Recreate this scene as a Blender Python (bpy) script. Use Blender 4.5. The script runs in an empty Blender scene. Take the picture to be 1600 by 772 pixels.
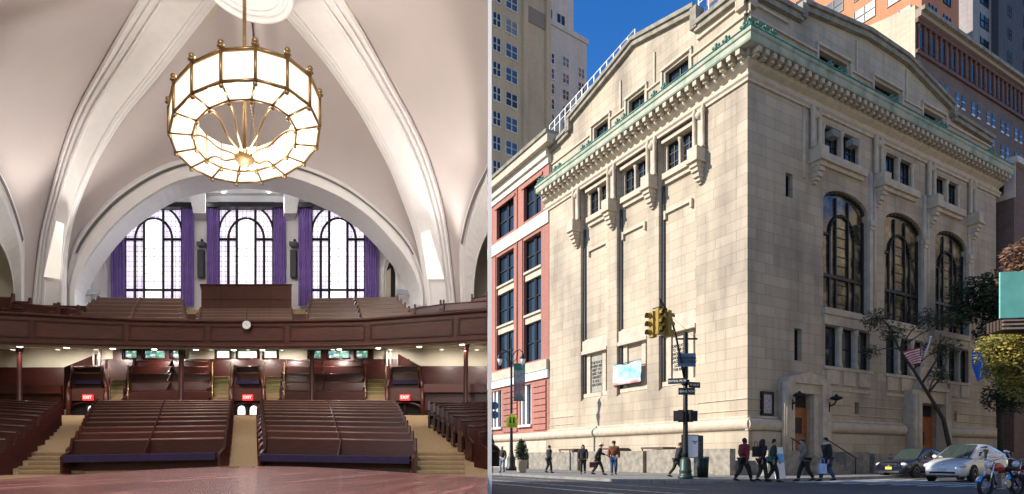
import bpy, bmesh, math, random
from mathutils import Vector, Matrix, Euler
random.seed(7)
PI = math.pi
S = bpy.context.scene
COL = S.collection
# ------------------------------------------------------------ camera, sky, sun, exposure
F = 929.0; HOR = 714.0; EYE = 1.0
cam = bpy.data.objects.new('camera', bpy.data.cameras.new('camera')); COL.objects.link(cam)
cam.location = (0, 0, EYE); cam.rotation_euler = (PI/2, 0, 0)
cam.data.sensor_width = 36; cam.data.lens = 36*F/1600; cam.data.shift_y = (HOR-386)/1600
cam.data.clip_start = 0.05; cam.data.clip_end = 5000
S.camera = cam
W = bpy.data.worlds.new("World"); S.world = W; W.use_nodes = True
SUN_DIR = Vector((0.997, 0.082, 0)).normalized()      # way the light travels, on the map
SUN_EL = math.radians(30)
nt = W.node_tree; nt.nodes.clear()
sky = nt.nodes.new('ShaderNodeTexSky'); sky.sky_type = 'NISHITA'; sky.sun_disc = False
sky.sun_elevation = SUN_EL
to_sun = -SUN_DIR
sky.sun_rotation = math.atan2(to_sun.x, to_sun.y)
sky.air_density = 1.1; sky.dust_density = 0.0; sky.ozone_density = 3.0
bgn = nt.nodes.new('ShaderNodeBackground'); bgn.inputs['Strength'].default_value = 0.12
wo = nt.nodes.new('ShaderNodeOutputWorld')
hs = nt.nodes.new('ShaderNodeHueSaturation'); hs.inputs['Saturation'].default_value = 1.35; hs.inputs['Hue'].default_value = .512
nt.links.new(sky.outputs[0], hs.inputs['Color']); nt.links.new(hs.outputs[0], bgn.inputs[0]); nt.links.new(bgn.outputs[0], wo.inputs[0])
sl = bpy.data.lights.new('sun', 'SUN'); sl.energy = 4.5; sl.angle = math.radians(0.5); sl.color = (1, .93, .82)
so = bpy.data.objects.new('sun', sl); COL.objects.link(so)
dv = Vector((SUN_DIR.x*math.cos(SUN_EL), SUN_DIR.y*math.cos(SUN_EL), -math.sin(SUN_EL)))
so.rotation_euler = dv.to_track_quat('-Z', 'Y').to_euler()
so.location = (-40, 10, 60)
vs = S.view_settings
vs.view_transform = 'Standard'; vs.look = 'None'; vs.gamma = 1; vs.use_curve_mapping = False
vs.exposure = 0.75

# ------------------------------------------------------------ helpers
def P(px, py, Y):
    return Vector(((px-800)/F*Y, Y, EYE+(HOR-py)/F*Y))
def pz(py, Y): return EYE+(HOR-py)/F*Y
def px_(px, Y): return (px-800)/F*Y

MW = {}
def W_of(o):
    return MW.get(o.name, Matrix.Identity(4))

def tag(o, label=None, cat=None, group=None, kind=None):
    if label: o['label'] = label
    if cat: o['category'] = cat
    if group: o['group'] = group
    if kind: o['kind'] = kind
    return o

def thing(name, label, cat, loc=(0, 0, 0), rz=0, group=None):
    o = bpy.data.objects.new(name, None); COL.objects.link(o)
    o.location = loc; o.rotation_euler = (0, 0, rz); o.empty_display_size = .3
    MW[o.name] = Matrix.Translation(Vector(loc)) @ Matrix.Rotation(rz, 4, 'Z')
    return tag(o, label, cat, group)

class MB:
    def __init__(s): s.v = []; s.f = []; s.smooth = []
    def add(s, vs_, fs, smooth=False, M=None):
        b = len(s.v)
        for p in vs_:
            p = Vector(p)
            s.v.append(M @ p if M else p)
        for f in fs: s.f.append(tuple(b+i for i in f)); s.smooth.append(smooth)
        return s
    def box(s, x0, x1, y0, y1, z0, z1, M=None):
        if x0 > x1: x0, x1 = x1, x0
        if y0 > y1: y0, y1 = y1, y0
        if z0 > z1: z0, z1 = z1, z0
        vs_ = [(x0,y0,z0),(x1,y0,z0),(x1,y1,z0),(x0,y1,z0),(x0,y0,z1),(x1,y0,z1),(x1,y1,z1),(x0,y1,z1)]
        return s.add(vs_, [(0,3,2,1),(4,5,6,7),(0,1,5,4),(1,2,6,5),(2,3,7,6),(3,0,4,7)], M=M)
    def quad(s, a, b, c, d): return s.add([a,b,c,d], [(0,1,2,3)])
    def poly(s, pts): return s.add(pts, [tuple(range(len(pts)))])
    def prism(s, pts, vec, smooth=False):
        n = len(pts); vec = Vector(vec)
        vs_ = [Vector(p) for p in pts]+[Vector(p)+vec for p in pts]
        s.add(vs_, [tuple(range(n))[::-1], tuple(range(n, 2*n))]+[(i, (i+1) % n, n+(i+1) % n, n+i) for i in range(n)], smooth)
        return s
    def grid(s, rows, smooth=True, close=False):
        n = len(rows[0]); vs_ = [p for r in rows for p in r]; fs = []
        for i in range(len(rows)-1):
            for j in range(n-1 if not close else n):
                k = (j+1) % n
                fs.append((i*n+j, i*n+k, (i+1)*n+k, (i+1)*n+j))
        return s.add(vs_, fs, smooth)
    def tube(s, pts, r, n=8, caps=True, smooth=True):
        pts = [Vector(p) for p in pts]
        rs = r if isinstance(r, (list, tuple)) else [r]*len(pts)
        rows = []; up = None
        for i, p in enumerate(pts):
            t = (pts[min(i+1, len(pts)-1)]-pts[max(i-1, 0)])
            if t.length < 1e-9: t = Vector((0, 0, 1))
            t.normalize()
            if up is None:
                up = Vector((0, 0, 1)) if abs(t.z) < .9 else Vector((1, 0, 0))
            a = t.cross(up); 
            if a.length < 1e-6: a = t.orthogonal()
            a.normalize(); b = t.cross(a); b.normalize(); up = -b if False else up
            rows.append([p+rs[i]*(math.cos(2*PI*k/n)*a+math.sin(2*PI*k/n)*b) for k in range(n)])
        s.grid(rows, smooth, close=True)
        if caps:
            b0 = len(s.v)-len(pts)*n
            s.f.append(tuple(b0+k for k in range(n))[::-1]); s.smooth.append(False)
            s.f.append(tuple(b0+(len(pts)-1)*n+k for k in range(n))); s.smooth.append(False)
        return s
    def lathe(s, prof, c=(0, 0, 0), n=16, smooth=True, M=None, caps=True):
        rows = [[Vector((c[0]+max(r, 1e-4)*math.cos(2*PI*k/n), c[1]+max(r, 1e-4)*math.sin(2*PI*k/n), c[2]+z)) for k in range(n)] for r, z in prof]
        if M: rows = [[M @ p for p in r_] for r_ in rows]
        s.grid(rows, smooth, close=True)
        if not caps: return s
        b0 = len(s.v)-len(prof)*n
        s.f.append(tuple(b0+k for k in range(n))[::-1]); s.smooth.append(False)
        s.f.append(tuple(b0+(len(prof)-1)*n+k for k in range(n))); s.smooth.append(False)
        return s
    def ball(s, c, r, n=10, sc=(1, 1, 1), M=None):
        c = Vector(c); rows = []
        for i in range(n//2+1):
            th = PI*i/(n//2)
            rows.append([c+Vector((sc[0]*r*max(math.sin(th), 1e-3)*math.cos(2*PI*k/n), sc[1]*r*max(math.sin(th), 1e-3)*math.sin(2*PI*k/n), -sc[2]*r*math.cos(th))) for k in range(n)])
        if M: rows = [[M @ p for p in r_] for r_ in rows]
        return s.grid(rows, True, close=True)
    def build_split(s, name, mat, parent, **kw):
        par = list(range(len(s.v)))
        def fd(i):
            while par[i] != i: par[i] = par[par[i]]; i = par[i]
            return i
        for f in s.f:
            for i in f[1:]: par[fd(i)] = fd(f[0])
        g = {}
        for f, sm in zip(s.f, s.smooth): g.setdefault(fd(f[0]), []).append((f, sm))
        for fs in g.values():
            m = MB(); ids = {}
            for f, sm in fs:
                q = []
                for i in f:
                    if i not in ids: ids[i] = len(m.v); m.v.append(s.v[i])
                    q.append(ids[i])
                m.f.append(tuple(q)); m.smooth.append(sm)
            m.build(name, mat, parent, **kw)
    def build(s, name, mat, parent=None, world=False, bevel=0, **kw):
        me = bpy.data.meshes.new(name)
        vs_ = s.v
        o = bpy.data.objects.new(name, me); COL.objects.link(o)
        if parent is not None:
            M = W_of(parent)
            if world:
                Mi = M.inverted(); vs_ = [Mi @ p for p in vs_]
            MW[o.name] = M
            o.parent = parent
        else:
            if kw.get('origin') is not None: c = Vector(kw['origin'])
            else:
                xs = [p.x for p in vs_]; ys = [p.y for p in vs_]; zs = [p.z for p in vs_]
                c = Vector(((min(xs)+max(xs))/2, (min(ys)+max(ys))/2, min(zs)))
            vs_ = [p-c for p in vs_]; o.location = c; MW[o.name] = Matrix.Translation(c)
        me.from_pydata([tuple(p) for p in vs_], [], s.f)
        me.polygons.foreach_set('use_smooth', s.smooth)
        me.update()
        bm = bmesh.new(); bm.from_mesh(me)
        bmesh.ops.recalc_face_normals(bm, faces=bm.faces)
        bm.to_mesh(me); bm.free()
        if mat: me.materials.append(mat)
        if bevel:
            b = o.modifiers.new('b', 'BEVEL'); b.width = bevel; b.segments = 2; b.limit_method = 'ANGLE'
        return o

def rename_kids(): pass

def copy_tree(o, parent=None):
    c = o.copy(); COL.objects.link(c)
    if parent is not None: c.parent = parent; MW[c.name] = MW[parent.name]
    else: MW[c.name] = MW[o.name].copy()
    for ch in KIDS(o): copy_tree(ch, c)
    return c
def KIDS(o): return [x for x in bpy.data.objects if x.parent == o]
def place(o, loc, rz=0, sc=None):
    o.location = loc; o.rotation_euler = (0, 0, rz)
    M = Matrix.Translation(Vector(loc)) @ Matrix.Rotation(rz, 4, 'Z')
    if sc: o.scale = sc
    MW[o.name] = M
    return o

# ------------------------------------------------------------ materials
def newmat(name):
    m = bpy.data.materials.new(name); m.use_nodes = True
    return m, m.node_tree, m.node_tree.nodes['Principled BSDF']
def nz(nt, scale, detail=4, vec=None, rough=.55):
    n = nt.nodes.new('ShaderNodeTexNoise'); n.inputs['Scale'].default_value = scale; n.inputs['Detail'].default_value = detail
    n.inputs['Roughness'].default_value = rough
    if vec: nt.links.new(vec, n.inputs['Vector'])
    return n
def ramp(nt, fac, stops):
    r = nt.nodes.new('ShaderNodeValToRGB'); e = r.color_ramp.elements
    while len(e) < len(stops): e.new(.5)
    for i, (p, c) in enumerate(stops):
        e[i].position = p; e[i].color = (*c, 1) if len(c) == 3 else c
    nt.links.new(fac, r.inputs[0]); return r
def mix(nt, a, b, fac, mode='MIX'):
    m = nt.nodes.new('ShaderNodeMix'); m.data_type = 'RGBA'; m.blend_type = mode
    for k, v in ((6, a), (7, b), (0, fac)):
        if hasattr(v, 'links') or hasattr(v, 'is_linked'): nt.links.new(v, m.inputs[k])
        elif k == 0: m.inputs[0].default_value = v
        else: m.inputs[k].default_value = (*v, 1) if len(v) == 3 else v
    return m.outputs[2]
def objco(nt):
    return nt.nodes.new('ShaderNodeTexCoord').outputs['Object']
def mapping(nt, vec, sc=(1, 1, 1), rot=(0, 0, 0), loc=(0, 0, 0)):
    m = nt.nodes.new('ShaderNodeMapping'); nt.links.new(vec, m.inputs['Vector'])
    m.inputs['Scale'].default_value = sc; m.inputs['Rotation'].default_value = rot; m.inputs['Location'].default_value = loc
    return m.outputs[0]
def bump(nt, b, h, strength=.3, dist=.02):
    n = nt.nodes.new('ShaderNodeBump'); n.inputs['Strength'].default_value = strength; n.inputs['Distance'].default_value = dist
    nt.links.new(h, n.inputs['Height']); nt.links.new(n.outputs[0], b.inputs['Normal'])
def plain(name, col, rough=.6, metal=0, var=.12, scale=6, bmp=0, spec=None, coat=0):
    m, nt, b = newmat(name)
    n = nz(nt, scale, 5, objco(nt))
    lo = tuple(max(0, c*(1-var)) for c in col); hi = tuple(min(1, c*(1+var)) for c in col)
    r = ramp(nt, n.outputs[0], [(.3, lo), (.7, hi)])
    nt.links.new(r.outputs[0], b.inputs['Base Color'])
    b.inputs['Roughness'].default_value = rough; b.inputs['Metallic'].default_value = metal
    if coat: b.inputs['Coat Weight'].default_value = coat
    if bmp: bump(nt, b, nz(nt, scale*4, 6, objco(nt)).outputs[0], bmp)
    return m
def emis(name, col, st, base=None):
    m, nt, b = newmat(name)
    b.inputs['Base Color'].default_value = (*(base or col), 1)
    b.inputs['Emission Color'].default_value = (*col, 1); b.inputs['Emission Strength'].default_value = st
    b.inputs['Roughness'].default_value = .5
    return m
def glass(name, col=(.02, .03, .04), rough=.08):
    m, nt, b = newmat(name); b.inputs['Base Color'].default_value = (*col, 1); b.inputs['Roughness'].default_value = rough
    b.inputs['IOR'].default_value = 1.6
    return m
def stone(name, cols, mort, bw, bh, ux=(1, 1, 0), var=.5, rough=.85, stain=.35, offset=.5):
    """ashlar: u = x+y of the object, so it wraps round a right-angled corner"""
    m, nt, b = newmat(name)
    oc = objco(nt)
    sp = nt.nodes.new('ShaderNodeSeparateXYZ'); nt.links.new(oc, sp.inputs[0])
    a = nt.nodes.new('ShaderNodeMath'); a.operation = 'SUBTRACT'; nt.links.new(sp.outputs[0], a.inputs[0]); nt.links.new(sp.outputs[1], a.inputs[1])
    cb = nt.nodes.new('ShaderNodeCombineXYZ'); nt.links.new(a.outputs[0], cb.inputs[0]); nt.links.new(sp.outputs[2], cb.inputs[1])
    br = nt.nodes.new('ShaderNodeTexBrick'); nt.links.new(cb.outputs[0], br.inputs['Vector'])
    br.inputs['Scale'].default_value = 1; br.inputs['Brick Width'].default_value = bw; br.inputs['Row Height'].default_value = bh
    br.inputs['Mortar Size'].default_value = min(.016, bh*.1); br.inputs['Mortar Smooth'].default_value = .3
    br.inputs['Bias'].default_value = 0; br.offset = offset; br.squash = 1.6; br.squash_frequency = 3
    br.inputs['Color1'].default_value = (*cols[0], 1); br.inputs['Color2'].default_value = (*cols[1], 1); br.inputs['Mortar'].default_value = (*mort, 1)
    br2 = nt.nodes.new('ShaderNodeTexBrick'); nt.links.new(mapping(nt, cb.outputs[0], loc=(bw*7.3, bh*12, 0)), br2.inputs['Vector'])
    for k in ('Scale', 'Brick Width', 'Row Height', 'Mortar Size'): br2.inputs[k].default_value = br.inputs[k].default_value
    br2.offset = offset; br2.squash = 1.6; br2.squash_frequency = 3
    br2.inputs['Color1'].default_value = (1, 1, 1, 1); br2.inputs['Color2'].default_value = (.5, .5, .5, 1); br2.inputs['Mortar'].default_value = (.8, .8, .8, 1)
    c1 = br.outputs[0]
    n1 = nz(nt, .35, 6, mapping(nt, oc, sc=(1, 1, .35)))
    r1 = ramp(nt, n1.outputs[0], [(.30, (1-stain, 1-stain, 1-stain*.95)), (.5, (.97, .96, .95)), (.68, (1.1, 1.08, 1.04))])
    c2 = mix(nt, c1, r1.outputs[0], 1.0, 'MULTIPLY')
    n2 = nz(nt, 14, 5, oc)
    r2 = ramp(nt, n2.outputs[0], [(.3, (.9, .9, .9)), (.7, (1.06, 1.06, 1.06))])
    c3 = mix(nt, c2, r2.outputs[0], .8, 'MULTIPLY')
    ns = nz(nt, 1.6, 6, mapping(nt, oc, sc=(2.2, 2.2, .10)))
    rs_ = ramp(nt, ns.outputs[0], [(.34, (.72, .71, .70)), (.5, (1, 1, 1)), (.72, (1.06, 1.06, 1.05))])
    c3 = mix(nt, c3, rs_.outputs[0], .4, 'MULTIPLY')
    nt.links.new(c3, b.inputs['Base Color']); b.inputs['Roughness'].default_value = rough
    bump(nt, b, n2.outputs[0], .25, .01)
    return m
M = {}
M['stone'] = stone('limestone', [(.50, .415, .31), (.415, .34, .25)], (.29, .24, .175), 1.5, .6, stain=.42)
M['stone_trim'] = plain('limestone_trim', (.50, .42, .32), .85, var=.16, scale=2.2, bmp=.3)
M['stone_dark'] = plain('weathered_stone', (.26, .23, .18), .9, var=.35, scale=1.8, bmp=.3)
def copper_mat():
    m, nt, b = newmat('verdigris_copper'); oc = objco(nt)
    n = nz(nt, 1.3, 7, mapping(nt, oc, sc=(1, 1, .5)))
    r = ramp(nt, n.outputs[0], [(.3, (.18, .24, .17)), (.48, (.33, .37, .28)), (.64, (.44, .42, .33))])
    nt.links.new(r.outputs[0], b.inputs['Base Color']); b.inputs['Roughness'].default_value = .8
    return m
M['copper'] = copper_mat()
M['copper_bright'] = plain('bright_verdigris', (.07, .20, .15), .6, var=.4, scale=9)
M['void'] = plain('dark_interior', (.012, .013, .016), .8)
M['glass'] = glass('window_glass')
M['iron'] = plain('black_iron', (.012, .012, .013), .45, .3)
M['white'] = plain('white_paint', (.78, .78, .76), .55, var=.04)
M['granite'] = plain('grey_granite', (.25, .22, .175), .85, var=.35, scale=3, bmp=.3)
# ============================================================ the limestone building
CY = 33.0; CX = 368/F*CY; RZ = math.atan2(929, 1630)
stoneb = thing('stone_building', 'large tan limestone hall on the street corner with green copper cornice and low gables', 'building', (CX, CY, 0), RZ)
def fl(u, n, z): return Vector((-n, u, z))          # left face: u runs away from the corner
def fr(u, n, z): return Vector((u, -n, z))          # right face
ULEN = {fl: 20.0, fr: 29.6}
def fbox(mb, f, u0, u1, n0, n1, z0, z1):
    a = f(u0, n0, z0); c = f(u1, n1, z1)
    return mb.box(a.x, c.x, a.y, c.y, z0, z1)
def wall_holes(mb, f, u0, u1, z0, z1, n, holes, back=None):
    us = sorted({u0, u1, *[h[0] for h in holes], *[h[1] for h in holes]})
    zs = sorted({z0, z1, *[h[2] for h in holes], *[h[3] for h in holes]})
    us = [u for u in us if u0 <= u <= u1]; zs = [z for z in zs if z0 <= z <= z1]
    for i in range(len(us)-1):
        for j in range(len(zs)-1):
            uc = (us[i]+us[i+1])/2; zc = (zs[j]+zs[j+1])/2
            if any(h[0] < uc < h[1] and h[2] < zc < h[3] for h in holes): continue
            mb.quad(f(us[i], n, zs[j]), f(us[i+1], n, zs[j]), f(us[i+1], n, zs[j+1]), f(us[i], n, zs[j+1]))
    for h in holes:
        a, b_, c, d = h[:4]; dp = h[4]
        for (p, q) in (((a, c), (b_, c)), ((b_, c), (b_, d)), ((b_, d), (a, d)), ((a, d), (a, c))):
            mb.quad(f(p[0], n, p[1]), f(q[0], n, q[1]), f(q[0], n-dp, q[1]), f(p[0], n-dp, p[1]))
def arch_pts(uc, w, zs, rise, n=12):
    """points of an arch top from left springing to right"""
    return [(uc-w/2*math.cos(PI*i/n), zs+rise*math.sin(PI*i/n)) for i in range(n+1)]

SM = M['stone']
walls = MB()
# --- left face
bays = [(3.75, 6.95), (8.05, 11.2), (12.3, 15.55)]
holesL = [(a, b_, 5.3, 21.9, .42) for a, b_ in bays]
wall_holes(walls, fl, 0, 20, 0, 22.3, 0, holesL)
gw = [(4.35, 6.6), (8.55, 10.8), (12.6, 14.85)]
for (a, b_), (c, d) in zip(bays, gw):
    um = (c+d)/2
    wall_holes(walls, fl, a, b_, 5.3, 21.9, -.42, [(c, d, 19.5, 21.45, .26)])
    # sloping sill at the foot of the bay
    walls.prism([fl(a, -.42, 5.3), fl(a, 0, 5.3), fl(a, -.42, 5.75)], fl(b_, 0, 0)-fl(a, 0, 0))
# --- right face
bR = [(6.9, 11.6), (13.6, 18.3), (20.2, 24.8)]          # tall arched bays
gR = [(6.9, 10.9), (13.6, 17.3), (20.2, 23.8)]
hR = [(3.3, 3.95, 16.2, 17.6, .5), (4.1, 4.8, 6.7, 8.6, .5), (3.75, 5.6, 1.15, 4.75, 1.0), (10.2, 10.7, 3.75, 4.5, .4),
      (17.3, 20.3, 0.6, 4.7, 1.1), (27.3, 27.9, 12.5, 14.4, .4), (22.9, 23.3, 3.6, 4.4, .4)]
for a, b_ in bR:
    hR.append((a, b_, 10.15, 17.75, .38)); hR.append((a+.2, b_+.3, 6.6, 9.1, .35))
for a, b_ in gR: hR.append((a, b_, 19.5, 21.45, .4))
wall_holes(walls, fr, 0, 29.6, 0, 22.3, 0, hR)
for a, b_ in bR:                                         # spandrels over the segmental arches
    pts = arch_pts((a+b_)/2, b_-a, 16.75, .95, 14)
    for i in range(len(pts)-1):
        (x0, z0), (x1, z1) = pts[i], pts[i+1]
        walls.quad(fr(x0, 0.002, z0), fr(x1, .002, z1), fr(x1, .002, 17.76), fr(x0, .002, 17.76))
        walls.quad(fr(x0, 0, z0), fr(x1, 0, z1), fr(x1, -.38, z1), fr(x0, -.38, z0))
# far sides and top, kept simple
walls.quad((29.6, 0, 0), (29.6, 20, 0), (29.6, 20, 26), (29.6, 0, 26))
walls.quad((0, 20, 0), (29.6, 20, 0), (29.6, 20, 26), (0, 20, 26))
walls.quad((0.3, .3, 26.4), (29.3, .3, 26.4), (29.3, 19.7, 26.4), (.3, 19.7, 26.4))
o_walls = walls.build('wall', SM, stoneb)
# --- plinth, roll moulding, courses
pl = MB()
def band(mb, f, u0, u1, n, z0, z1): fbox(mb, f, u0, u1, 0, n, z0, z1)
holesP = [(3.4, 6.0)]
fbox(pl, fl, -.3, 20, 0, .3, 0, 2.45)
for a, b_ in [(-.302, 2.6), (7.0, 15.6), (21.4, 29.6)]: fbox(pl, fr, a, b_, 0.002, .3, 0, 2.44)
pl.build_split('plinth', SM, stoneb)
rl = MB()
def halfround(mb, f, u0, u1, zc, r, n0, k=8):
    rows = []
    for u in (u0, u1):
        rows.append([f(u, n0+r*math.sin(PI*i/k), zc-r*math.cos(PI*i/k)) for i in range(k+1)])
    mb.grid(rows, True)
    for r_ in rows: mb.poly(r_)
halfround(rl, fl, -.32, 20.05, 2.82, .36, .1)
for a, b_ in [(-.32, 2.55), (7.05, 15.6), (21.4, 29.6)]: halfround(rl, fr, a, b_, 2.815, .36, .1)
for f in (fl,): fbox(rl, f, -.18, 20, 0, .16, 3.18, 3.3)
for a, b_ in [(-.2, 2.6), (7.0, 15.6), (21.4, 29.6)]: fbox(rl, fr, a, b_, 0, .16, 3.18, 3.3)
rl.build_split('roll_moulding', M['stone_trim'], stoneb)
gr = MB()
for z in (3.62, 4.25):
    fbox(gr, fl, -.04, 3.6, 0, .05, z, z+.05); fbox(gr, fl, 16.6, 20, 0, .05, z, z+.05)
    for a, b_ in [(-.05, 2.5), (7.1, 10.15), (10.75, 15.6), (21.4, 29.6)]: fbox(gr, fr, a, b_, 0, .05, z, z+.05)
gr.build_split('string_course', M['stone_trim'], stoneb)
# --- cornice
co = MB(); tr = MB()
def cprof(mb, prof, closed=True):
    """sweep (n,z) profile round both street faces"""
    n = len(prof)
    A = [Vector((-p[0]+0, 20.6, p[1])) for p in prof]
    B = [Vector((-p[0], -p[0], p[1])) for p in prof]
    C = [Vector((30.0, -p[0], p[1])) for p in prof]
    mb.grid([A, B, C], False, close=closed)
    mb.poly(A); mb.poly(C)
cprof(tr, [(0, 21.85), (.12, 21.85), (.12, 22.0), (.22, 22.1), (.22, 22.22), (.05, 22.3), (.05, 22.55), (.3, 22.72), (.38, 22.82), (.38, 22.95), (0, 22.96)])
tr.build('moulding', M['stone_trim'], stoneb)
cprof(co, [(0, 23.3), (.95, 23.3), (1.0, 23.38), (1.0, 23.68), (1.08, 23.74), (1.1, 23.9), (.95, 23.97), (0, 24.15)])
co.build('cornice', M['copper'], stoneb)
fz = MB(); cprof(fz, [(0, 22.9), (.45, 22.97), (.5, 23.3), (0, 23.3)]); fz.build('frieze', M['stone_dark'], stoneb)
nden = 0
dm = MB()
u = .3
mods = []
for f in (fl, fr):
    u = -.2
    while u < ULEN[f]+.2:
        d = MB()
        fbox(d, f, u, u+.28, .4, .9, 23.0, 23.28)
        fbox(d, f, u+.02, u+.28, .4, .72, 22.86, 22.98)
        mods.append(d)
        u += .62
for d in mods[:96]: d.build('modillion', M['stone_trim'], stoneb)
# --- copper gutter rail and cresting
rail = MB()
rail.tube([(-1.05, 20.4, 24.02), (-1.05, -1.05, 24.02), (29.8, -1.05, 24.02)], .055, 6)
rail.build('gutter_rail', M['copper_bright'], stoneb)
for f, uu in ((fl, [-.6, .6, 1.3, 5.4, 6.3, 9.2, 9.9, 13.2, 13.9, 17.0, 17.6, 19.6, 20.0]), (fr, [-1.0, -.4, .2, .8, 6.0, 7.0, 7.4, 12.6, 13.1, 18.2, 19.0, 19.4, 26.0, 26.5])):
    for u in uu:
        a = MB(); c = f(u, 1.03, 24.12)
        a.ball(c, .13, 8); a.ball(c+Vector((0, 0, .2)), .09, 6)
        d1 = f(1, 0, 0)-f(0, 0, 0)
        for k in (-1, 1): a.ball(c+d1*.2*k+Vector((0, 0, .08)), .09, 6)
        a.build('copper_finial', M['copper_bright'], stoneb)
# --- attic storey
at = MB(); cop = MB(); ln = MB()
profL = [(-.0, 24.2), (0, 27.15), (3.9, 27.3), (3.9, 28.5), (9.6, 29.9), (11.0, 29.55), (17.3, 28.2), (17.3, 27.4), (20.6, 27.0), (20.6, 24.2)]
profR = [(-.0, 24.2), (0, 27.15), (5.0, 27.3), (5.0, 28.0), (12.0, 28.75), (16.6, 28.6), (23.0, 27.15), (23.0, 26.5), (29.2, 26.3), (29.2, 24.2)]
awL = [(4.6, 6.6), (8.6, 10.2), (12.5, 14.2)]
awR = [(6.9, 9.8), (12.9, 15.9), (19.1, 21.9)]
for f, pr, aw in ((fl, profL, awL), (fr, profR, awR)):
    n0 = -.25
    wall_holes(at, f, pr[0][0] if f is fl else .0, pr[-1][0], 24.0, 26.25, n0, [(a, b_, 24.5, 26.1, .6) for a, b_ in aw]+([(1.9, 2.6, 24.4, 25.1, .5)] if f is fr else []))
    up = [p for p in pr[1:-1]]
    poly = [(pr[0][0], 26.25)]+up+[(pr[-1][0], 26.25)]
    at.prism([f(u, n0, z) for u, z in poly], f(0, -.6, 0)-f(0, 0, 0))
    for i in range(len(up)-1):                           # coping following the gable
        (u0, z0), (u1, z1) = up[i], up[i+1]
        if abs(u1-u0) < .01:
            zz = sorted((z0, z1)); fbox(cop, f, u0-.25, u0+.25, n0-.02, .12, zz[0]-.1, zz[1]+.02); continue
        for (nn, da, db) in ((.16, .02, .28), (.02, -.3, .02)):
            cop.prism([f(u0, n0-.6, z0+da), f(u0, n0+nn+.25, z0+da), f(u0, n0+nn+.25, z0+db), f(u0, n0-.6, z0+db)], f(u1, 0, z1)-f(u0, 0, z0))
    # string course of the attic, broken at windows, lifted over them as hoods
    last = 0
    for a, b_ in aw:
        fbox(ln, f, last, a-.35, n0, n0+.12, 25.75, 25.87)
        fbox(ln, f, a-.35, b_+.35, n0, n0+.16, 26.28, 26.45)
        fbox(ln, f, a-.35, a-.2, n0, n0+.12, 24.3, 26.27); fbox(ln, f, b_+.2, b_+.35, n0, n0+.12, 24.3, 26.27)
        last = b_+.35
    fbox(ln, f, last, pr[-1][0], n0, n0+.12, 25.75, 25.87)
    for k in (aw[0][1]+.9, aw[1][1]+.75): fbox(ln, f, k, k+.14, n0, n0+.1, 25.88, 28.0)
    fbox(ln, f, 0, 3.8, n0, n0+.14, 26.5, 26.62)
at.build('attic_wall', SM, stoneb); cop.build('coping', M['stone_dark'], stoneb); ln.build_split('attic_moulding', M['stone_trim'], stoneb)
# --- windows
M['acgrey'] = plain('grey_ac_casing', (.28, .28, .27), .6, var=.3, scale=9)
def win(f, u0, u1, z0, z1, n, mull=1, bars=2, name='window', arch=False, gm='glass'):
    fm = MB(); t = .07
    for (a, b_, c, d) in ((u0, u0+t, z0, z1), (u1-t, u1, z0, z1), (u0+t, u1-t, z0, z0+t), (u0+t, u1-t, z1-t, z1)):
        fbox(fm, f, a, b_, n, n+.09, c, d)
    for i in range(1, mull+1):
        u = u0+(u1-u0)*i/(mull+1); fbox(fm, f, u-.035, u+.035, n, n+.08, z0+t, z1-t)
    for i in range(1, bars+1):
        z = z0+(z1-z0)*i/(bars+1); fbox(fm, f, u0+t, u1-t, n, n+.07, z-.03, z+.03)
    fo = fm.build(name, M['iron'], stoneb)
    g = MB(); g.quad(f(u0, n+.01, z0), f(u1, n+.01, z0), f(u1, n+.01, z1), f(u0, n+.01, z1)); g.build('pane', M[gm], fo)
    return fo
cl = MB()
for i, (a, b_) in enumerate(gw):
    n = -.42; um = (a+b_)/2
    win(fl, a, um-.14, 19.5, 21.45, n-.24); win(fl, um+.14, b_, 19.5, 21.45, n-.24)
    c = MB(); fbox(c, fl, um-.13, um+.13, n-.25, n-.1, 19.5, 21.45)
    c.lathe([(.15, 0), (.15, .15), (.1, .22), (.1, 1.6), (.14, 1.7), (.17, 1.95)], fl(um, n-.02, 19.5), 10)
    c.build('colonnette', M['stone_trim'], stoneb)
    s_ = MB(); fbox(s_, fl, a-.35, b_+.1, n, n+.38, 19.1, 19.48); fbox(s_, fl, a-.3, b_, n, n+.2, 18.8, 19.1)
    s_.build('window_sill', M['stone_trim'], stoneb)
    hl = MB(); fbox(hl, fl, a+.1, b_+.1, n, n+.16, 16.9, 17.1); fbox(hl, fl, a+.0, a+.16, n, n+.18, 16.55, 17.1); fbox(hl, fl, b_, b_+.16, n, n+.18, 16.55, 17.1)
    hl.build('label_moulding', M['stone_trim'], stoneb)
    hh = MB(); fbox(hh, fl, a-.3, b_+.3, n, n+.3, 21.5, 21.75); hh.build('window_head', M['stone_trim'], stoneb)
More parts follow.
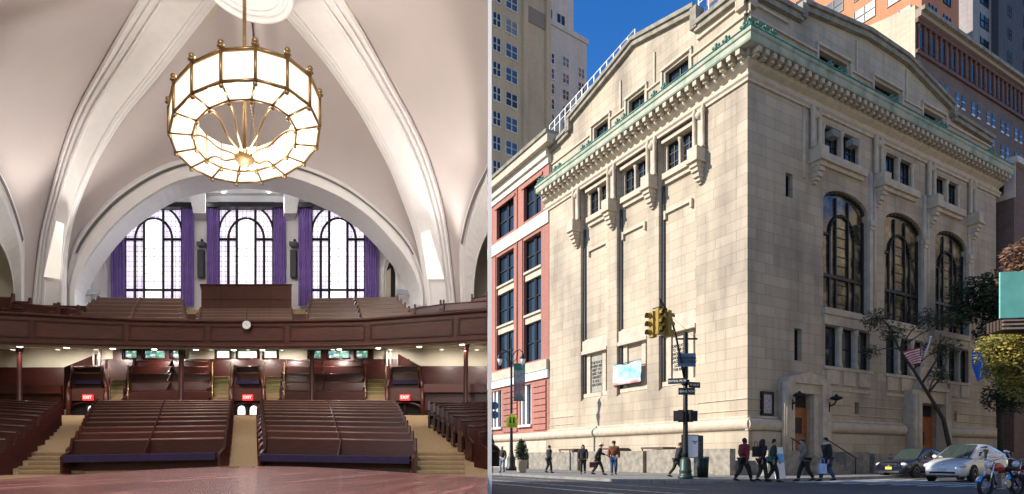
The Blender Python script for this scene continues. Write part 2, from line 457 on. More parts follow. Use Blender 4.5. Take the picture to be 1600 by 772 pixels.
for i, (a, b_) in enumerate(gR):
    n = 0; um = (a+b_)/2
    win(fr, a+.15, um-.2, 19.5, 21.45, n-.36, 2, 1); win(fr, um+.2, b_-.15, 19.5, 21.45, n-.36, 2, 1)
    for uc, w in ((um, .19), (a+.08, .1), (b_-.08, .1)):
        c = MB(); fbox(c, fr, uc-w, uc+w, n-.38, n-.14, 19.5, 21.45)
        c.lathe([(.19, 0), (.19, .15), (.13, .25), (.12, 1.6), (.17, 1.72), (.2, 1.95)], fr(uc, n-.1, 19.5), 10)
        c.build('colonnette', M['stone_trim'], stoneb)
    s_ = MB(); fbox(s_, fr, a-.5, b_+.15, n, n+.35, 19.0, 19.48); fbox(s_, fr, a-.3, b_, n, n+.18, 18.75, 19.0)
    s_.build('window_sill', M['stone_trim'], stoneb)
    if i == 0:
        for uu in (a+1.0, um+1.1):
            ac = MB(); fbox(ac, fr, uu-.33, uu+.33, -.3, .2, 20.8, 21.2); pass
            for k in range(6): fbox(ac, fr, uu-.3, uu+.3, .2, .22, 20.79+k*.065, 20.82+k*.065)
            ac.build('air_conditioner', M['acgrey'], stoneb)
for f, aw in ((fl, awL), (fr, awR)):
    for a, b_ in aw: win(f, a, b_, 24.5, 26.1, -.65, 2 if f is fr else 1, 0, gm='glass')
win(fr, 1.9, 2.6, 24.4, 25.1, -.7, 0, 1)
for (u0, u1, z0, z1) in ((3.3, 3.95, 16.2, 17.6), (4.1, 4.8, 6.7, 8.6), (10.2, 10.7, 3.75, 4.5), (27.3, 27.9, 12.5, 14.4), (22.9, 23.3, 3.6, 4.4)):
    win(fr, u0, u1, z0, z1, -.38, 0, 1)
# tall arched windows
M['tall_glass'] = glass('reflecting_leaded_glass', (.035, .032, .024), .05)
def tg():
    m, nt, b = newmat('painted_reflection_glass'); oc = objco(nt)
    n = nz(nt, 1.1, 5, oc); r = ramp(nt, n.outputs[0], [(.35, (.012, .013, .014)), (.5, (.07, .055, .03)), (.62, (.26, .21, .12))])  # tan reflections put into the glass colour
    nt.links.new(r.outputs[0], b.inputs['Base Color']); b.inputs['Roughness'].default_value = .12
    bump(nt, b, nz(nt, 3, 2, oc).outputs[0], .15, .02)
    return m
M['tall_glass'] = tg()
for a, b_ in bR:
    w = b_-a; uc = (a+b_)/2; n = -.34; fm = MB(); zb = 10.15
    def vbar(u, t, z0, z1, dn=.12): fbox(fm, fr, u-t/2, u+t/2, n, n+dn, z0, z1)
    def hb(z, t, u0, u1, dn=.1): fbox(fm, fr, u0, u1, n, n+dn, z-t/2, z+t/2)
    vbar(a+.1, .2, zb, 16.3); vbar(b_-.1, .2, zb, 16.3); hb(zb+.1, .2, a+.2, b_-.2)
    q = w*.14; r = w*.28; z_in = 14.9
    vbar(uc-r, .16, zb, z_in); vbar(uc+r, .16, zb, z_in)
    vbar(uc-q, .12, zb, 17.3); vbar(uc+q, .12, zb, 17.3)
    hb(12.3, .2, a+.2, b_-.2, .14)
    hb(z_in, .14, a+.2, uc-r); hb(z_in, .14, uc+r, b_-.2)
    pts = [(uc-r*math.cos(PI*i/14), z_in+r*1.05*math.sin(PI*i/14)) for i in range(15)]
    for i in range(14): fm.tube([fr(pts[i][0], n+.06, pts[i][1]), fr(pts[i+1][0], n+.06, pts[i+1][1])], .1, 6)
    pts = arch_pts(uc, w-.1, 16.75, .9, 14)
    for i in range(14): fm.tube([fr(pts[i][0], n+.06, pts[i][1]), fr(pts[i+1][0], n+.06, pts[i+1][1])], .12, 6)
    for k in range(9): hb(10.7+k*.6, .04, uc-q, uc+q, .05)
    fo = fm.build('arched_window', M['iron'], stoneb)
    g = MB(); g.quad(fr(a, n+.01, zb), fr(b_, n+.01, zb), fr(b_, n+.01, 17.75), fr(a, n+.01, 17.75)); g.build('pane', M['tall_glass'], fo)
    s_ = MB(); fbox(s_, fr, a-.15, b_+.15, 0, .25, 9.75, 10.14); fbox(s_, fr, a-.05, b_+.1, 0, .14, 9.15, 9.75); s_.build('window_sill', M['stone_trim'], stoneb)
    # pale jamb pilaster on the far side with a capital
    j = MB(); fbox(j, fr, b_-.002, b_+.35, -.002, .18, 9.3, 16.0); fbox(j, fr, b_-.1, b_+.45, 0, .3, 16.0, 16.35); fbox(j, fr, b_-.05, b_+.4, 0, .24, 15.75, 16.0)
    j.build('jamb_pilaster', M['stone_trim'], stoneb)
    # lower windows: three lights with stone mullions
    a2 = a+.2; b2 = b_+.3; w3 = (b2-a2-.7)/3
    for k in range(3):
        u0 = a2+k*(w3+.35); win(fr, u0, u0+w3, 6.6, 9.1, -.32, 0, 1)
        if k < 2:
            c = MB(); fbox(c, fr, u0+w3+.002, u0+w3+.348, -.34, -.1, 6.6, 9.1)
            c.lathe([(.2, 0), (.2, .2), (.15, .3), (.15, 2.1), (.19, 2.2), (.22, 2.5)], fr(u0+w3+.175, -.06, 6.6), 10); c.build('mullion', M['stone_trim'], stoneb)
    s_ = MB(); fbox(s_, fr, a2-.2, b2+.2, 0, .12, 6.4, 6.6)
    for k in range(3):
        u0 = a2+k*(w3+.35); fbox(s_, fr, u0+.05, u0+w3-.05, 0, .09, 5.5, 6.38)
    fbox(s_, fr, a2-.1, b2+.1, 0, .06, 5.1, 5.3); s_.build('panel_course', M['stone_trim'], stoneb)
# --- brackets with paired shafts
def bracket(f, u, shaft=True, wd=.76, pr=.78):
    b = MB()
    fbox(b, f, u-wd/2, u+wd/2, 0, pr, 18.75, 19.5)
    fbox(b, f, u-wd/2-.06, u+wd/2+.06, 0, pr+.06, 18.62, 18.78)
    for k, (w, d, z0, z1) in enumerate(((.8, .88, 18.35, 18.62), (.7, .74, 18.1, 18.35), (.62, .58, 17.8, 18.1), (.5, .4, 17.6, 17.8), (.34, .2, 17.45, 17.6))):
        fbox(b, f, u-wd/2*w, u+wd/2*w, 0, pr*d, z0, z1)
    b.build('bracket', M['copper'] if False else M['stone_trim'], stoneb)
    c = MB()
    for k in (-.33, .33):
        c.lathe([(.16, 0), (.16, .1), (.13, .16), (.13, 2.1), (.18, 2.2), (.1, 2.5), (.02, 2.65)], f(u+k, .2, 19.5), 8)
    fbox(c, f, u-.3, u+.3, 0, .12, 19.5, 21.6)
    c.ball(f(u, .12, 21.6), .3, 8, (.9, .9, .9))
    c.build('shaft', M['stone_trim'], stoneb)
for u in (3.35, 7.45, 11.6, 15.95): bracket(fl, u)
for u in (5.9, 12.6, 19.3, 25.3): bracket(fr, u)
M['lead_or_shade'] = plain('pier_side_shade', (.05, .05, .055), .6)
# thin dark strips in place of the pier-side shade beside each bay
for u in (6.98, 11.23, 15.58):
    c = MB(); c.lathe([(.03, 0), (.09, .3), (.09, 13.4)], fl(u-.14, -.34, 5.4), 8); c.build('pipe_or_shade', M['lead_or_shade'], stoneb)
for a in (11.9, 18.6, 25.1):
    c = MB()
    for k in (0, .45): c.lathe([(.16, 0), (.16, 9.5)], fr(a+k, .02, 10.0), 8)
    c.build('pier_shaft', M['stone_trim'], stoneb)
# pier strip on the right face near the corner
c = MB()
for u in (4.95,): c.lathe([(.1, 0), (.1, 4.2)], fr(u, .02, 17.6), 8)
c.build('pier_shaft', M['stone_trim'], stoneb)
# --- text
def text(s, size, mat, parent, Mx, name='lettering', extrude=.006, align='CENTER', spacing=1.0, bold=0, world=False, line=1.0):
    cu = bpy.data.curves.new('t', 'FONT'); cu.body = s; cu.size = size; cu.align_x = align; cu.align_y = 'CENTER'
    cu.extrude = extrude; cu.offset = bold; cu.space_character = spacing; cu.space_line = line; cu.resolution_u = 3
    to = bpy.data.objects.new('t', cu); COL.objects.link(to)
    bpy.context.view_layer.update()
    me = bpy.data.meshes.new_from_object(to.evaluated_get(bpy.context.evaluated_depsgraph_get()))
    bpy.data.objects.remove(to); bpy.data.curves.remove(cu)
    if world: Mx = W_of(parent).inverted() @ Mx
    me.transform(Mx); me.materials.clear(); me.materials.append(mat); me.name = name
    o = bpy.data.objects.new(name, me); COL.objects.link(o)
    if parent is not None: o.parent = parent; MW[o.name] = W_of(parent)
    return o
def facemat(f, u, n, z):
    """matrix taking text (x right, y up) onto a face, read from outside"""
    if f is fl: X = Vector((0, -1, 0)); N = Vector((-1, 0, 0))
    else: X = Vector((1, 0, 0)); N = Vector((0, -1, 0))
    Z = Vector((0, 0, 1)); c = f(u, n, z)
    return Matrix(((X.x, Z.x, N.x, c.x), (X.y, Z.y, N.y, c.y), (X.z, Z.z, N.z, c.z), (0, 0, 0, 1)))
M['ink'] = plain('dark_ink', (.03, .026, .02), .8)
M['slate'] = plain('tablet_stone', (.30, .28, .23), .8, var=.2, scale=4)
words = {0: 'DEDICATED\nTO THE EVER\nINCREASING\nKNOWLEDGE\nPRACTICE AND\nLOVE OF\nTHE RIGHT', 2: 'THE PLACE\nWHERE MEN\nMEET TO\nSEEK THE\nHIGHEST\nIS HOLY\nGROUND'}
for i, (a, b_) in enumerate(bays):
    n = -.42; um = (a+b_)/2+.05
    p = MB(); fbox(p, fl, a+.1, b_-.05, n, n+.3, 9.2, 10.0); fbox(p, fl, a+.1, b_-.05, n, n+.42, 8.95, 9.2); fbox(p, fl, a+.3, b_-.2, n, n+.15, 10, 10.12)
    fbox(p, fl, um-1.15, um-.75, n, n+.12, 5.9, 8.95); fbox(p, fl, um+.75, um+1.15, n, n+.12, 5.9, 8.95)
    fbox(p, fl, a+.1, b_-.1, n, n+.2, 5.6, 5.9)
    po = p.build('tablet_surround', M['stone_trim'], stoneb)
    if i != 1:
        t = MB(); fbox(t, fl, um-.62, um+.62, n, n+.06, 5.95, 8.7); to = t.build('inscribed_tablet', M['slate'] if i == 2 else M['stone_trim'], stoneb)
        text(words[i], .27 if i == 2 else .24, M['ink'], to, facemat(fl, um, n+.066, 7.35), extrude=.004, bold=.012, line=1.05)
# --- doors
M['door'] = plain('orange_brown_door', (.30, .09, .025), .45, var=.35, scale=3)
def door(f, u0, u1, z0, z1, n):
    d = MB(); fbox(d, f, u0, u1, n, n+.08, z0, z1-.8)
    for k in (.08, .92-.0):
        pass
    um = (u0+u1)/2
    for (a, b_) in ((u0+.12, um-.08), (um+.08, u1-.12)):
        fbox(d, f, a, b_, n+.08, n+.11, z0+.2, z0+.9); 
    do = d.build('door', M['door'], stoneb)
    g = MB(); fbox(g, f, um-.42, um+.42, n+.08, n+.1, z0+1.25, z0+2.2); g.build('grille', M['iron'], do)
    t = MB(); fbox(t, f, u0, u1, n-.02, n+.02, z1-.78, z1); t.build('transom', M['void'], stoneb)
door(fr, 3.75, 5.6, 1.15, 4.75, -.3)
door(fr, 17.3, 20.3, .6, 4.7, -.35)
pt = MB()
# door surround with rising stepped head
fbox(pt, fr, 2.65, 3.45, 0, .5, 0, 5.3); fbox(pt, fr, 6.1, 6.95, 0, .5, 0, 5.3)
pts = [(2.65, 5.3), (3.0, 5.62), (4.8, 6.0), (6.6, 5.62), (6.95, 5.3)]
pt.prism([fr(u, 0, z) for u, z in pts], fr(0, .5, 0)-fr(0, 0, 0))
fbox(pt, fr, 3.45, 6.1, 0, .32, 4.75, 5.3)
fbox(pt, fr, 3.45, 3.72, 0, .25, .9, 4.75); fbox(pt, fr, 5.63, 6.1, 0, .25, .9, 4.75)
for k in (2.55, 2.75): pt.lathe([(.13, 0), (.13, 5.0)], fr(k, .42, .3), 8)
pt.build('door_surround', M['stone_trim'], stoneb)
p2 = MB()
fbox(p2, fr, 15.9, 17.2, 0, .6, 0, 5.6); fbox(p2, fr, 20.4, 21.2, 0, .6, 0, 5.6); fbox(p2, fr, 17.2, 20.4, 0, .5, 4.75, 5.6); fbox(p2, fr, 17.0, 20.6, 0, .75, 5.6, 5.85)
fbox(p2, fr, 17.4, 20.2, 0, .35, 5.85, 7.3); fbox(p2, fr, 18.3, 19.3, .35, .5, 6.05, 7.1)
p2.ball(fr(18.8, .5, 6.6), .35, 10, (1, .5, 1.1))
for k in (16.1, 16.6): p2.lathe([(.2, 0), (.2, 5.0)], fr(k, .62, .3), 8)
p2.build('door_surround', M['stone_trim'], stoneb)
for u in (3.2, 6.7):
    l = MB(); l.lathe([(.03, 0), (.34, .1), (.36, .2), (.1, .3), (.04, .4)], fr(u, .95, 4.35), 12); l.tube([fr(u, .5, 4.05), fr(u, .8, 4.15), fr(u, .95, 4.35)], .05, 6); l.tube([fr(u, .5, 3.7), fr(u, .55, 4.3)], .04, 6)
    l.build('wall_lantern', M['iron'], stoneb)
# steps and parapets in front of the first door
st = MB()
for k in range(6): fbox(st, fr, 2.9+.0, 6.6, .3+.0, 2.1-.28*k, k*.18, (k+1)*.18)
st.build('steps', M['granite'], stoneb)
pp = MB()
fbox(pp, fr, -.3, 2.7, .31, 1.55, 0, 1.35); fbox(pp, fr, 6.8, 9.2, .31, 1.5, 0, 1.3); fbox(pp, fr, 9.8, 12.2, .31, 1.45, 0, 1.2)
pp.build_split('stair_parapet', M['granite'], stoneb)
for u in (6.35, 3.1):
    hr = MB(); hr.tube([fr(u, .5, 2.1), fr(u, 2.3, .95), fr(u, 2.4, .9)], .03, 6); hr.tube([fr(u, 2.3, .95), fr(u, 2.3, 0)], .03, 6); hr.tube([fr(u, .6, 2.05), fr(u, .6, 1.0)], .03, 6)
    hr.build('handrail', M['iron'], stoneb)
# roof railing, white
rr = MB()
for k in range(24):
    u = 7+k*.62; z = 29.3 if u < 11 else 29.3
for (ua, ub, za, zb) in ((9.6, 20.4, 30.1, 28.6), (-.2, 3.8, 28.6, 28.6)):
    n = 14 if ub > 10 else 5
    for k in range(n+1):
        u = ua+(ub-ua)*k/n; z = za+(zb-za)*k/n
        rr.tube([fl(u, -.3, z-1.6), fl(u, -.3, z+.75)], .05, 6)
    rr.tube([fl(ua, -.3, za+.75), fl(ub, -.3, zb+.75)], .05, 6); rr.tube([fl(ua, -.3, za+.2), fl(ub, -.3, zb+.2)], .04, 6)

rr.build('roof_railing', M['white'], stoneb)
# notice board
nb = thing('notice_board', 'black framed poster case mounted on the stone wall left of the orange-brown door', 'notice board', W_of(stoneb) @ fr(1.55, .05, 3.35), RZ)
b = MB(); 
for (x0, x1, z0, z1) in ((-.5, -.38, 0, 1.35), (.38, .5, 0, 1.35), (-.38, .38, 0, .12), (-.38, .38, 1.2, 1.35)): b.box(x0, x1, -.12, 0.05, z0, z1)
b.build('frame', M['iron'], nb)
def poster(name, stops, sc=3):
    m, nt, bb = newmat(name); n = nz(nt, sc, 3, objco(nt)); r = ramp(nt, n.outputs[0], stops); r.color_ramp.interpolation = 'LINEAR'
    nt.links.new(r.outputs[0], bb.inputs['Base Color']); bb.inputs['Roughness'].default_value = .3
    return m
b = MB(); b.box(-.38, .38, -.06, .02, .12, 1.2)
b.build('poster', poster('poster_print', [(.3, (.08, .1, .16)), (.5, (.35, .4, .5)), (.6, (.4, .12, .08)), (.7, (.6, .6, .62))], 5), nb)
# banner hanging on the left face
bn = thing('wall_banner', 'pale blue banner with reddish landscape strip hung on the sunlit left face', 'banner', W_of(stoneb) @ fl(10.0, -.02, 6.1), RZ)
b = MB()
rows = []
for i in range(9):
    t = i/8; rows.append([Vector((-(.12+.08*math.sin(t*9)+.05*math.sin(j*2+t*5)), -1.45+2.9*t, 1.5*j/4+(.05*math.sin(t*PI)*-1 if j == 4 else .0))) for j in range(5)])
b.grid(rows, True)
def bannermat():
    m, nt, bb = newmat('banner_print'); oc = objco(nt)
    sp = nt.nodes.new('ShaderNodeSeparateXYZ'); nt.links.new(oc, sp.inputs[0])
    n = nz(nt, 2.2, 5, oc)
    a = nt.nodes.new('ShaderNodeMath'); a.operation = 'MULTIPLY_ADD'; nt.links.new(n.outputs[0], a.inputs[0]); a.inputs[1].default_value = .9; nt.links.new(sp.outputs[2], a.inputs[2])
    r = ramp(nt, a.outputs[0], [(.35, (.28, .08, .05)), (.62, (.55, .4, .38)), (.75, (.62, .72, .78))]); 
    r2 = ramp(nt, nz(nt, 1.4, 4, oc).outputs[0], [(.35, (.16, .38, .56)), (.6, (.50, .62, .66))])
    c = mix(nt, r.outputs[0], r2.outputs[0], a.outputs[0])
    r3 = ramp(nt, a.outputs[0], [(.6, (0, 0, 0)), (.8, (1, 1, 1))])
    c = mix(nt, r.outputs[0], r2.outputs[0], r3.outputs[0])
    nt.links.new(c, bb.inputs['Base Color']); bb.inputs['Roughness'].default_value = .7
    return m
b.build('cloth', bannermat(), bn)
b = MB(); b.tube([(-.13, -1.45, 1.5), (-.13, 1.45, 1.5)], .03, 6); b.tube([(-.13, -1.45, 0), (-.13, 1.45, 0)], .03, 6); b.build_split('rod', M['iron'], bn)
# ============================================================ ground
def asphalt():
    m, nt, b = newmat('asphalt'); oc = objco(nt)
    n = nz(nt, .5, 6, oc); n2 = nz(nt, 60, 3, oc)
    r = ramp(nt, n.outputs[0], [(.3, (.045, .045, .048)), (.7, (.095, .093, .09))])
    r2 = ramp(nt, n2.outputs[0], [(.3, (.8, .8, .8)), (.7, (1.15, 1.15, 1.15))])
    nt.links.new(mix(nt, r.outputs[0], r2.outputs[0], 1, 'MULTIPLY'), b.inputs['Base Color']); b.inputs['Roughness'].default_value = .8
    bump(nt, b, n2.outputs[0], .3, .01); return m
M['asphalt'] = asphalt()
def paving():
    m, nt, b = newmat('concrete_paving'); oc = objco(nt)
    br = nt.nodes.new('ShaderNodeTexBrick'); nt.links.new(mapping(nt, oc, rot=(0, 0, -RZ)), br.inputs['Vector']); br.offset = 0
    br.inputs['Scale'].default_value = 1; br.inputs['Brick Width'].default_value = 1.5; br.inputs['Row Height'].default_value = 1.5; br.inputs['Mortar Size'].default_value = .012
    br.inputs['Color1'].default_value = (.24, .23, .21, 1); br.inputs['Color2'].default_value = (.19, .185, .17, 1); br.inputs['Mortar'].default_value = (.1, .1, .1, 1)
    r = ramp(nt, nz(nt, 1.2, 7, oc).outputs[0], [(.3, (.75, .75, .75)), (.7, (1.1, 1.1, 1.1))])
    nt.links.new(mix(nt, br.outputs[0], r.outputs[0], 1, 'MULTIPLY'), b.inputs['Base Color']); b.inputs['Roughness'].default_value = .85
    return m
M['paving'] = paving()
g = MB(); g.quad((-900, -300, -.12), (1200, -300, -.12), (1200, 1600, -.12), (-900, 1600, -.12))
tag(g.build('road', M['asphalt'], origin=(0, 0, -.12)), kind='structure')
# pavement: an L round the stone building with a rounded corner
Rv = Vector((math.cos(RZ), math.sin(RZ), 0)); Lv = Vector((-math.sin(RZ), math.cos(RZ), 0)); C0 = Vector((CX, CY, 0))
def ground_uv(u, v): return C0+Rv*u+Lv*v         # u along the right face, v along the left face
WL, WR = 10.3, 4.6
pts = [ground_uv(-WL, 70), ground_uv(-WL, -WR+3)]
for i in range(1, 9):
    a = PI/2*i/9; pts.append(ground_uv(-WL+3-3*math.cos(a), -WR+3-3*math.sin(a)))
pts += [ground_uv(-WL+3, -WR), ground_uv(90, -WR), ground_uv(90, 70)]
sw = MB(); sw.poly([p+Vector((0, 0, .0)) for p in pts]); 
tag(sw.build('pavement', M['paving'], origin=(C0.x, C0.y, 0)), kind='structure')
kb = MB()
for i in range(len(pts)-3+0):
    a, b_ = pts[i], pts[i+1]
    n = (b_-a).cross(Vector((0, 0, 1))).normalized()*-.16
    kb.prism([a+Vector((0, 0, -.13)), a-n+Vector((0, 0, -.13)), a-n+Vector((0, 0, .006)), a+Vector((0, 0, .006))], b_-a)
a, b_ = pts[-4], pts[-2]
n = (b_-a).cross(Vector((0, 0, 1))).normalized()*-.16
for i in range(len(pts)-3, len(pts)-2):
    a, b_ = pts[i-0], pts[i+1]
    kb.prism([a+Vector((0, 0, -.13)), a-n+Vector((0, 0, -.13)), a-n+Vector((0, 0, .006)), a+Vector((0, 0, .006))], b_-a)
tag(kb.build('kerb', plain('kerb_stone', (.22, .215, .2), .8, var=.25, scale=2), origin=(C0.x, C0.y, -.13)), kind='structure')
# painted markings
def paint():
    m, nt, b = newmat('worn_road_paint'); n = nz(nt, 3.5, 7, objco(nt))
    r = ramp(nt, n.outputs[0], [(.36, (.16, .16, .16)), (.5, (.55, .55, .53)), (.7, (.72, .72, .7))]); nt.links.new(r.outputs[0], b.inputs['Base Color']); b.inputs['Roughness'].default_value = .75
    return m
M['paint'] = paint()
for k in range(9):
    mk = MB(); u = -5.2; v = -5.4-k*.85
    # bars run parallel to the right-hand street, crossing the side road
    a = ground_uv(-4.0+k*.25, v-.2); a.z = -.116
    d = Rv*7.5; w = -Lv*.4
    mk.quad(a, a+d, a+d+w, a+w)
    tag(mk.build('crossing_bar', M['paint']), kind='structure')
for (ua, va, ub, vb, w) in ((-14.3, 60, -14.3, -14, .22), (-12.2, 60, -12.2, -8, .12), (-15.9, 60, -15.9, -16, .3), (6, -12.6, 60, -12.6, .15), (-16, -14.5, 6, -14.5, .4), (-16, -17.5, 8, -17.5, .4)):
    mk = MB(); a = ground_uv(ua, va); b_ = ground_uv(ub, vb); n = (b_-a).cross(Vector((0, 0, 1))).normalized()*w
    a.z = b_.z = -.112; mk.quad(a, b_, b_+n, a+n)
    tag(mk.build('lane_line', M['paint']), kind='structure')

# ============================================================ brick neighbour on the left
nbld = thing('brick_building', 'red brick building with cream stone bands joined to the left side of the limestone hall', 'building', W_of(stoneb) @ Vector((0, 20.03, 0)), RZ)
M['brick'] = stone('red_brick', [(.41, .165, .125), (.35, .13, .10)], (.36, .17, .12), .22, .075, stain=.15)
M['cream'] = plain('cream_stone', (.62, .56, .46), .8, var=.1, scale=1.5, bmp=.2)
w = MB(); L2 = 17
bb = [(1.25, 4.2), (6.0, 9.4), (11.5, 14.8)]
lw = [(2.9, 4.9), (8.4, 10.4), (13.6, 15.6)]
holes = [(a, b_, 9.5, 20.6, .5) for a, b_ in bb]+[(a, b_, 22.3, 25.6, .5) for a, b_ in bb]+[(a, b_, 3.9, 7.5, .4) for a, b_ in lw]
wall_holes(w, fl, 0, L2, 2.4, 26.2, .02, holes)
w.quad(fl(L2, 0, 0), fl(L2, -25, 0), fl(L2, -25, 28), fl(L2, 0, 28))
w.quad(fl(0, -.5, 27.2), fl(L2, -.5, 27.2), fl(L2, -25, 27.2), fl(0, -25, 27.2))
w.build('wall', M['brick'], nbld)
cr = MB()
fbox(cr, fl, 0, L2, .02, .22, 7.75, 8.45)
cr.build('pale_band', M['white'], nbld)
for (n1, z0, z1, mt) in ((.3, 8.45, 9.3, 'stone_trim'), (.3, 0, 2.4, 'stone_trim'), (.14, 20.9, 22.0, 'cream'), (.14, 25.9, 26.5, 'cream'), (.35, 26.5, 27.2, 'cream'), (.8, 27.2, 27.9, 'stone_trim'), (.95, 27.9, 28.2, 'stone_dark')):
    c = MB(); fbox(c, fl, 0.0 if n1 < .5 else -.9, L2, -.4, n1, z0, z1); c.build('stone_band', M[mt], nbld)
c = MB(); halfround(c, fl, 0, L2, 2.8, .36, .1); c.build('roll_moulding', M['stone_trim'], nbld)
for a, b_ in bb:
    for k, z in enumerate((13.0, 16.9)):
        c = MB(); fbox(c, fl, a, b_, -.45, -.12, z, z+.6); fbox(c, fl, a+.0, b_, -.06, .06, z+.6, z+.8); c.build('spandrel', M['stone_trim'], nbld)
    for z0, z1 in ((9.5, 13.0), (13.75, 16.9), (17.65, 20.6), (22.3, 25.6)):
        fm = MB(); um = (a+b_)/2
        for u in (a+.05, um-.12, um+.12, b_-.05): fbox(fm, fl, u-.07, u+.07, -.45, -.3, z0, z1)
        fbox(fm, fl, a, b_, -.45, -.32, z0+(z1-z0)*.5-.05, z0+(z1-z0)*.5+.05)
        fo = fm.build('window', M['iron'], nbld)
        gp = MB(); gp.quad(fl(a, -.42, z0), fl(b_, -.42, z0), fl(b_, -.42, z1), fl(a, -.42, z1)); gp.build('pane', M['glass'], fo)
    c = MB(); fbox(c, fl, b_+.12, b_+.22, .02, .1, 9.6, 20.8); fbox(c, fl, a-.3, b_+.3, .02, .12, 25.35, 25.6); c.build('pier_moulding', M['brick'], nbld)
for a, b_ in lw:
    fm = MB()
    for u in (a, (a+b_)/2, b_-.25): fbox(fm, fl, u, u+.25, -.38, -.1, 3.9, 7.5)
    fo = fm.build('window', M['white'], nbld); gp = MB(); gp.quad(fl(a, -.35, 3.9), fl(b_, -.35, 3.9), fl(b_, -.35, 7.5), fl(a, -.35, 7.5)); gp.build('pane', M['glass'], fo)
    c = MB(); fbox(c, fl, a-.3, b_+.3, .02, .3, 3.7, 3.9); c.build('window_sill', M['white'], nbld)
for a, b_ in ((.4, 2.5), (5.3, 8.0), (10.8, 13.2)):
    for k in range(8):
        c = MB(); fbox(c, fl, a, b_, .02, .13, 3.35+k*.54, 3.35+k*.54+.46); c.build('rustication', M['brick'], nbld)
for u in (5.3, 10.6):
    c = MB(); c.tube([fl(u, .1, 9.5), fl(u, .1, 26)], .05, 6); c.build('pipe_or_shade', M['brick'], nbld)

# ============================================================ far buildings
def far_block(name, label, cat, px, Y, ztop, wl, wr, th, mat, wmat, left=None, right=None, cornice=None, z0w=0):
    """corner at px/Y; left face runs back to the left, right face back to the right; windows (cols, pitch, w, h, first z)"""
    t = thing(name, label, cat, (px_(px, Y), Y, -.1), th)
    b = MB(); b.box(0, wr, 0, wl, 0, ztop); bo = b.build('wall', mat, t)
    wins = []
    for face, spec in (('L', left), ('R', right)):
        if not spec: continue
        for (u0, pitch, n, ww, hh, zf, zp, zl) in spec:
            z = zf
            while z+hh < zl:
                for k in range(n):
                    u = u0+k*pitch
                    wins.append((face, u, z, ww, hh))
                z += zp
    wins.sort(key=lambda w_: -w_[2])
    def addw(mb, mg, w_):
        f_, u, z, ww, hh = w_
        if f_ == 'L':
            mg.quad((-.03, u, z), (-.03, u+ww, z), (-.03, u+ww, z+hh), (-.03, u, z+hh))
            for (a, c, d, e) in ((u-.08, u+ww+.08, z-.2, z), (u+ww/2-.06, u+ww/2+.06, z, z+hh), (u, u+ww, z+hh*.5-.05, z+hh*.5+.05), (u-.06, u+.06, z, z+hh), (u+ww-.06, u+ww+.06, z, z+hh)): mb.box(-.14, 0, a, c, d, e)
        else:
            mg.quad((u, -.03, z), (u+ww, -.03, z), (u+ww, -.03, z+hh), (u, -.03, z+hh))
            for (a, c, d, e) in ((u-.08, u+ww+.08, z-.2, z), (u+ww/2-.06, u+ww/2+.06, z, z+hh), (u, u+ww, z+hh*.5-.05, z+hh*.5+.05), (u-.06, u+.06, z, z+hh), (u+ww-.06, u+ww+.06, z, z+hh)): mb.box(a, c, -.14, 0, d, e)
    for w_ in wins[:90]:
        mb = MB(); mg = MB(); addw(mb, mg, w_)
        fo = mb.build('window', wmat, t); mg.build('pane', random.choice(PANES), fo)
    if len(wins) > 90:
        mb = MB(); mg = MB()
        for w_ in wins[90:]: addw(mb, mg, w_)
        fo = tag(mb.build('window', wmat, t), kind='stuff'); mg.build('pane', PANES[0], fo)
    if cornice:
        c = MB(); n1, h = cornice; c.box(-n1, wr+n1, -n1, wl+n1, ztop, ztop+h); c.build('cornice', mat, t)
    return t
M['pane_blue'] = glass('sky_reflecting_glass', (.06, .10, .17), .05)
M['pane_dark'] = glass('dark_glass', (.02, .025, .035), .1)
M['blind'] = plain('window_blind', (.20, .21, .22), .6)
PANES = [M['pane_blue'], M['pane_dark'], M['pane_blue'], M['blind'], M['pane_dark']]
M['tan'] = stone('tan_tower_brick', [(.66, .48, .30), (.60, .43, .27)], (.5, .42, .3), .4, .2, stain=.15)
M['pale'] = stone('pale_tower_brick', [(.74, .70, .62), (.68, .64, .57)], (.6, .57, .5), .6, .3, stain=.12)
M['orange'] = stone('orange_tower_brick', [(.62, .22, .10), (.55, .19, .09)], (.5, .25, .15), .4, .2, stain=.1)
M['darkbrick'] = stone('brown_brick', [(.19, .115, .09), (.14, .085, .065)], (.2, .15, .12), .5, .14, stain=.25)
M['sandwall'] = stone('sand_brick', [(.58, .48, .36), (.5, .42, .31)], (.45, .38, .28), .5, .2, stain=.2)
M['grey'] = stone('grey_tower_stone', [(.34, .30, .29), (.28, .25, .25)], (.3, .3, .3), .6, .3, stain=.1)
M['charcoal'] = stone('charcoal_tower_brick', [(.10, .085, .10), (.08, .07, .085)], (.1, .1, .12), .6, .3, stain=.1)
M['pink'] = stone('pink_tower_stone', [(.70, .58, .50), (.64, .53, .46)], (.55, .5, .45), .6, .3, stain=.1)
TH = math.radians(36)
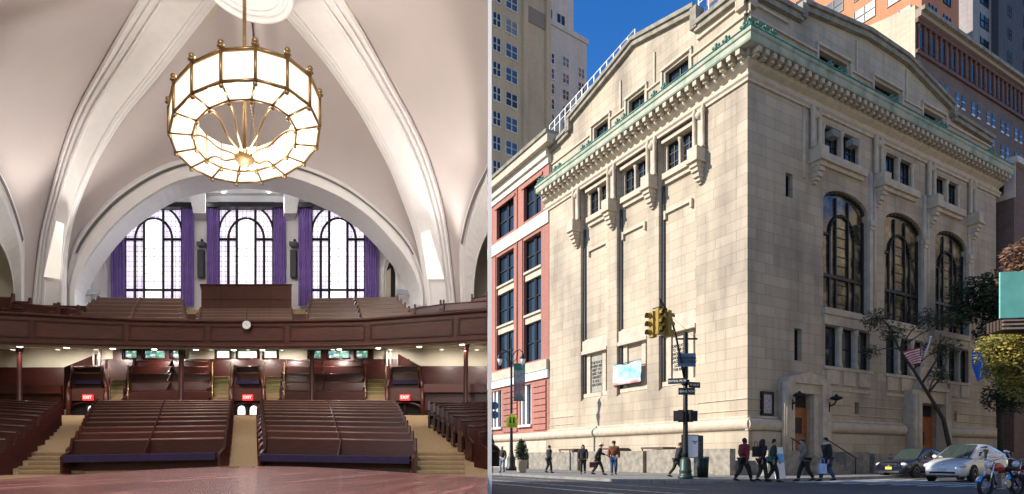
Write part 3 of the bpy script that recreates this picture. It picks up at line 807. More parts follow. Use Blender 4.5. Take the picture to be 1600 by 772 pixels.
# tan tower, left of the sky: blank flank with the window columns on its left part
ta = far_block('tan_tower', 'tall tan apartment tower with blank flank at the left edge of the sky', 'building', 690, 88, 108, 20, 20.6, TH, M['tan'], M['pale'],
    right=[(5.2, 3.4, 1, 2.2, 2.0, 30, 3.9, 108), (9.1, 3.4, 1, 1.5, 2.1, 30, 3.9, 108), (11.6, 3, 1, 2.3, 2.1, 30, 3.9, 108)])
c = MB(); c.box(14.9, 15.8, -.5, 0, 0, 108); c.box(19.7, 20.6, -.5, 0, 0, 108); c.build('corner_pier', M['tan'], ta)
M['darkband'] = plain('brown_band', (.30, .22, .17), .85)
for z in (72.5, 77.5, 83):
    c = MB(); c.box(15.9, 19.6, -.12, 0, z, z+2.6); c.build('brown_band', M['darkband'], ta)
tb = far_block('pale_tower', 'pale grey apartment wing with many windows beside the tan tower', 'building', 846, 112, 83.5, 14, 11.6, TH, M['pale'], M['white'],
    right=[(1.6, 3, 1, 1.5, 1.9, 24, 2.9, 81), (4.4, 1.9, 2, 1.1, 1.8, 24, 2.9, 62), (5.2, 2.2, 1, 1.6, 1.9, 64, 3.2, 81), (9.2, 2, 1, 1.7, 1.9, 24, 2.9, 81)], cornice=(.25, 1.0))
tc = far_block('pale_penthouse', 'stepped pale penthouse block rising behind the grey apartment wing', 'building', 846, 118, 101, 12, 8.5, TH, M['pale'], M['white'],
    right=[(.6, 3.3, 2, 2.2, 7.0, 84, 12, 97)], cornice=(.3, .8))
# terraces of a lower block in front of the towers
td = thing('terraced_building', 'lower tan block with white edged terraces below the tan tower', 'building', (px_(735, 74), 74, 0), TH)
for k in range(4):
    c = MB(); c.box(0, 16-k*1.0, k*1.8, 14, 28+k*3.6-4 if k else 0, 28+k*3.6); c.build('storey', M['tan'], td)
    c = MB(); c.box(-.4, 16.4-k*1.0, k*1.8-.5, 14, 28+k*3.6+.003, 28.4+k*3.6); c.build('terrace_ledge', M['white'], td)
    c = MB()
    for j in range(24): c.tube([(j*.66, k*1.8-.3, 28.4+k*3.6), (j*.66, k*1.8-.3, 29.4+k*3.6)], .03, 4)
    c.tube([(0, k*1.8-.3, 29.4+k*3.6), (15.5-k, k*1.8-.3, 29.4+k*3.6)], .05, 4); c.build('terrace_railing', M['iron'], td)
    for j in range(4):
        c = MB(); c.box(1.4+j*3.6, 3.2+j*3.6, k*1.8-.06, k*1.8, 25.2+k*3.6, 27.2+k*3.6); c.build('window', M['pane_blue'], td)
# orange tower
far_block('orange_tower', 'bright orange brick tower with wide windows above the stone coping', 'building', 1440, 95, 110, 44, 12, RZ, M['orange'], M['iron'],
    left=[(1.6+k*5.6, 2.6, 1, 3.6, 2.7, 58, 4.6, 108) for k in range(8)], right=[(2.2, 4.6, 2, 2.2, 2.6, 58, 4.6, 108)])
# dark brick block with columned top storey
Yd = 53; zt = 40.3
db = thing('brown_brick_building', 'dark brown brick block with columned top storey and sand coloured gable behind the hall', 'building', (px_(1430, Yd), Yd, 0), RZ)
b = MB(); b.box(0.01, 46, 0, 16, 0, zt); b.build('wall', M['darkbrick'], db)
b = MB(); b.prism([(-.02, 0, 0), (-.02, 16.3, 0), (-.02, 16.3, zt-1.2), (-.02, 9, zt+2.6), (-.02, 0.3, zt+1.0), (-.02, 0, zt+1.0)], (.9, 0, 0)); b.build('gable_wall', M['sandwall'], db)
for (u, z, w_, h_) in ((9.2, zt-1.2, 1.4, 1.4), (4.5, zt-7.2, 1.0, 3.6)):
    c = MB(); c.box(-.1, -.02, u-w_/2, u+w_/2, z, z+h_); c.build('gable_vent', M['copper_bright'] if u > 5 else M['darkbrick'], db)
M['redterra'] = plain('dark_red_terracotta', (.13, .055, .042), .7, var=.25, scale=3)
for (n1, z0, z1, mt) in ((.2, zt-3.3, zt-3.0, 'redterra'), (.25, zt-.6, zt-.2, 'redterra'), (.5, zt-.2, zt+.2, 'darkband'), (.8, zt+.2, zt+.55, 'stone_dark')):
    c = MB(); c.box(0, 46, -n1, 0, z0, z1); c.build('cornice', M[mt], db)
for k in range(48):
    c = MB(); u = .4+k*.95; c.lathe([(.16, 0), (.16, .15), (.12, .2), (.11, 2.1), (.17, 2.25), (.18, 2.4)], (u, -.08, zt-3.0), 8); c.build('column', M['redterra'], db)
nw = 0
for k in range(24):
    for (z, hh, jit) in ((zt-2.5, 1.5, 1.3),):
        c = MB(); u = .6+k*1.9
        if u > 44: continue
        c.box(u, u+.55, -.05, 0, z, z+hh); c.box(u-.06, u+.6, -.09, 0, z-.12, z); fo = c.build('window', M['pane_dark'], db)
for r_ in range(9):
    for k in range(11):
        for j in (0, 1.15):
            u = 1.3+k*3.1+j; z = zt-5.9-r_*2.55
            if nw >= 95: break
            nw += 1
            c = MB(); c.box(u-.3, u+.3, -.07, 0, z, z+.14); c.box(u-.27, u+.27, -.06, 0, z+.7, z+.75); fo = c.build('window', M['white'], db)
            g_ = MB(); g_.box(u-.27, u+.27, -.05, .0, z+.14, z+1.35); g_.build('pane', random.choice([M['pane_dark'], M['pane_blue']]), fo)
# next house along the right hand street
nh = thing('street_brick_house', 'narrow brown brick house with arched pale top storey beyond the far corner of the hall', 'building', ground_uv(31.2, -.6), RZ)
b = MB(); b.box(0, 14, 0, 16, 0, 24.5); b.build('wall', M['darkbrick'], nh)
b = MB(); b.box(-.1, -.005, -.1, 16.1, 21.9, 24.6); b.box(-.35, 14.4, -.35, 16.4, 24.6, 25.1); b.build('pale_storey', M['pink'], nh)
for k in range(8):
    c = MB(); c.box(-.3, -.1, 1+k*1.9-.35, 1+k*1.9+.35, 22.4, 23.5); c.tube([(-.12, 1+k*1.9, 23.5), (-.24, 1+k*1.9, 23.5)], .35, 12); c.build('arched_niche', M['void'], nh)
for k in range(26):
    c = MB(); c.box(-.4, -.1, .2+k*.6, .5+k*.6, 24.3, 24.598); c.build('modillion', M['pink'], nh)
for r_ in range(5):
    for k in range(3):
        c = MB(); c.box(2+k*4, 3.4+k*4, -.08, 0, 4.5+r_*4, 7+r_*4); c.build('window', M['pane_dark'], nh)
# doorway glow of a porch lamp far down the street
far_block('pink_tower', 'sunlit pinkish white tower behind the brown brick cornice', 'building', 1482, 190, 165, 20, 15, math.radians(25), M['pink'], M['white'],
    right=[(1+k*3.2, 3, 1, 2.2, 3.2, 110, 5.0, 160) for k in range(4)], left=[(1+k*3.2, 3, 1, 2, 3.2, 110, 5, 160) for k in range(6)])
far_block('grey_tower', 'grey stone tower with paired windows at the top right', 'building', 1520, 125, 120, 20, 10.5, RZ, M['grey'], M['iron'],
    right=[(3.2, 4.6, 1, 3.6, 2.7, 68, 5.0, 118)])
far_block('charcoal_tower', 'charcoal dark tower with small blue windows at the top right corner', 'building', 1560, 128, 125, 20, 16, RZ, M['charcoal'], M['charcoal'],
    right=[(4.5, 4.6, 1, 1.6, 2.2, 68, 5.0, 120), (12.2, 3.2, 1, 3.2, 2.7, 68, 5, 120)])

# houses on the far side of the right hand street, behind the camera's right shoulder: their sunlit fronts face the hall
for k, (u0, u1, h, mt) in enumerate(((-6, 14, 27, 'sandwall'), (14.2, 34, 34, 'pale'), (34.2, 60, 24, 'sandwall'), (60.2, 90, 38, 'tan'))):
    o_ = ground_uv(u0, -23); th_ = thing('street_house', ('low sand coloured', 'tall pale', 'broad low sand brick', 'highest tan')[k]+' house facing the arched windows from across the side street', 'building', (o_.x, o_.y, -.1), RZ)
    b = MB(); b.box(0, u1-u0, -14, 0, 0, h); b.build('wall', M[mt], th_)
    b = MB(); b.box(-.1, u1-u0+.05, -.3, .5, h, h+.7); b.build('cornice', M['cream'], th_)
    z = 4.5
    while z < h-3:
        x = 1.2
        while x < u1-u0-2:
            c = MB(); c.box(x, x+1.2, 0, .05, z, z+1.9); c.build('window', M['pane_dark'], th_); x += 3.1
        z += 3.6
# ============================================================ people
M['skin'] = plain('skin', (.42, .24, .17), .6, var=.05); M['skin_dark'] = plain('dark_skin', (.10, .05, .035), .6, var=.05)
def cloth(name, col): 
    if name not in M: M[name] = plain(name, col, .85, var=.25, scale=9, bmp=.2)
    return M[name]
def skinmesh(name, verts, edges, rad, parent, mat, root=0, sub=1):
    me = bpy.data.meshes.new(name); me.from_pydata([tuple(v) for v in verts], edges, [])
    o = bpy.data.objects.new(name, me); COL.objects.link(o)
    sk = o.modifiers.new('s', 'SKIN'); sk.use_smooth_shade = True
    for i, d in enumerate(me.skin_vertices[0].data):
        r = rad[i]; d.radius = r if isinstance(r, tuple) else (r, r); d.use_root = (i == root)
    ss = o.modifiers.new('u', 'SUBSURF'); ss.levels = sub; ss.render_levels = sub
    bpy.context.view_layer.update()
    dg = bpy.context.evaluated_depsgraph_get()
    me2 = bpy.data.meshes.new_from_object(o.evaluated_get(dg))
    bpy.data.objects.remove(o); bpy.data.meshes.remove(me)
    me2.name = name; me2.materials.clear(); me2.materials.append(mat)
    for p in me2.polygons: p.use_smooth = True
    o = bpy.data.objects.new(name, me2); COL.objects.link(o); o.parent = parent; MW[o.name] = W_of(parent)
    return o
def person(label, px, Y, yaw, h=1.75, top='black_cloth', legs='jean_cloth', topc=(.015,.015,.018), legc=(.03,.035,.05), hair=(.02,.015,.012), skin='skin',
           stride=.28, swing=.25, coat=0.0, lean=.04, hat=None, hood=False, long_hair=False, armL=None, armR=None, scarf=None, fz=0.0, bulk=1.18):
    """faces local +Y; coat = how far the hem hangs below the hip"""
    t = thing('person', label, 'person', (px_(px, Y), Y, fz), yaw)
    k = h/1.75
    V = lambda x, y, z: Vector((x*k, y*k, z*k))
    pel = V(0, 0, .93); ch = V(0, lean, 1.22); nk = V(0, lean*1.6, 1.47); hd0 = V(0, lean*1.9+.01, 1.56); hd1 = V(0, lean*2.1+.015, 1.66)
    leg = {}
    for s in (-1, 1):
        y = stride*s
        hip = V(.09*s, 0, .88); kn = V(.1*s, y*.5+.05+(.06 if s < 0 else 0), .48 if s > 0 else .49); an = V(.1*s, y, .08 if s > 0 else .12); toe = V(.11*s, y+.17, .03 if s > 0 else .05)
        leg[s] = (hip, kn, an, toe)
    arm = {}
    for s, cu in ((-1, armL), (1, armR)):
        sh = V(.185*s, lean*1.4, 1.41)
        if cu: el, wr = V(*cu[0]), V(*cu[1])
        else:
            el = V(.245*s, lean-swing*.45*s-.02, 1.13); wr = V(.25*s, lean-swing*s*1.0+.08, .88)
        arm[s] = (sh, el, wr)
    vs_ = [pel, ch, nk, hd0, hd1]; ed = [(0, 1), (1, 2), (2, 3), (3, 4)]
    rd = [(.125*k, .095*k), (.14*k, .10*k), .052*k, .078*k, .072*k]
    def add(p, r, to):
        vs_.append(p); rd.append(r*k if not isinstance(r, tuple) else r); ed.append((to, len(vs_)-1)); return len(vs_)-1
    add(V(0, lean*2.1+.115, 1.60), .012, 3)                       # nose
    for s in (-1, 1):
        add(V(.082*s, lean*2, 1.60), .014, 3)                     # ears
        a = add(leg[s][0], .085, 0); a = add(leg[s][1], .055, a); a = add(leg[s][2], .038, a); add(leg[s][3], .035, a)
        a = add(arm[s][0], .055, 1); a = add(arm[s][1], .04, a); w = add(arm[s][2], .027, a)
        d = (arm[s][2]-arm[s][1]).normalized(); side = Vector((0, 1, 0)).cross(d); 
        if side.length < .2: side = Vector((1, 0, 0)).cross(d)
        side.normalize(); fw = d.cross(side).normalized()
        pm = add(arm[s][2]+d*.06*k, .026, w)
        for j in range(4):
            q = arm[s][2]+d*.09*k+fw*(j-1.5)*.018*k
            a = add(q, .0095, pm); L_ = (.04, .048, .045, .035)[j]
            a = add(q+d*L_*k+side*.008*s, .0085, a); add(q+d*L_*1.6*k+side*.03*k*s, .007, a)
        a = add(arm[s][2]+d*.045*k+fw*.034*k, .010, w); add(arm[s][2]+d*.085*k+fw*.05*k, .008, a)
    skinmesh('body', vs_, ed, rd, t, M[skin])
    # head shape: skull and jaw
    # clothing
    tm = cloth(top, topc); lm = cloth(legs, legc)
    v2 = [V(0, 0, .97), ch, V(0, lean*1.5, 1.42)]; e2 = [(0, 1), (1, 2)]; r2 = [(.155*k*bulk, .12*k*bulk), (.175*k*bulk, .13*k*bulk), (.085*k, .08*k)]
    if coat:
        v2.append(V(0, .01, .93-coat*.5)); r2.append((.175*k*bulk, .14*k*bulk)); e2.append((0, 3))
        v2.append(V(0, .02, .93-coat)); r2.append((.19*k*bulk, .17*k*bulk)); e2.append((3, 4))
    for s in (-1, 1):
        n = len(v2)
        v2 += [arm[s][0], arm[s][1], arm[s][1].lerp(arm[s][2], .93)]; r2 += [.085*k*bulk, .072*k*bulk, .058*k]; e2 += [(1 if False else 2, n), (n, n+1), (n+1, n+2)]
    skinmesh('coat' if coat else 'jacket', v2, e2, r2, t, tm)
    v3 = [V(0, 0, .95)]; e3 = []; r3 = [(.165*k, .13*k)]
    for s in (-1, 1):
        n = len(v3); v3 += [leg[s][0], leg[s][1], leg[s][2]+Vector((0, 0, .03))]; r3 += [.125*k, .09*k, .068*k]; e3 += [(0, n), (n, n+1), (n+1, n+2)]
    skinmesh('trousers', v3, e3, r3, t, lm)
    for s in (-1, 1):
        m_ = MB(); a = leg[s][2]; b_ = leg[s][3]; dd = (b_-a)
        m_.tube([a+Vector((0, -.06, -.0)), a+Vector((0, 0, -.01)), a+dd*.6+Vector((0, 0, .01)), b_+Vector((0, .03, 0))], [.035, .05, .045, .02], 8)
        m_.build('shoe', cloth('black_shoe', (.012, .012, .012)), t)
    hm = cloth('hair_%d_%d' % (int(hair[0]*100), int(hair[1]*100)), hair)
    hc = V(0, lean*2.0-.012, 1.635)
    m_ = MB(); m_.ball(hc, .103*k, 10, (.9, 1.02, 1.05))
    m_.v = [Vector((p.x, min(p.y, hc.y+.06*k), max(p.z, hc.z-.05*k if p.y > hc.y-.03 else hc.z-.1*k))) for p in m_.v]
    ho = m_.build('hair', hm, t)
    if long_hair or hood:
        m_ = MB(); m_.tube([hc+V(0, -.02, .1), hc+V(0, -.04, 0), hc+V(0, -.05, -.15), hc+V(0, -.05, -.28)], [.05*k, .115*k, .12*k, .09*k], 10)
        m_.build('hood' if hood else 'long_hair', tm if hood else hm, t)
    if hat:
        m_ = MB(); m_.ball(hc+V(0, 0, .045), .112*k, 10, (.95, 1.0, .8)); m_.v = [Vector((p.x, p.y, max(p.z, hc.z+.02))) for p in m_.v]
        m_.tube([hc+V(0, .07, .03), hc+V(0, .16, .02)], [.08*k, .05*k], 8); m_.v = [p for p in m_.v]
        m_.build('hat', cloth('hat_%d' % int(hat[0]*100), hat), t)
    if scarf:
        m_ = MB(); m_.lathe([(.07*k, -.05), (.1*k, -.02), (.1*k, .03), (.06*k, .06)], nk+V(0, .01, .02), 12); m_.build('scarf', cloth('scarf', scarf), t)
    for s in (-1, 1):
        m_ = MB(); m_.ball(V(.03*s, lean*2+.083, 1.625), .012*k, 6); m_.build('eye', M['void'], t)
    return t, arm
PEO = []
A90 = -PI/2          # walking towards the right of the photo
person('distant person in dark jacket and pale jeans beside the street lamp and conical shrub', 785, 37.5, PI*.9, 1.7, 'olive_cloth', 'pale_jeans', (.05, .05, .04), (.22, .28, .38), (.35, .33, .3), stride=.1, swing=.05)
person('person in black jacket walking alone before the low wall, right of the shrub', 857, 36.5, A90+.5, 1.74, stride=.14, swing=.1, coat=.1, legs='black_trousers', legc=(.012, .012, .014))
person('person with a black hood or long dark hair and black coat under the wall banner', 911, 34.2, PI*.95, 1.72, long_hair=True, coat=.22, stride=.14, legs='black_trousers', legc=(.012, .012, .014), bulk=1.25)
person('person in white hat and long black coat pointing one arm, dark red bag in hand', 934, 32.6, A90, 1.76, coat=.38, hat=(.7, .7, .68), stride=.3, lean=.09, armL=((-.25, .2, 1.2), (-.22, .47, 1.1)), armR=((.27, -.1, 1.12), (.28, -.2, .88)), legs='black_trousers', legc=(.012, .012, .014))
person('person in rust brown jacket, black cap and blue jeans right of the banner', 959, 32.0, PI*.97, 1.86, 'rust_cloth', 'blue_jeans', (.16, .055, .025), (.03, .07, .16), hat=(.012, .012, .012), stride=.06, swing=.02, bulk=1.3)
person('woman in short black coat with reddish hair striding past the traffic pole', 1057, 28.6, A90+.1, 1.72, coat=.3, hair=(.12, .04, .02), stride=.36, lean=.1, legs='black_trousers', legc=(.012, .012, .014), armR=((.24, -.02, 1.14), (.2, .2, 1.1)))
person('man in dark red jacket and black trousers walking near the building corner', 1161, 23.8, A90+.25, 1.78, 'dark_red_cloth', 'black_trousers', (.17, .012, .016), (.012, .012, .014), skin='skin_dark', stride=.3, bulk=1.3, armR=((.36, -.05, 1.12), (.42, -.12, .86)), armL=((-.34, .1, 1.12), (-.42, .26, .92)))
person('person in black jacket with a dark backpack, left one of the pair at the crossing', 1190, 23.6, A90+.2, 1.72, stride=.14, legs='charcoal_trousers', legc=(.03, .03, .035), long_hair=True)
person('person in dark jacket with teal hip bag, right one of the pair at the crossing', 1207, 23.2, A90-.4, 1.72, 'dark_green_cloth', stride=.2, topc=(.02, .035, .035), legs='black_trousers', legc=(.012, .012, .014), swing=.1)
person('person in grey jacket and cap walking left in front of the orange-brown door', 1259, 23.9, PI/2, 1.78, 'grey_cloth', 'black_trousers', (.15, .14, .125), (.012, .012, .014), hat=(.12, .12, .11), stride=.26, lean=.08, coat=.16, bulk=1.25)
person('person in long black coat and pale scarf carrying a pale blue bag', 1293, 23.9, PI/2, 1.8, coat=.42, legs='blue_jeans', legc=(.03, .07, .16), scarf=(.6, .56, .52), stride=.22, armL=((-.26, .02, 1.14), (-.28, .1, .84)), bulk=1.25)
def bag(name, label, px, Y, z0, w, d, h, mat, rz=0):
    t = thing(name, label, 'bag', (px_(px, Y), Y, z0), rz)
    b = MB(); b.prism([(-w/2, -d/2, 0), (w/2, -d/2, 0), (w/2*1.05, d/2, 0), (-w/2*1.05, d/2, 0)], (0, 0, h)); b.build('pouch', mat, t, bevel=.015)
    b = MB(); b.tube([(-w*.3, 0, h), (-w*.25, 0, h+.16), (0, 0, h+.22), (w*.25, 0, h+.16), (w*.3, 0, h)], .012, 6); b.build('handle', mat, t)
bag('shopping_bag', 'pale blue white paper bag carried by the person in the long black coat', 1285, 23.75, .33, .3, .14, .4, plain('pale_blue_paper', (.42, .56, .80), .6), .0)
bag('handbag', 'dark red handbag held by the person in the white hat', 926, 32.5, .42, .34, .14, .3, cloth('dark_red_leather', (.09, .02, .02)))
bag('backpack', 'dark backpack on the back of the left person at the crossing', 1181, 23.7, 1.0, .22, .2, .42, cloth('black_nylon', (.02, .02, .022)))
bag('hip_bag', 'teal bag at the hip of the right person at the crossing', 1204, 23.0, .82, .3, .12, .2, cloth('teal_nylon', (.02, .13, .12)))

# ============================================================ cars
M['rubber'] = plain('tyre_rubber', (.015, .015, .016), .85); M['alloy'] = plain('alloy', (.5, .5, .52), .3, .9, var=.05)
M['carglass'] = glass('car_glass', (.035, .05, .045), .04); M['chrome'] = plain('chrome', (.7, .7, .72), .15, 1.0, var=.03)
M['lampglass'] = plain('headlamp_glass', (.62, .66, .7), .08, .2, var=.1, scale=20)
_m, _nt, _b = newmat('clear_acrylic'); _b.inputs['Transmission Weight'].default_value = 1; _b.inputs['IOR'].default_value = 1.05; _b.inputs['Roughness'].default_value = .05; M['clear'] = _m
M['redlamp'] = plain('red_lens', (.5, .02, .02), .2)
def car(label, x, y, rz, paint_, lower, house, wheels, wb, grille='sedan', plate=(.75, .55, .05), hw=.88):
    """front towards local -X. lower: (x, halfwidth, z bottom, z top); house: (x, half base, z base, half top, z top)"""
    t = thing('parked_car', label, 'car', (x, y, -.12), rz)
    def sec(x, w, zb, zt_): 
        h = zt_-zb
        L_ = [(0, zb), (w*.8, zb), (w*.96, zb+h*.12), (w, zb+h*.45), (w*.985, zb+h*.72), (w*.93, zb+h*.9), (w*.8, zb+h*.985), (w*.4, zb+h*1.02), (0, zb+h*1.035)]
        return [Vector((x, p[0], p[1])) for p in L_]+[Vector((x, -p[0], p[1])) for p in L_[-2:0:-1]]
    b = MB(); rows = [sec(*s) for s in lower]; b.grid(rows, True, close=True); b.poly(rows[0]); b.poly(rows[-1])
    bo = b.build('body', paint_, t)
    ss = bo.modifiers.new('s', 'SUBSURF'); ss.levels = 2; ss.render_levels = 2
    g = MB(); rows = []
    for (x_, wb_, zb_, wt, zt_) in house:
        rows.append([Vector((x_, wb_, zb_-.05)), Vector((x_, wb_*.98, zb_)), Vector((x_, (wb_+wt*2)/3, zb_+(zt_-zb_)*.65)), Vector((x_, wt, zt_-.03)), Vector((x_, wt*.8, zt_)), Vector((x_, 0, zt_+.015)),
                     Vector((x_, -wt*.8, zt_)), Vector((x_, -wt, zt_-.03)), Vector((x_, -(wb_+wt*2)/3, zb_+(zt_-zb_)*.65)), Vector((x_, -wb_*.98, zb_)), Vector((x_, -wb_, zb_-.05))])
    g.grid(rows, True); g.build('roof', paint_, bo)
    # windows: proud of the glasshouse by 6 mm
    i0 = [h for h in house]
    n = len(house)
    w = MB()
    def pt(h, s, f_, off=.008):
        x_, wb_, zb_, wt, zt_ = h; yv = wb_*.98+(wt-wb_*.98)*f_; return Vector((x_, s*(yv+off), zb_+(zt_-.03-zb_)*f_))
    a, c = house[0], house[1]            # windscreen
    W_ = MB(); q = []
    for (h, f_) in ((a, 0), (c, 1)):
        x_, wb_, zb_, wt, zt_ = h
        q.append([Vector((x_-.02, -wb_*.86, zb_+.015)), Vector((x_-.04, 0, zb_+.03)), Vector((x_-.02, wb_*.86, zb_+.015))] if f_ == 0 else [Vector((x_-.03, -wt*.9, zt_+.0)), Vector((x_-.05, 0, zt_+.02)), Vector((x_-.03, wt*.9, zt_+.0))])
    W_.grid(q, True); W_.build('windscreen', M['carglass'], bo)
    for s in (-1, 1):
        for (i, j) in ((1, 2), (2, 3)):
            h0, h1 = house[i], house[j]
            lerp = lambda u: tuple(h0[k]+(h1[k]-h0[k])*u for k in range(5))
            hA, hB = lerp(.06), lerp(.94)
            m_ = MB(); 
            if i == 1: m_.poly([pt(tuple(house[0][k]+(house[1][k]-house[0][k])*.55 for k in range(5)), s, .12), pt(hB, s, .12), pt(hB, s, .9), pt(hA, s, .88)])
            else:
                m_.poly([pt(hA, s, .12), pt(tuple(house[3][k]+(house[4][k]-house[3][k])*.3 for k in range(5)), s, .14), pt(hB, s, .86), pt(hA, s, .9)])
            m_.build('side_window', M['carglass'], bo)
    for (xw) in wheels:
        for s in (-1, 1):
            ar = MB(); ar.lathe([(.36, -.02), (.36, .02)], (0, 0, 0), 22, False, Matrix.Translation((xw, s*(hw-.015), .33)) @ Matrix.Rotation(PI/2, 4, 'X')); ar.build('wheel_arch', M['void'], bo)
            wl = MB(); Mx = Matrix.Translation((xw, s*(hw-.09), .32)) @ Matrix.Rotation(-s*PI/2, 4, 'X')
            wl.lathe([(.2, -.1), (.3, -.1), (.32, -.06), (.32, .08), (.3, .115), (.2, .115)], (0, 0, 0), 24, True, Mx); wo_ = wl.build('wheel', M['rubber'], t)
            rm = MB(); rm.lathe([(.205, .07), (.21, .118), (.19, .112), (.185, .085)], (0, 0, 0), 24, True, Mx)
            for k in range(5):
                M2 = Mx @ Matrix.Rotation(2*PI*k/5, 4, 'Z'); rm.box(.03, .2, -.03, .03, .07, .105, M2)
            rm.lathe([(.05, .06), (.05, .115)], (0, 0, 0), 12, True, Mx); rm.build('rim', M['alloy'], wo_)
    xf = lower[0][0]
    zf = lower[1][3]
    for s in (-1, 1):
        m_ = MB(); m_.ball((xf+.22, s*.62, zf-.10), .17, 14, (1.0, 1.25, .62)); m_.build('headlight', M['lampglass'], bo)
        m_ = MB(); m_.ball((house[1][0]-.55, s*(hw+.09), house[0][2]+.08), .09, 10, (.6, 1.1, .8)); m_.tube([(house[1][0]-.5, s*(hw-.06), house[0][2]+.02), (house[1][0]-.53, s*(hw+.06), house[0][2]+.06)], .02, 6); m_.build('wing_mirror', paint_, bo)
        for k in (0, 1):
            m_ = MB(); xx = house[2][0]+.0+(k*1.0)-.2; m_.box(xx, xx+.16, s*(hw-.01), s*(hw+.015), .78, .81); m_.build('door_handle', M['chrome'], bo)
    m_ = MB()
    if grille == 'sedan':
        m_.box(xf-.0, xf+.1, -.42, .42, .55, .72); go = m_.build('grille', M['chrome'], bo)
        q = MB(); 
        for k in range(4): q.box(xf-.012, xf, -.4, .4, .565+k*.04, .58+k*.04)
        q.build('grille_slat', M['void'], go)
        m_ = MB(); m_.tube([(xf-.03, -.07, .63), (xf-.03, -.0, .66), (xf-.03, .07, .63), (xf-.03, 0, .6), (xf-.03, -.07, .63)], .012, 6); m_.build('badge', M['chrome'], bo)
        m_ = MB(); m_.box(xf-.015, xf+.1, -.55, .55, .27, .36); m_.build('bumper_trim', M['chrome'], bo)
    else:
        m_.box(xf-.005, xf+.1, -.5, .5, .33, .41); m_.build('grille', M['void'], bo)
        m_ = MB(); m_.box(xf-.008, xf+.1, -.62, .62, .22, .26); m_.build('bumper_trim', M['void'], bo)
        m_ = MB(); m_.ball((xf+.03, 0, .72), .05, 10, (.4, 1.2, .7)); m_.build('badge', M['chrome'], bo)
    m_ = MB(); m_.box(xf-.035, xf+.06, -.17, .17, .42, .55); m_.build('number_plate', plain('plate_%d' % int(plate[0]*100+plate[2]*10), plate, .5, var=.05), bo)
    return t
navy = plain('navy_car_paint', (.012, .014, .035), .18, .3, coat=1, var=.05); silver = plain('silver_car_paint', (.74, .73, .70), .35, .25, coat=1, var=.03)
car1 = car('dark navy four-door car with chrome grille and yellow number plate', *(ground_uv(0, 0).xy*0+Vector((px_(1430, 33.0), 33.0))), math.radians(26), navy,
    [(-2.36, .55, .3, .66), (-2.28, .8, .22, .76), (-1.9, .88, .2, .84), (-1.2, .89, .2, .93), (-.6, .89, .2, .96), (.6, .89, .2, .97), (1.4, .89, .22, 1.0), (2.1, .85, .26, 1.02), (2.34, .7, .35, .9)],
    [(-.95, .76, .93, .7, .95), (-.18, .78, .95, .58, 1.44), (.5, .78, .96, .6, 1.47), (1.1, .78, .98, .56, 1.41), (1.8, .72, 1.0, .62, 1.03)], (-1.42, 1.38), 2.8)
car2 = car('silver hatchback with a rounded sloping roof nearer the camera than the navy car', px_(1510, 27.6), 27.6, math.radians(30), silver,
    [(-2.22, .5, .3, .62), (-2.12, .76, .2, .74), (-1.7, .86, .18, .86), (-1.15, .87, .18, .96), (-.5, .87, .18, 1.0), (.6, .87, .18, 1.02), (1.4, .87, .2, 1.06), (2.0, .84, .25, 1.1), (2.2, .74, .35, 1.0)],
    [(-1.3, .76, .93, .72, .96), (-.2, .79, 1.0, .58, 1.47), (.45, .79, 1.02, .6, 1.5), (1.2, .78, 1.04, .56, 1.42), (2.05, .72, 1.08, .6, 1.14)], (-1.36, 1.34), 2.7, grille='hatch', plate=(.6, .6, .58), hw=.87)

car1.scale = (1, 1, 1.08); car2.scale = (1.02, 1.02, 1.14)
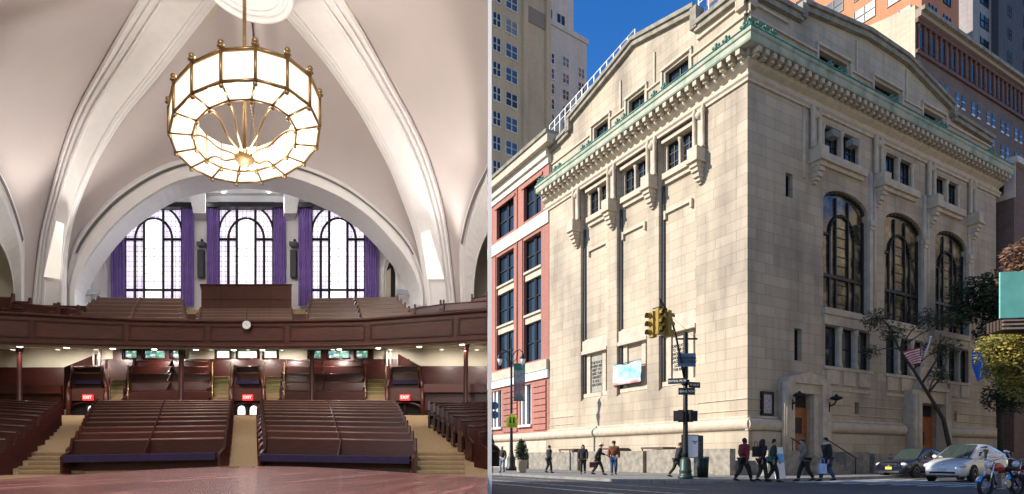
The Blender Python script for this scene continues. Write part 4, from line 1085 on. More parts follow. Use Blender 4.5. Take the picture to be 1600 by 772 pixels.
# ============================================================ motorcycles
def motorbike(label, x, y, rz, tankmat, sc=1):
    t = thing('motorcycle', label, 'motorcycle', (x, y, -.12), rz)       # front towards local -X
    for xw in (-.68, .68):
        w = MB(); Mx = Matrix.Translation((xw, 0, .31)) @ Matrix.Rotation(PI/2, 4, 'X')
        rows = []
        for i in range(25):
            a = 2*PI*i/24; c = Vector((math.cos(a)*.26, math.sin(a)*.26, 0))
            rows.append([Mx @ Vector((math.cos(a)*(.26+.05*math.cos(b_)), math.sin(a)*(.26+.05*math.cos(b_)), .05*math.sin(b_))) for b_ in [2*PI*k/8 for k in range(8)]])
        w.grid(rows, True, close=True); wo_ = w.build('wheel', M['rubber'], t)
        r_ = MB(); r_.lathe([(.22, -.02), (.225, .02)], (0, 0, 0), 24, True, Mx, False)
        for k in range(10): 
            a = PI*k/10; r_.tube([Mx @ Vector((.22*math.cos(a), .22*math.sin(a), 0)), Mx @ Vector((-.22*math.cos(a), -.22*math.sin(a), 0))], .004, 4)
        r_.build('rim', M['alloy'], wo_)
        fd = MB(); rows = []
        for i in range(9):
            a = math.radians(25+130*i/8) if xw < 0 else math.radians(10+120*i/8)
            rows.append([Vector((xw+.35*math.cos(a), s_, .31+.35*math.sin(a)-abs(s_)*.3)) for s_ in (-.07, -.04, 0, .04, .07)])
        fd.grid(rows, True); fd.build('mudguard', M['chrome'], t)
    f_ = MB()
    for s in (-.09, .09): f_.tube([(-.68, s, .31), (-.45, s, .98)], .024, 8)
    f_.build('fork', M['chrome'], t)
    f_ = MB(); f_.tube([(-.42, 0, .85), (-.1, 0, .75), (.35, 0, .72), (.68, .0, .31)], .03, 8); f_.tube([(-.42, 0, .8), (-.25, 0, .35), (.2, 0, .3), (.68, 0, .31)], .025, 8); f_.build('frame', M['iron'], t)
    f_ = MB(); f_.ball((-.17, 0, .83), .2, 14, (1.35, .72, .62)); f_.build('fuel_tank', tankmat, t)
    f_ = MB(); f_.ball((.33, 0, .79), .2, 12, (1.8, .75, .35)); f_.build('seat', cloth('black_vinyl', (.015, .015, .015)), t)
    f_ = MB(); f_.box(-.22, .1, -.13, .13, .3, .5); f_.lathe([(.1, -.17), (.12, -.12), (.12, .12), (.1, .17)], (0, 0, 0), 16, True, Matrix.Translation((.02, 0, .38)) @ Matrix.Rotation(PI/2, 4, 'X'))
    for k in range(5): f_.box(-.2, -.02, -.1, .1, .5+k*.035, .515+k*.035)
    f_.build('engine', M['alloy'], t)
    f_ = MB(); f_.tube([(-.2, .14, .5), (-.2, .18, .25), (.2, .18, .2), (.85, .18, .3)], [.02, .022, .035, .045], 8); f_.build('exhaust', M['chrome'], t)
    f_ = MB(); f_.tube([(-.3, -.38, 1.06), (-.38, -.2, 1.08), (-.44, 0, 1.0), (-.38, .2, 1.08), (-.3, .38, 1.06)], .014, 6); f_.build('handlebar', M['chrome'], t)
    f_ = MB(); f_.ball((-.56, 0, .9), .1, 12, (.8, 1, 1)); f_.build('headlight', M['lampglass'], t)
    for s in (-1, 1):
        f_ = MB(); f_.tube([(-.37, s*.22, 1.08), (-.36, s*.3, 1.24)], .008, 5); f_.ball((-.36, s*.31, 1.27), .06, 10, (.3, 1, .8)); f_.build('mirror', M['chrome'], t)
        f_ = MB(); f_.ball((.62, s*.16, .72), .035, 8); f_.build('indicator', M['redlamp'], t)
    f_ = MB(); f_.ball((.72, 0, .76), .07, 8, (.6, 1, .8)); f_.build('tail_light', M['redlamp'], t)
    f_ = MB(); f_.tube([(.0, -.1, .3), (.05, -.35, .02)], .014, 6); f_.build('kick_stand', M['iron'], t)
    f_ = MB(); rows = [[Vector((-.5-.04*math.cos(b_*2), .17*math.sin(b_), 1.02+h_)) for b_ in (-1.2, -.6, 0, .6, 1.2)] for h_ in (0, .12, .25)]
    f_.grid(rows, True); f_.build('windshield', M['clear'], t)
    return t
redp = plain('red_paint', (.5, .03, .02), .25, .1, coat=1, var=.05)
motorbike('red tanked chrome motorcycle parked nearest the camera at the right edge', px_(1565, 16.6), 16.6, math.radians(20), redp)
motorbike('black motorcycle with red tail light half cut off behind the red one', px_(1603, 18.6), 18.6, math.radians(24), plain('black_paint', (.012, .012, .013), .2, .2, coat=1))

# ============================================================ traffic signal pole
M['pole_green'] = plain('dark_green_pole', (.02, .045, .035), .45, .2, var=.2); M['sig_yellow'] = plain('signal_yellow', (.30, .19, .02), .5, var=.2)
Yp = 27.3; tp = thing('traffic_signal_pole', 'dark green traffic signal pole with a raised arm and signs at the kerb', 'traffic light', (px_(1071, Yp), Yp, 0))
b = MB(); b.lathe([(.14, .9), (.13, 1.2), (.11, 3), (.1, 6.7), (.02, 6.75)], (0, 0, 0), 12); b.build('pole', M['iron'], tp)
b = MB(); b.lathe([(.34, 0), (.34, .12), (.28, .16), (.27, .3), (.3, .36), (.26, .42), (.24, .85), (.16, .98)], (0, 0, 0), 16); b.build('base', M['pole_green'], tp)
b = MB(); b.lathe([(.17, -.12), (.2, 0), (.17, .12)], (0, 0, 4.42), 12); b.build('collar', M['iron'], tp)
tip = P(1030, 466, Yp-.9)-Vector((px_(1071, Yp), Yp, 0))
b = MB(); q = [Vector((0, 0, 4.4)), Vector((-.25, -.15, 5.4)), Vector((-.55, -.4, 6.5)), Vector((-.85, -.65, 7.3)), tip]
b.tube(q, [.06, .05, .045, .05, .04], 8); b.tube([tip, tip+Vector((.15, .1, -.6))], .03, 6); b.build('arm', M['iron'], tp)
b = MB(); b.tube([(-.45, 0, 6.42), (.55, 0, 6.42)], .045, 6); b.build('cross_bar', M['iron'], tp)
b = MB(); b.tube([(.5, 0, 6.44), q[3]], .008, 4); b.build('guy_wire', M['iron'], tp)
def signal(c, rz, lensed):
    s_ = MB(); R_ = Matrix.Translation(c) @ Matrix.Rotation(rz, 4, 'Z')
    s_.box(-.17, .17, -.1, .12, -.58, .58, R_)
    so_ = s_.build('signal_head', M['sig_yellow'], tp, bevel=.02)
    for k in (-.37, 0, .37):
        v = MB(); rows = []
        for (y, r) in ((-.1, .13), (-.32, .14)):
            rows.append([R_ @ Vector((r*math.cos(a), y, k+r*math.sin(a))) for a in [math.radians(-30+240*i/10) for i in range(11)]])
        v.grid(rows, True); v.build('visor', M['sig_yellow'], so_)
        v = MB(); v.lathe([(.125, 0), (.1, .03)], (0, 0, 0), 14, True, R_ @ Matrix.Translation((0, -.1, k)) @ Matrix.Rotation(PI/2, 4, 'X')); v.build('lens', M['void'], so_)
sc_ = P(1031, 503, Yp-1)-Vector((px_(1071, Yp), Yp, 0))
signal(sc_+Vector((-.02, -.1, 0)), math.radians(25), True); signal(sc_+Vector((-.3, .1, -.1)), math.radians(-70), True); signal(sc_+Vector((.38, .15, -.05)), math.radians(120), True)
b = MB(); b.tube([sc_+Vector((-.3, .1, .6)), sc_+Vector((0, 0, .66)), sc_+Vector((.35, .15, .6))], .03, 6); b.tube([sc_+Vector((0, 0, .66)), q[3]], .03, 6); b.build('hanger', M['iron'], tp)
for s, rz in ((-1, -.3), (1, .5)):
    b = MB(); R_ = Matrix.Translation((s*.32, -.02, 2.88)) @ Matrix.Rotation(rz, 4, 'Z'); b.box(-.23, .23, -.1, .1, -.24, .24, R_); so_ = b.build('pedestrian_signal', M['iron'], tp, bevel=.02)
    b = MB(); b.box(-.19, .19, -.112, -.1, -.2, .2, R_); b.build('lens', M['void'], so_)
    b = MB(); b.tube([(0, 0, 3.14), (s*.34, -.02, 3.14)], .025, 6); b.tube([(0, 0, 2.62), (s*.34, -.02, 2.62)], .025, 6); b.build('bracket', M['iron'], tp)
M['signblue'] = plain('grey_blue_sign', (.07, .12, .22), .5); M['signblack'] = plain('black_sign', (.015, .015, .018), .5); M['signtext'] = plain('pale_lettering', (.55, .57, .6), .5)
def pole_sign(name, label, txt, px0, px1, py0, py1, Y, mat, tsize, rz=0, tmat='signtext', arrow=False, parent=None):
    c = P((px0+px1)/2, (py0+py1)/2, Y); w = (px1-px0)/F*Y/math.cos(rz); h = (py1-py0)/F*Y
    t = thing(name, label, 'sign', c, rz); b = MB(); b.box(-w/2, w/2, -.012, .012, -h/2, h/2); so_ = b.build('panel', mat, t)
    text(txt, tsize, M[tmat], so_, Matrix.Translation((.06 if arrow else 0, -.016, 0)) @ Matrix.Rotation(PI/2, 4, 'X'), bold=.004, line=.95)
    if arrow:
        a = MB(); a.prism([(-w*.46, -.015, 0), (-w*.34, -.015, -h*.32), (-w*.34, -.015, -h*.12), (-w*.2, -.015, -h*.12), (-w*.2, -.015, h*.12), (-w*.34, -.015, h*.12), (-w*.34, -.015, h*.32)], (0, -.004, 0)); a.build('arrow', M[tmat], so_)
pole_sign('parking_sign', 'blue grey sign reading PASSENGER CARS ONLY on the signal pole', 'PASSENGER\nCARS ONLY', 1059, 1087, 552, 573, Yp-.16, M['signblue'], .17, tmat='signblack')
pole_sign('street_name_sign', 'upper dark street name sign pointing left from the signal pole', 'CENTRAL PK W', 1045, 1069, 591, 600, Yp-.3, M['signblack'], .12, -.35)
pole_sign('street_name_sign', 'small dark street name sign pointing right from the signal pole', 'W 64 ST', 1075, 1095, 597, 606, Yp-.2, M['signblack'], .14, .35)
pole_sign('one_way_sign', 'black one way arrow sign across the signal pole', 'ONE WAY', 1060, 1086, 606, 617, Yp-.17, M['signblack'], .15, 0, arrow=True)
# litter bin
lb = thing('litter_bin', 'dark green wire litter bin beside the signal pole', 'litter bin', (px_(1098, 27.6), 27.6, 0))
b = MB()
for k in range(26):
    a = 2*PI*k/26; b.tube([(.23*math.cos(a), .23*math.sin(a), .04), (.27*math.cos(a), .27*math.sin(a), 1.0)], .012, 4)
for z in (.05, .35, .7, 1.0): b.tube([((.23+.04*z)*math.cos(2*PI*i/20), (.23+.04*z)*math.sin(2*PI*i/20), z) for i in range(21)], .018, 5)
b.build('cage', M['pole_green'], lb)
b = MB(); b.lathe([(.2, .04), (.24, .93), (.2, .95)], (0, 0, 0), 14); b.build('liner', M['signblack'], lb)
# phone kiosk with a lit looking white advert
pk = thing('phone_kiosk', 'graffiti covered phone kiosk with a white advert panel behind the signal pole', 'phone kiosk', (px_(1079, 29.2), 29.2, 0), .15)
b = MB(); b.box(-.28, .5, -.35, .35, 1.05, 2.05); b.box(.32, .5, -.35, .35, .05, 1.05); b.box(-.3, .52, -.4, .4, 0, .06); b.build('shell', plain('kiosk_metal', (.06, .065, .07), .4, .5, var=.6, scale=12), pk, bevel=.02)
b = MB(); b.box(-.62, .22, -.42, -.3, .95, 2.08); so_ = b.build('advert_case', M['iron'], pk)
b = MB(); b.box(-.58, .18, -.432, -.42, .99, 2.04); ao = b.build('advert', plain('white_advert', (.85, .87, .9), .4, var=.03), so_)
b = MB(); b.box(-.12, .14, -.437, -.433, 1.72, 1.78); b.prism([(-.06, -.433, 1.7), (.1, -.433, 1.7), (.02, -.433, 1.6)], (0, -.004, 0)); b.build('advert_mark', plain('mark_blue', (.05, .25, .6), .4), ao)
b = MB(); b.box(.0, .26, -.37, -.35, 1.25, 1.75); b.build('telephone', M['alloy'], pk)
# sandwich board
sb = thing('sandwich_board', 'pale blue and white pavement sign behind the pair at the crossing', 'sign', (px_(1214, 27.5), 27.5, 0), .3)
b = MB(); b.prism([(-.28, -.25, 0), (.28, -.25, 0), (.28, -.21, 0), (-.28, -.21, 0)], (0, .2, 1.45)); b.prism([(-.28, .25, 0), (.28, .25, 0), (.28, .21, 0), (-.28, .21, 0)], (0, -.2, 1.45)); so_ = b.build('board', M['white'], sb)
b = MB(); b.prism([(-.25, -.16, .75), (.25, -.16, .75), (.25, -.1, 1.15), (-.25, -.1, 1.15)], (0, -.012, .0)); b.build('print', plain('print_blue', (.1, .38, .75), .4), so_)

# ============================================================ street lamp, signs, shrub, low wall
Yl = 44.0; sl_ = thing('street_lamp', 'tall black street lamp with twin lanterns by the brick building', 'street lamp', (px_(799, Yl), Yl, 0))
b = MB(); b.lathe([(.42, 0), (.42, .2), (.3, .35), (.3, .9), (.2, 1.1), (.14, 1.4), (.1, 3), (.075, 8.2), (.05, 8.9), (.02, 9.6), (.08, 9.65), (.01, 9.8)], (0, 0, 0), 12); b.build('post', M['iron'], sl_)
for s in (-1, 1):
    b = MB(); b.tube([(0, 0, 8.3), (s*.3, 0, 8.8), (s*.62, 0, 8.95), (s*.85, 0, 8.7)], .035, 6); b.tube([(0, 0, 7.9), (s*.35, 0, 8.2), (s*.5, 0, 8.85)], .025, 6); b.build('scroll_arm', M['iron'], sl_)
    b = MB(); b.lathe([(.05, 0), (.12, .25), (.2, .5), (.24, .56), (.1, .8), (.03, .95)], (s*.85, 0, 7.75), 10); lo_ = b.build('lantern', M['iron'], sl_)
    b = MB(); b.lathe([(.06, .02), (.13, .26), (.2, .5)], (s*.85, 0, 7.74), 10); b.build('lantern_glass', M['lampglass'], lo_)
bp = thing('lamp_post_banner', 'vertical green and pink banner hung on the street lamp', 'banner', (px_(799, Yl)+.15, Yl, 5.15), 0)
b = MB(); rows = [[Vector((.02+.85*i/4, .03*math.sin(i+j), 2.75*j/8)) for i in range(5)] for j in range(9)]; b.grid(rows, True)
def lb_mat():
    m, nt, bb_ = newmat('banner_print_green'); oc = objco(nt); sp = nt.nodes.new('ShaderNodeSeparateXYZ'); nt.links.new(oc, sp.inputs[0])
    a = nt.nodes.new('ShaderNodeMath'); a.operation = 'DIVIDE'; nt.links.new(sp.outputs[2], a.inputs[0]); a.inputs[1].default_value = 2.75
    r = ramp(nt, a.outputs[0], [(0, (.04, .16, .13)), (.12, (.30, .28, .25)), (.14, (.42, .28, .26)), (.45, (.38, .22, .2)), (.55, (.4, .42, .4)), (.82, (.42, .38, .37)), (.83, (.05, .27, .2)), (1, (.05, .27, .2))])
    r2 = ramp(nt, nz(nt, 4, 5, oc).outputs[0], [(.4, (.7, .7, .7)), (.6, (1.1, 1.1, 1.1))]); nt.links.new(mix(nt, r.outputs[0], r2.outputs[0], 1, 'MULTIPLY'), bb_.inputs['Base Color']); return m
b.build('cloth', lb_mat(), bp)
b = MB(); b.tube([(-.15, 0, 2.75), (.9, 0, 2.75)], .02, 5); b.tube([(-.15, 0, 0), (.9, 0, 0)], .02, 5); b.build('rod', M['iron'], bp)
sg = thing('school_sign', 'yellow green pentagon school crossing sign on the street lamp', 'sign', P(800, 657, Yl-.3))
b = MB(); b.prism([(-.42, 0, -.52), (.42, 0, -.52), (.42, 0, .1), (0, 0, .55), (-.42, 0, .1)], (0, -.02, 0)); so_ = b.build('panel', plain('fluorescent_yellow', (.55, .72, .02), .5, var=.05), sg)
for s in (-.13, .13):
    b = MB(); b.ball((s, -.03, .2), .06, 8, (1, .2, 1)); b.prism([(s-.08, -.022, -.2), (s+.08, -.022, -.2), (s+.05, -.022, .14), (s-.05, -.022, .14)], (0, -.006, 0)); b.build('walking_figure', M['signblack'], so_)
b = MB(); 
for z in (-.28, -.38, -.47): b.box(-.3, .3, -.028, -.02, z, z+.03)
b.build('walking_lines', M['signblack'], so_)
rs = thing('round_sign', 'dark blue round signs on a thin pole cut by the left edge of the street', 'sign', (px_(773, 36), 36, 0))
b = MB(); b.tube([(-.12, 0, 0), (-.12, 0, 4.4)], .03, 6); b.build('post', M['iron'], rs)
for z in (4.1, 3.55):
    b = MB(); b.lathe([(.24, 0), (.24, .02)], (0, 0, 0), 18, False, Matrix.Translation((.0, 0, z)) @ Matrix.Rotation(PI/2, 4, 'X')); b.build('panel', M['signblue'], rs)
def leaves(name, mat, parent, blobs, n, size, seed=1, squash=1.0, shell=.0):
    r = random.Random(seed); mb = MB(); tot = sum(b_[3]**2 for b_ in blobs)
    for (x, y, z, rad) in blobs:
        for _ in range(int(n*rad*rad/tot)):
            d = Vector((r.gauss(0, 1), r.gauss(0, 1), r.gauss(0, 1))).normalized(); q = rad*(shell+(1-shell)*r.random()**.45)
            c = Vector((x, y, z))+Vector((d.x*q, d.y*q, d.z*q*squash))
            s = size*r.uniform(.6, 1.3); a = Vector((r.gauss(0, 1), r.gauss(0, 1), r.gauss(0, .6))).normalized(); b_ = a.orthogonal().normalized(); b_ = (b_+a.cross(b_)*r.uniform(-1, 1)).normalized()
            mb.add([c-a*s, c-b_*s*.45, c+a*s, c+b_*s*.45], [(0, 1, 2, 3)])
    return mb.build(name, mat, parent)
def leafmat(name, stops):
    if name in M: return M[name]
    m, nt, b_ = newmat(name); oc = objco(nt)
    n = nz(nt, 2.3, 6, oc); r = ramp(nt, n.outputs[0], stops); nt.links.new(r.outputs[0], b_.inputs['Base Color']); b_.inputs['Roughness'].default_value = .7
    tr = nt.nodes.new('ShaderNodeBsdfTranslucent'); nt.links.new(r.outputs[0], tr.inputs[0]); ms = nt.nodes.new('ShaderNodeMixShader'); ms.inputs[0].default_value = .3
    out = nt.nodes['Material Output']; nt.links.new(b_.outputs[0], ms.inputs[1]); nt.links.new(tr.outputs[0], ms.inputs[2]); nt.links.new(ms.outputs[0], out.inputs[0])
    M[name] = m; return m
M['bark'] = plain('dark_bark', (.045, .037, .03), .9, var=.4, scale=8, bmp=.5)
def tree(label, base, pts, rad, limbs, blobs, n, size, lm, seed, rz=0, squash=.8):
    t = thing('street_tree', label, 'tree', base)
    b = MB(); b.tube(pts, rad, 9); tk = b.build('trunk', M['bark'], t)
    b = MB(); r = random.Random(seed)
    for L_ in limbs: b.tube(L_, [.07, .045, .02, .01][:len(L_)] if len(L_) > 2 else [.05, .015], 6)
    for (x, y, z, rd_) in blobs:
        if rd_ < 0: continue
        j = min(pts, key=lambda p: (Vector(p)-Vector((x, y, z))).length)
        b.tube([Vector(j), Vector(j).lerp(Vector((x, y, z)), .5)+Vector((r.uniform(-.2, .2), 0, r.uniform(0, .3))), (x, y, z)], [.05, .035, .015], 5)
        for _ in range(4): b.tube([(x, y, z), (x+r.uniform(-1, 1)*rd_*.8, y+r.uniform(-1, 1)*rd_*.8, z+r.uniform(-.6, 1)*rd_*.8)], [.015, .006], 4)
    b.build('limbs', M['bark'], tk)
    leaves('crown', lm, t, blobs, n, size, seed, squash)
    return t
# conical shrub in a pot
sp_ = thing('potted_shrub', 'dark green conical shrub in a pale stone pot by the low wall', 'shrub', (px_(815, 38), 38, 0))
b = MB(); b.lathe([(.26, 0), (.3, .1), (.36, .75), (.4, .8), (.34, .82)], (0, 0, 0), 14); b.build('pot', M['stone_trim'], sp_)
leaves('foliage', leafmat('dark_conifer', [(.35, (.008, .02, .008)), (.6, (.03, .06, .02))]), sp_, [(0, 0, 1.05, .48), (0, 0, 1.4, .44), (0, 0, 1.7, .34), (0, 0, 1.98, .2)], 2600, .06, 3)
# low granite wall along the left face
lwall = thing('low_stone_wall', 'low weathered granite wall in front of the sunlit left face', 'wall', tuple(W_of(stoneb) @ Vector((0, 0, 0))), RZ)
u = 1.2
for k, (a, b_, n0, h) in enumerate(((-.28, 6.2, 1.75, 1.45), (6.3, 8.6, 1.95, 1.38), (8.7, 13.2, 1.75, 1.4), (13.3, 15.8, 1.95, 1.34), (15.9, 20.5, 1.75, 1.38), (20.6, 22.0, 1.95, 1.3))):
    m_ = MB(); fbox(m_, fl, a, b_, n0-.45, n0, 0, h); m_.build('wall_block', M['granite'], lwall, bevel=.02)
bz = plain('bronze_plate', (.12, .07, .045), .5, .5)
for (a, b_) in ((9.4, 11.2), (5.0, 7.0), (14.4, 16.4)):
    m_ = MB(); fbox(m_, fl, a, b_, .4, 1.5, 1.5, 1.62)
    for q_ in (a+.05, b_-.12): fbox(m_, fl, q_, q_+.07, .45, .52, 0, 1.5); fbox(m_, fl, q_, q_+.07, 1.4, 1.47, 0, 1.5)
    m_.build('hatch_frame', bz, lwall)

# ============================================================ flags, trees and shed on the right
def flag(label, uv, z, d, mat_fn, w, h, rz, name='flag'):
    o = ground_uv(*uv); t = thing(name, label, 'flag', (o.x, o.y, z), 0)
    tipv = Vector(d); b = MB(); b.tube([(0, 0, 0), tipv], [.05, .03], 8); b.ball(tipv, .07, 8); b.build('pole', M['white'], t)
    return t, tipv
usf = thing('flag', 'striped red and white flag with blue starred corner on an angled pole above the cars', 'flag', P(1432, 600, 37.4))
M['flag_red'] = cloth('flag_red', (.5, .04, .05)); M['flag_white'] = cloth('flag_white', (.75, .72, .7)); M['flag_blue'] = cloth('flag_navy', (.02, .03, .12))
b = MB(); b.tube([P(1430, 602, 37.8), P(1454, 528, 36.2)], [.06, .035], 8); b.ball(P(1454, 527, 36.2), .08, 8); b.build('pole', M['white'], usf, world=True)
def fpt(a, f_):      # a: across the stripes 0..1, f_: from hoist to fly 0..1
    t = P(1453+(1412-1453)*f_, 532+(553-532)*f_+3*math.sin(f_*5), 36.3); u_ = P(1441+(1419-1441)*f_, 561+(584-561)*f_+4*math.sin(f_*6+1), 36.5)
    return t.lerp(u_, a)+Vector((0, .22*math.sin(f_*9+a*2), 0))
for k in range(13):
    b = MB(); b.grid([[fpt((k+j/2)/13, f_/12) for j in range(3)] for f_ in range(13)], True); b.build('stripe', M['flag_red'] if k % 2 == 0 else M['flag_white'], usf, world=True)
b = MB(); b.grid([[fpt(j/6*.54, f_/6*.42)+Vector((0, -.03, 0)) for j in range(7)] for f_ in range(7)], True); co_ = b.build('canton', M['flag_blue'], usf, world=True)
for i in range(4):
    for j in range(5):
        b = MB(); b.ball(fpt(.07+i*.13, .04+j*.085)+Vector((0, -.05, 0)), .03, 5, (1, .3, 1)); b.build('star', M['flag_white'], co_, world=True)
blf = thing('flag', 'bright blue hanging flag with white letters beside the dark tree', 'flag', P(1546, 560, 42.2))
M['blue_flag'] = cloth('bright_blue_flag', (.02, .15, .62))
b = MB(); b.tube([P(1552, 562, 43.5), P(1519, 540, 40.6)], [.06, .035], 8); b.build('pole', M['white'], blf, world=True)
def bpt(a, f_): return P(1520+a*23-3*f_*a+3*f_*(1-a)*1.5, 545-a*6+f_*(52-a*4)+2*math.sin(a*3), 41)+Vector((0, .2*math.sin(a*7+f_*4), 0))
b = MB(); b.grid([[bpt(j/8, f_/10) for j in range(9)] for f_ in range(11)], True); so_ = b.build('cloth', M['blue_flag'], blf, world=True)
for strokes in (((.55, .08, .8, .12), (.55, .08, .6, .36), (.57, .2, .75, .24)), ((.45, .45, .5, .62), (.45, .45, .75, .48), (.48, .6, .75, .63)), ((.35, .7, .4, .92), (.35, .7, .7, .74), (.4, .9, .7, .93), (.38, .8, .62, .83))):
    b = MB()
    for (a0, f0, a1_, f1) in strokes: b.tube([bpt(a0+(a1_-a0)*i/6, f0+(f1-f0)*i/6)+Vector((0, -.04, 0)) for i in range(7)], .045, 5)
    b.build('letter', M['flag_white'], so_, world=True)

g1 = leafmat('thin_grey_green', [(.35, (.03, .04, .02)), (.65, (.10, .11, .05))])
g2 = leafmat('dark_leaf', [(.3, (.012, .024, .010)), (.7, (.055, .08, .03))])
g3 = leafmat('yellow_green_leaf', [(.3, (.08, .09, .02)), (.5, (.30, .26, .06)), (.7, (.48, .33, .05))])
g4 = leafmat('rusty_leaf', [(.3, (.08, .04, .02)), (.65, (.28, .15, .09))])
def rel(px, py, Y, base): return P(px, py, Y)-Vector(base)
bs = ground_uv(14.0, -3.6); bs = (bs.x, bs.y, 0); Y1 = bs[1]
tpt = [rel(1487, 742, Y1, bs), rel(1484, 700, Y1, bs), rel(1474, 655, Y1-.2, bs), rel(1450, 615, Y1-.3, bs), rel(1427, 578, Y1-.5, bs), rel(1405, 545, Y1-.6, bs), rel(1385, 505, Y1-.6, bs)]
tree('thin leaning street tree with sparse grey green leaves in front of the arched windows', bs, tpt, [.17, .14, .12, .10, .08, .055, .03],
     [[rel(1450, 615, Y1-.3, bs), rel(1470, 590, Y1, bs), rel(1480, 560, Y1, bs)], [rel(1440, 600, Y1-.4, bs), rel(1465, 560, Y1-.4, bs), rel(1470, 520, Y1, bs)]],
     [tuple(rel(*q, bs))+(r_,) for q, r_ in (((1370, 500, Y1-.6), .9), ((1395, 520, Y1-.4), .8), ((1446, 500, Y1-.4), .9), ((1476, 500, Y1), .8), ((1478, 545, Y1), .9), ((1360, 550, Y1), .6), ((1468, 585, Y1-.3), .7))], 3800, .085, g1, 11)
bs = ground_uv(21.5, -3.4); bs = (bs.x, bs.y, 0); Y2 = bs[1]
tree('dense very dark green street tree in the shade at the far end of the hall', bs, [(0, 0, 0), (0, 0, 4), (-.3, 0, 8), (-.5, 0, 11)], [.2, .17, .12, .05], [],
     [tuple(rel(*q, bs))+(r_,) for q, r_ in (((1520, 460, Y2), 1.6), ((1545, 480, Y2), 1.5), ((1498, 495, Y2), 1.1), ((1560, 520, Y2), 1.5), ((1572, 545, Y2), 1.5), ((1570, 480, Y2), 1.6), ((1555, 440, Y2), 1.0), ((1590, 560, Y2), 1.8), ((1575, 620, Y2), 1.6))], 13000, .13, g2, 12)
bs = (px_(1640, 22), 22, 0)
tree('yellow green autumn tree reaching in from the right edge under the teal box', bs, [(0, 0, 0), (0, 0, 3), (-.3, 0, 5)], [.16, .13, .08], [],
     [tuple(rel(*q, bs))+(r_,) for q, r_ in (((1580, 540, 21), .9), ((1560, 555, 21), .75), ((1590, 575, 21), 1.0), ((1548, 540, 21), .5), ((1600, 600, 21), .8), ((1560, 580, 21), .5), ((1615, 550, 21), 1.1), ((1590, 520, 21), .4))], 6500, .075, g3, 13)
bs = (px_(1650, 30), 30, 0)
tree('rusty leaved tree top showing just above the teal box', bs, [(0, 0, 0), (0, 0, 6), (-.6, 0, 11)], [.22, .18, .1], [],
     [tuple(rel(*q, bs))+(r_,) for q, r_ in (((1592, 400, 29), .8), ((1604, 420, 29), .9), ((1585, 430, 29), .8), ((1612, 385, 29), .8), ((1620, 430, 29), 1.2))], 2200, .13, g4, 14)
# scaffold shed: teal hoarding on a frame
Ys = 19.0; x0 = px_(1563, Ys); sd = thing('scaffold_shed', 'teal painted hoarding box of a sidewalk shed cut by the right edge', 'scaffold', (x0, Ys, 0), -.12)
zt_, zb_ = pz(425, Ys), pz(497, Ys)
b = MB(); b.box(0, 4.5, 0, .06, zb_, zt_); b.prism([(0, .061, zb_), (.06, .061, zb_), (.06, .061, zt_), (0, .061, zt_)], (2.2, 2.6, 0)); b.build('hoarding', plain('teal_paint', (.16, .50, .42), .6, var=.12, scale=2), sd)
for k in range(5):
    b = MB(); b.box(.12, 4.4, .1+k*.16, .2+k*.16, zb_-.35, zb_+.0); b.build('joist', plain('joist_timber', (.06, .035, .025), .8), sd)
b = MB(); 
for k in range(3): b.box(.1, 4.4, .02, .06, zb_-.1-k*.13, zb_-.04-k*.13)
b.build('ledger', M['darkband'], sd)
for (x, y) in ((4.3, .3), (4.3, 2.6)):
    b = MB(); b.tube([(x, y, -.1), (x, y, zb_-.3)], .05, 6); b.build('upright', M['iron'], sd)
# ============================================================ the assembly hall, left of the dividing wall
AX = -413/F                                  # the hall's axis drifts to the left as it goes back
def hx(px): return (px-800)/F
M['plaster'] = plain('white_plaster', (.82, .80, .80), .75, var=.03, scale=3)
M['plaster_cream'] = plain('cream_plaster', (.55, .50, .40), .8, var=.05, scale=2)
def vaultmat():
    m, nt, b = newmat('tinted_vault_plaster'); oc = objco(nt)
    n = nz(nt, .5, 4, oc); r = ramp(nt, n.outputs[0], [(.3, (.53, .475, .475)), (.7, (.57, .51, .505))])
    nt.links.new(r.outputs[0], b.inputs['Base Color']); b.inputs['Roughness'].default_value = .85
    bump(nt, b, nz(nt, 30, 4, oc).outputs[0], .08, .01); return m
M['vault'] = vaultmat()
def woodmat(name, c1, c2, rough=.28, sc=(1, 1, 14), coat=.1):
    m, nt, b = newmat(name); oc = objco(nt)
    n = nz(nt, 3.0, 8, mapping(nt, oc, sc=sc), .6); r = ramp(nt, n.outputs[0], [(.3, c1), (.7, c2)])
    n2 = nz(nt, .8, 4, oc); r2 = ramp(nt, n2.outputs[0], [(.3, (.75, .75, .75)), (.7, (1.15, 1.15, 1.15))])
    nt.links.new(mix(nt, r.outputs[0], r2.outputs[0], 1, 'MULTIPLY'), b.inputs['Base Color'])
    b.inputs['Roughness'].default_value = rough; b.inputs['Coat Weight'].default_value = coat; b.inputs['Coat Roughness'].default_value = .25
    return m
M['mahogany'] = woodmat('dark_mahogany', (.022, .004, .0035), (.072, .012, .009), .4)
M['mahogany_red'] = woodmat('red_mahogany', (.05, .009, .006), (.12, .022, .014), .4)
M['panelwood'] = woodmat('brown_panelling', (.054, .014, .010), (.10, .030, .020), .5)
M['galleryseat'] = woodmat('dull_brown_seat', (.10, .055, .042), (.16, .09, .07), .4, (14, 1, 1))
M['rail_light'] = woodmat('pale_rail', (.20, .10, .075), (.32, .18, .14), .3)  # paler brown than the pew wood
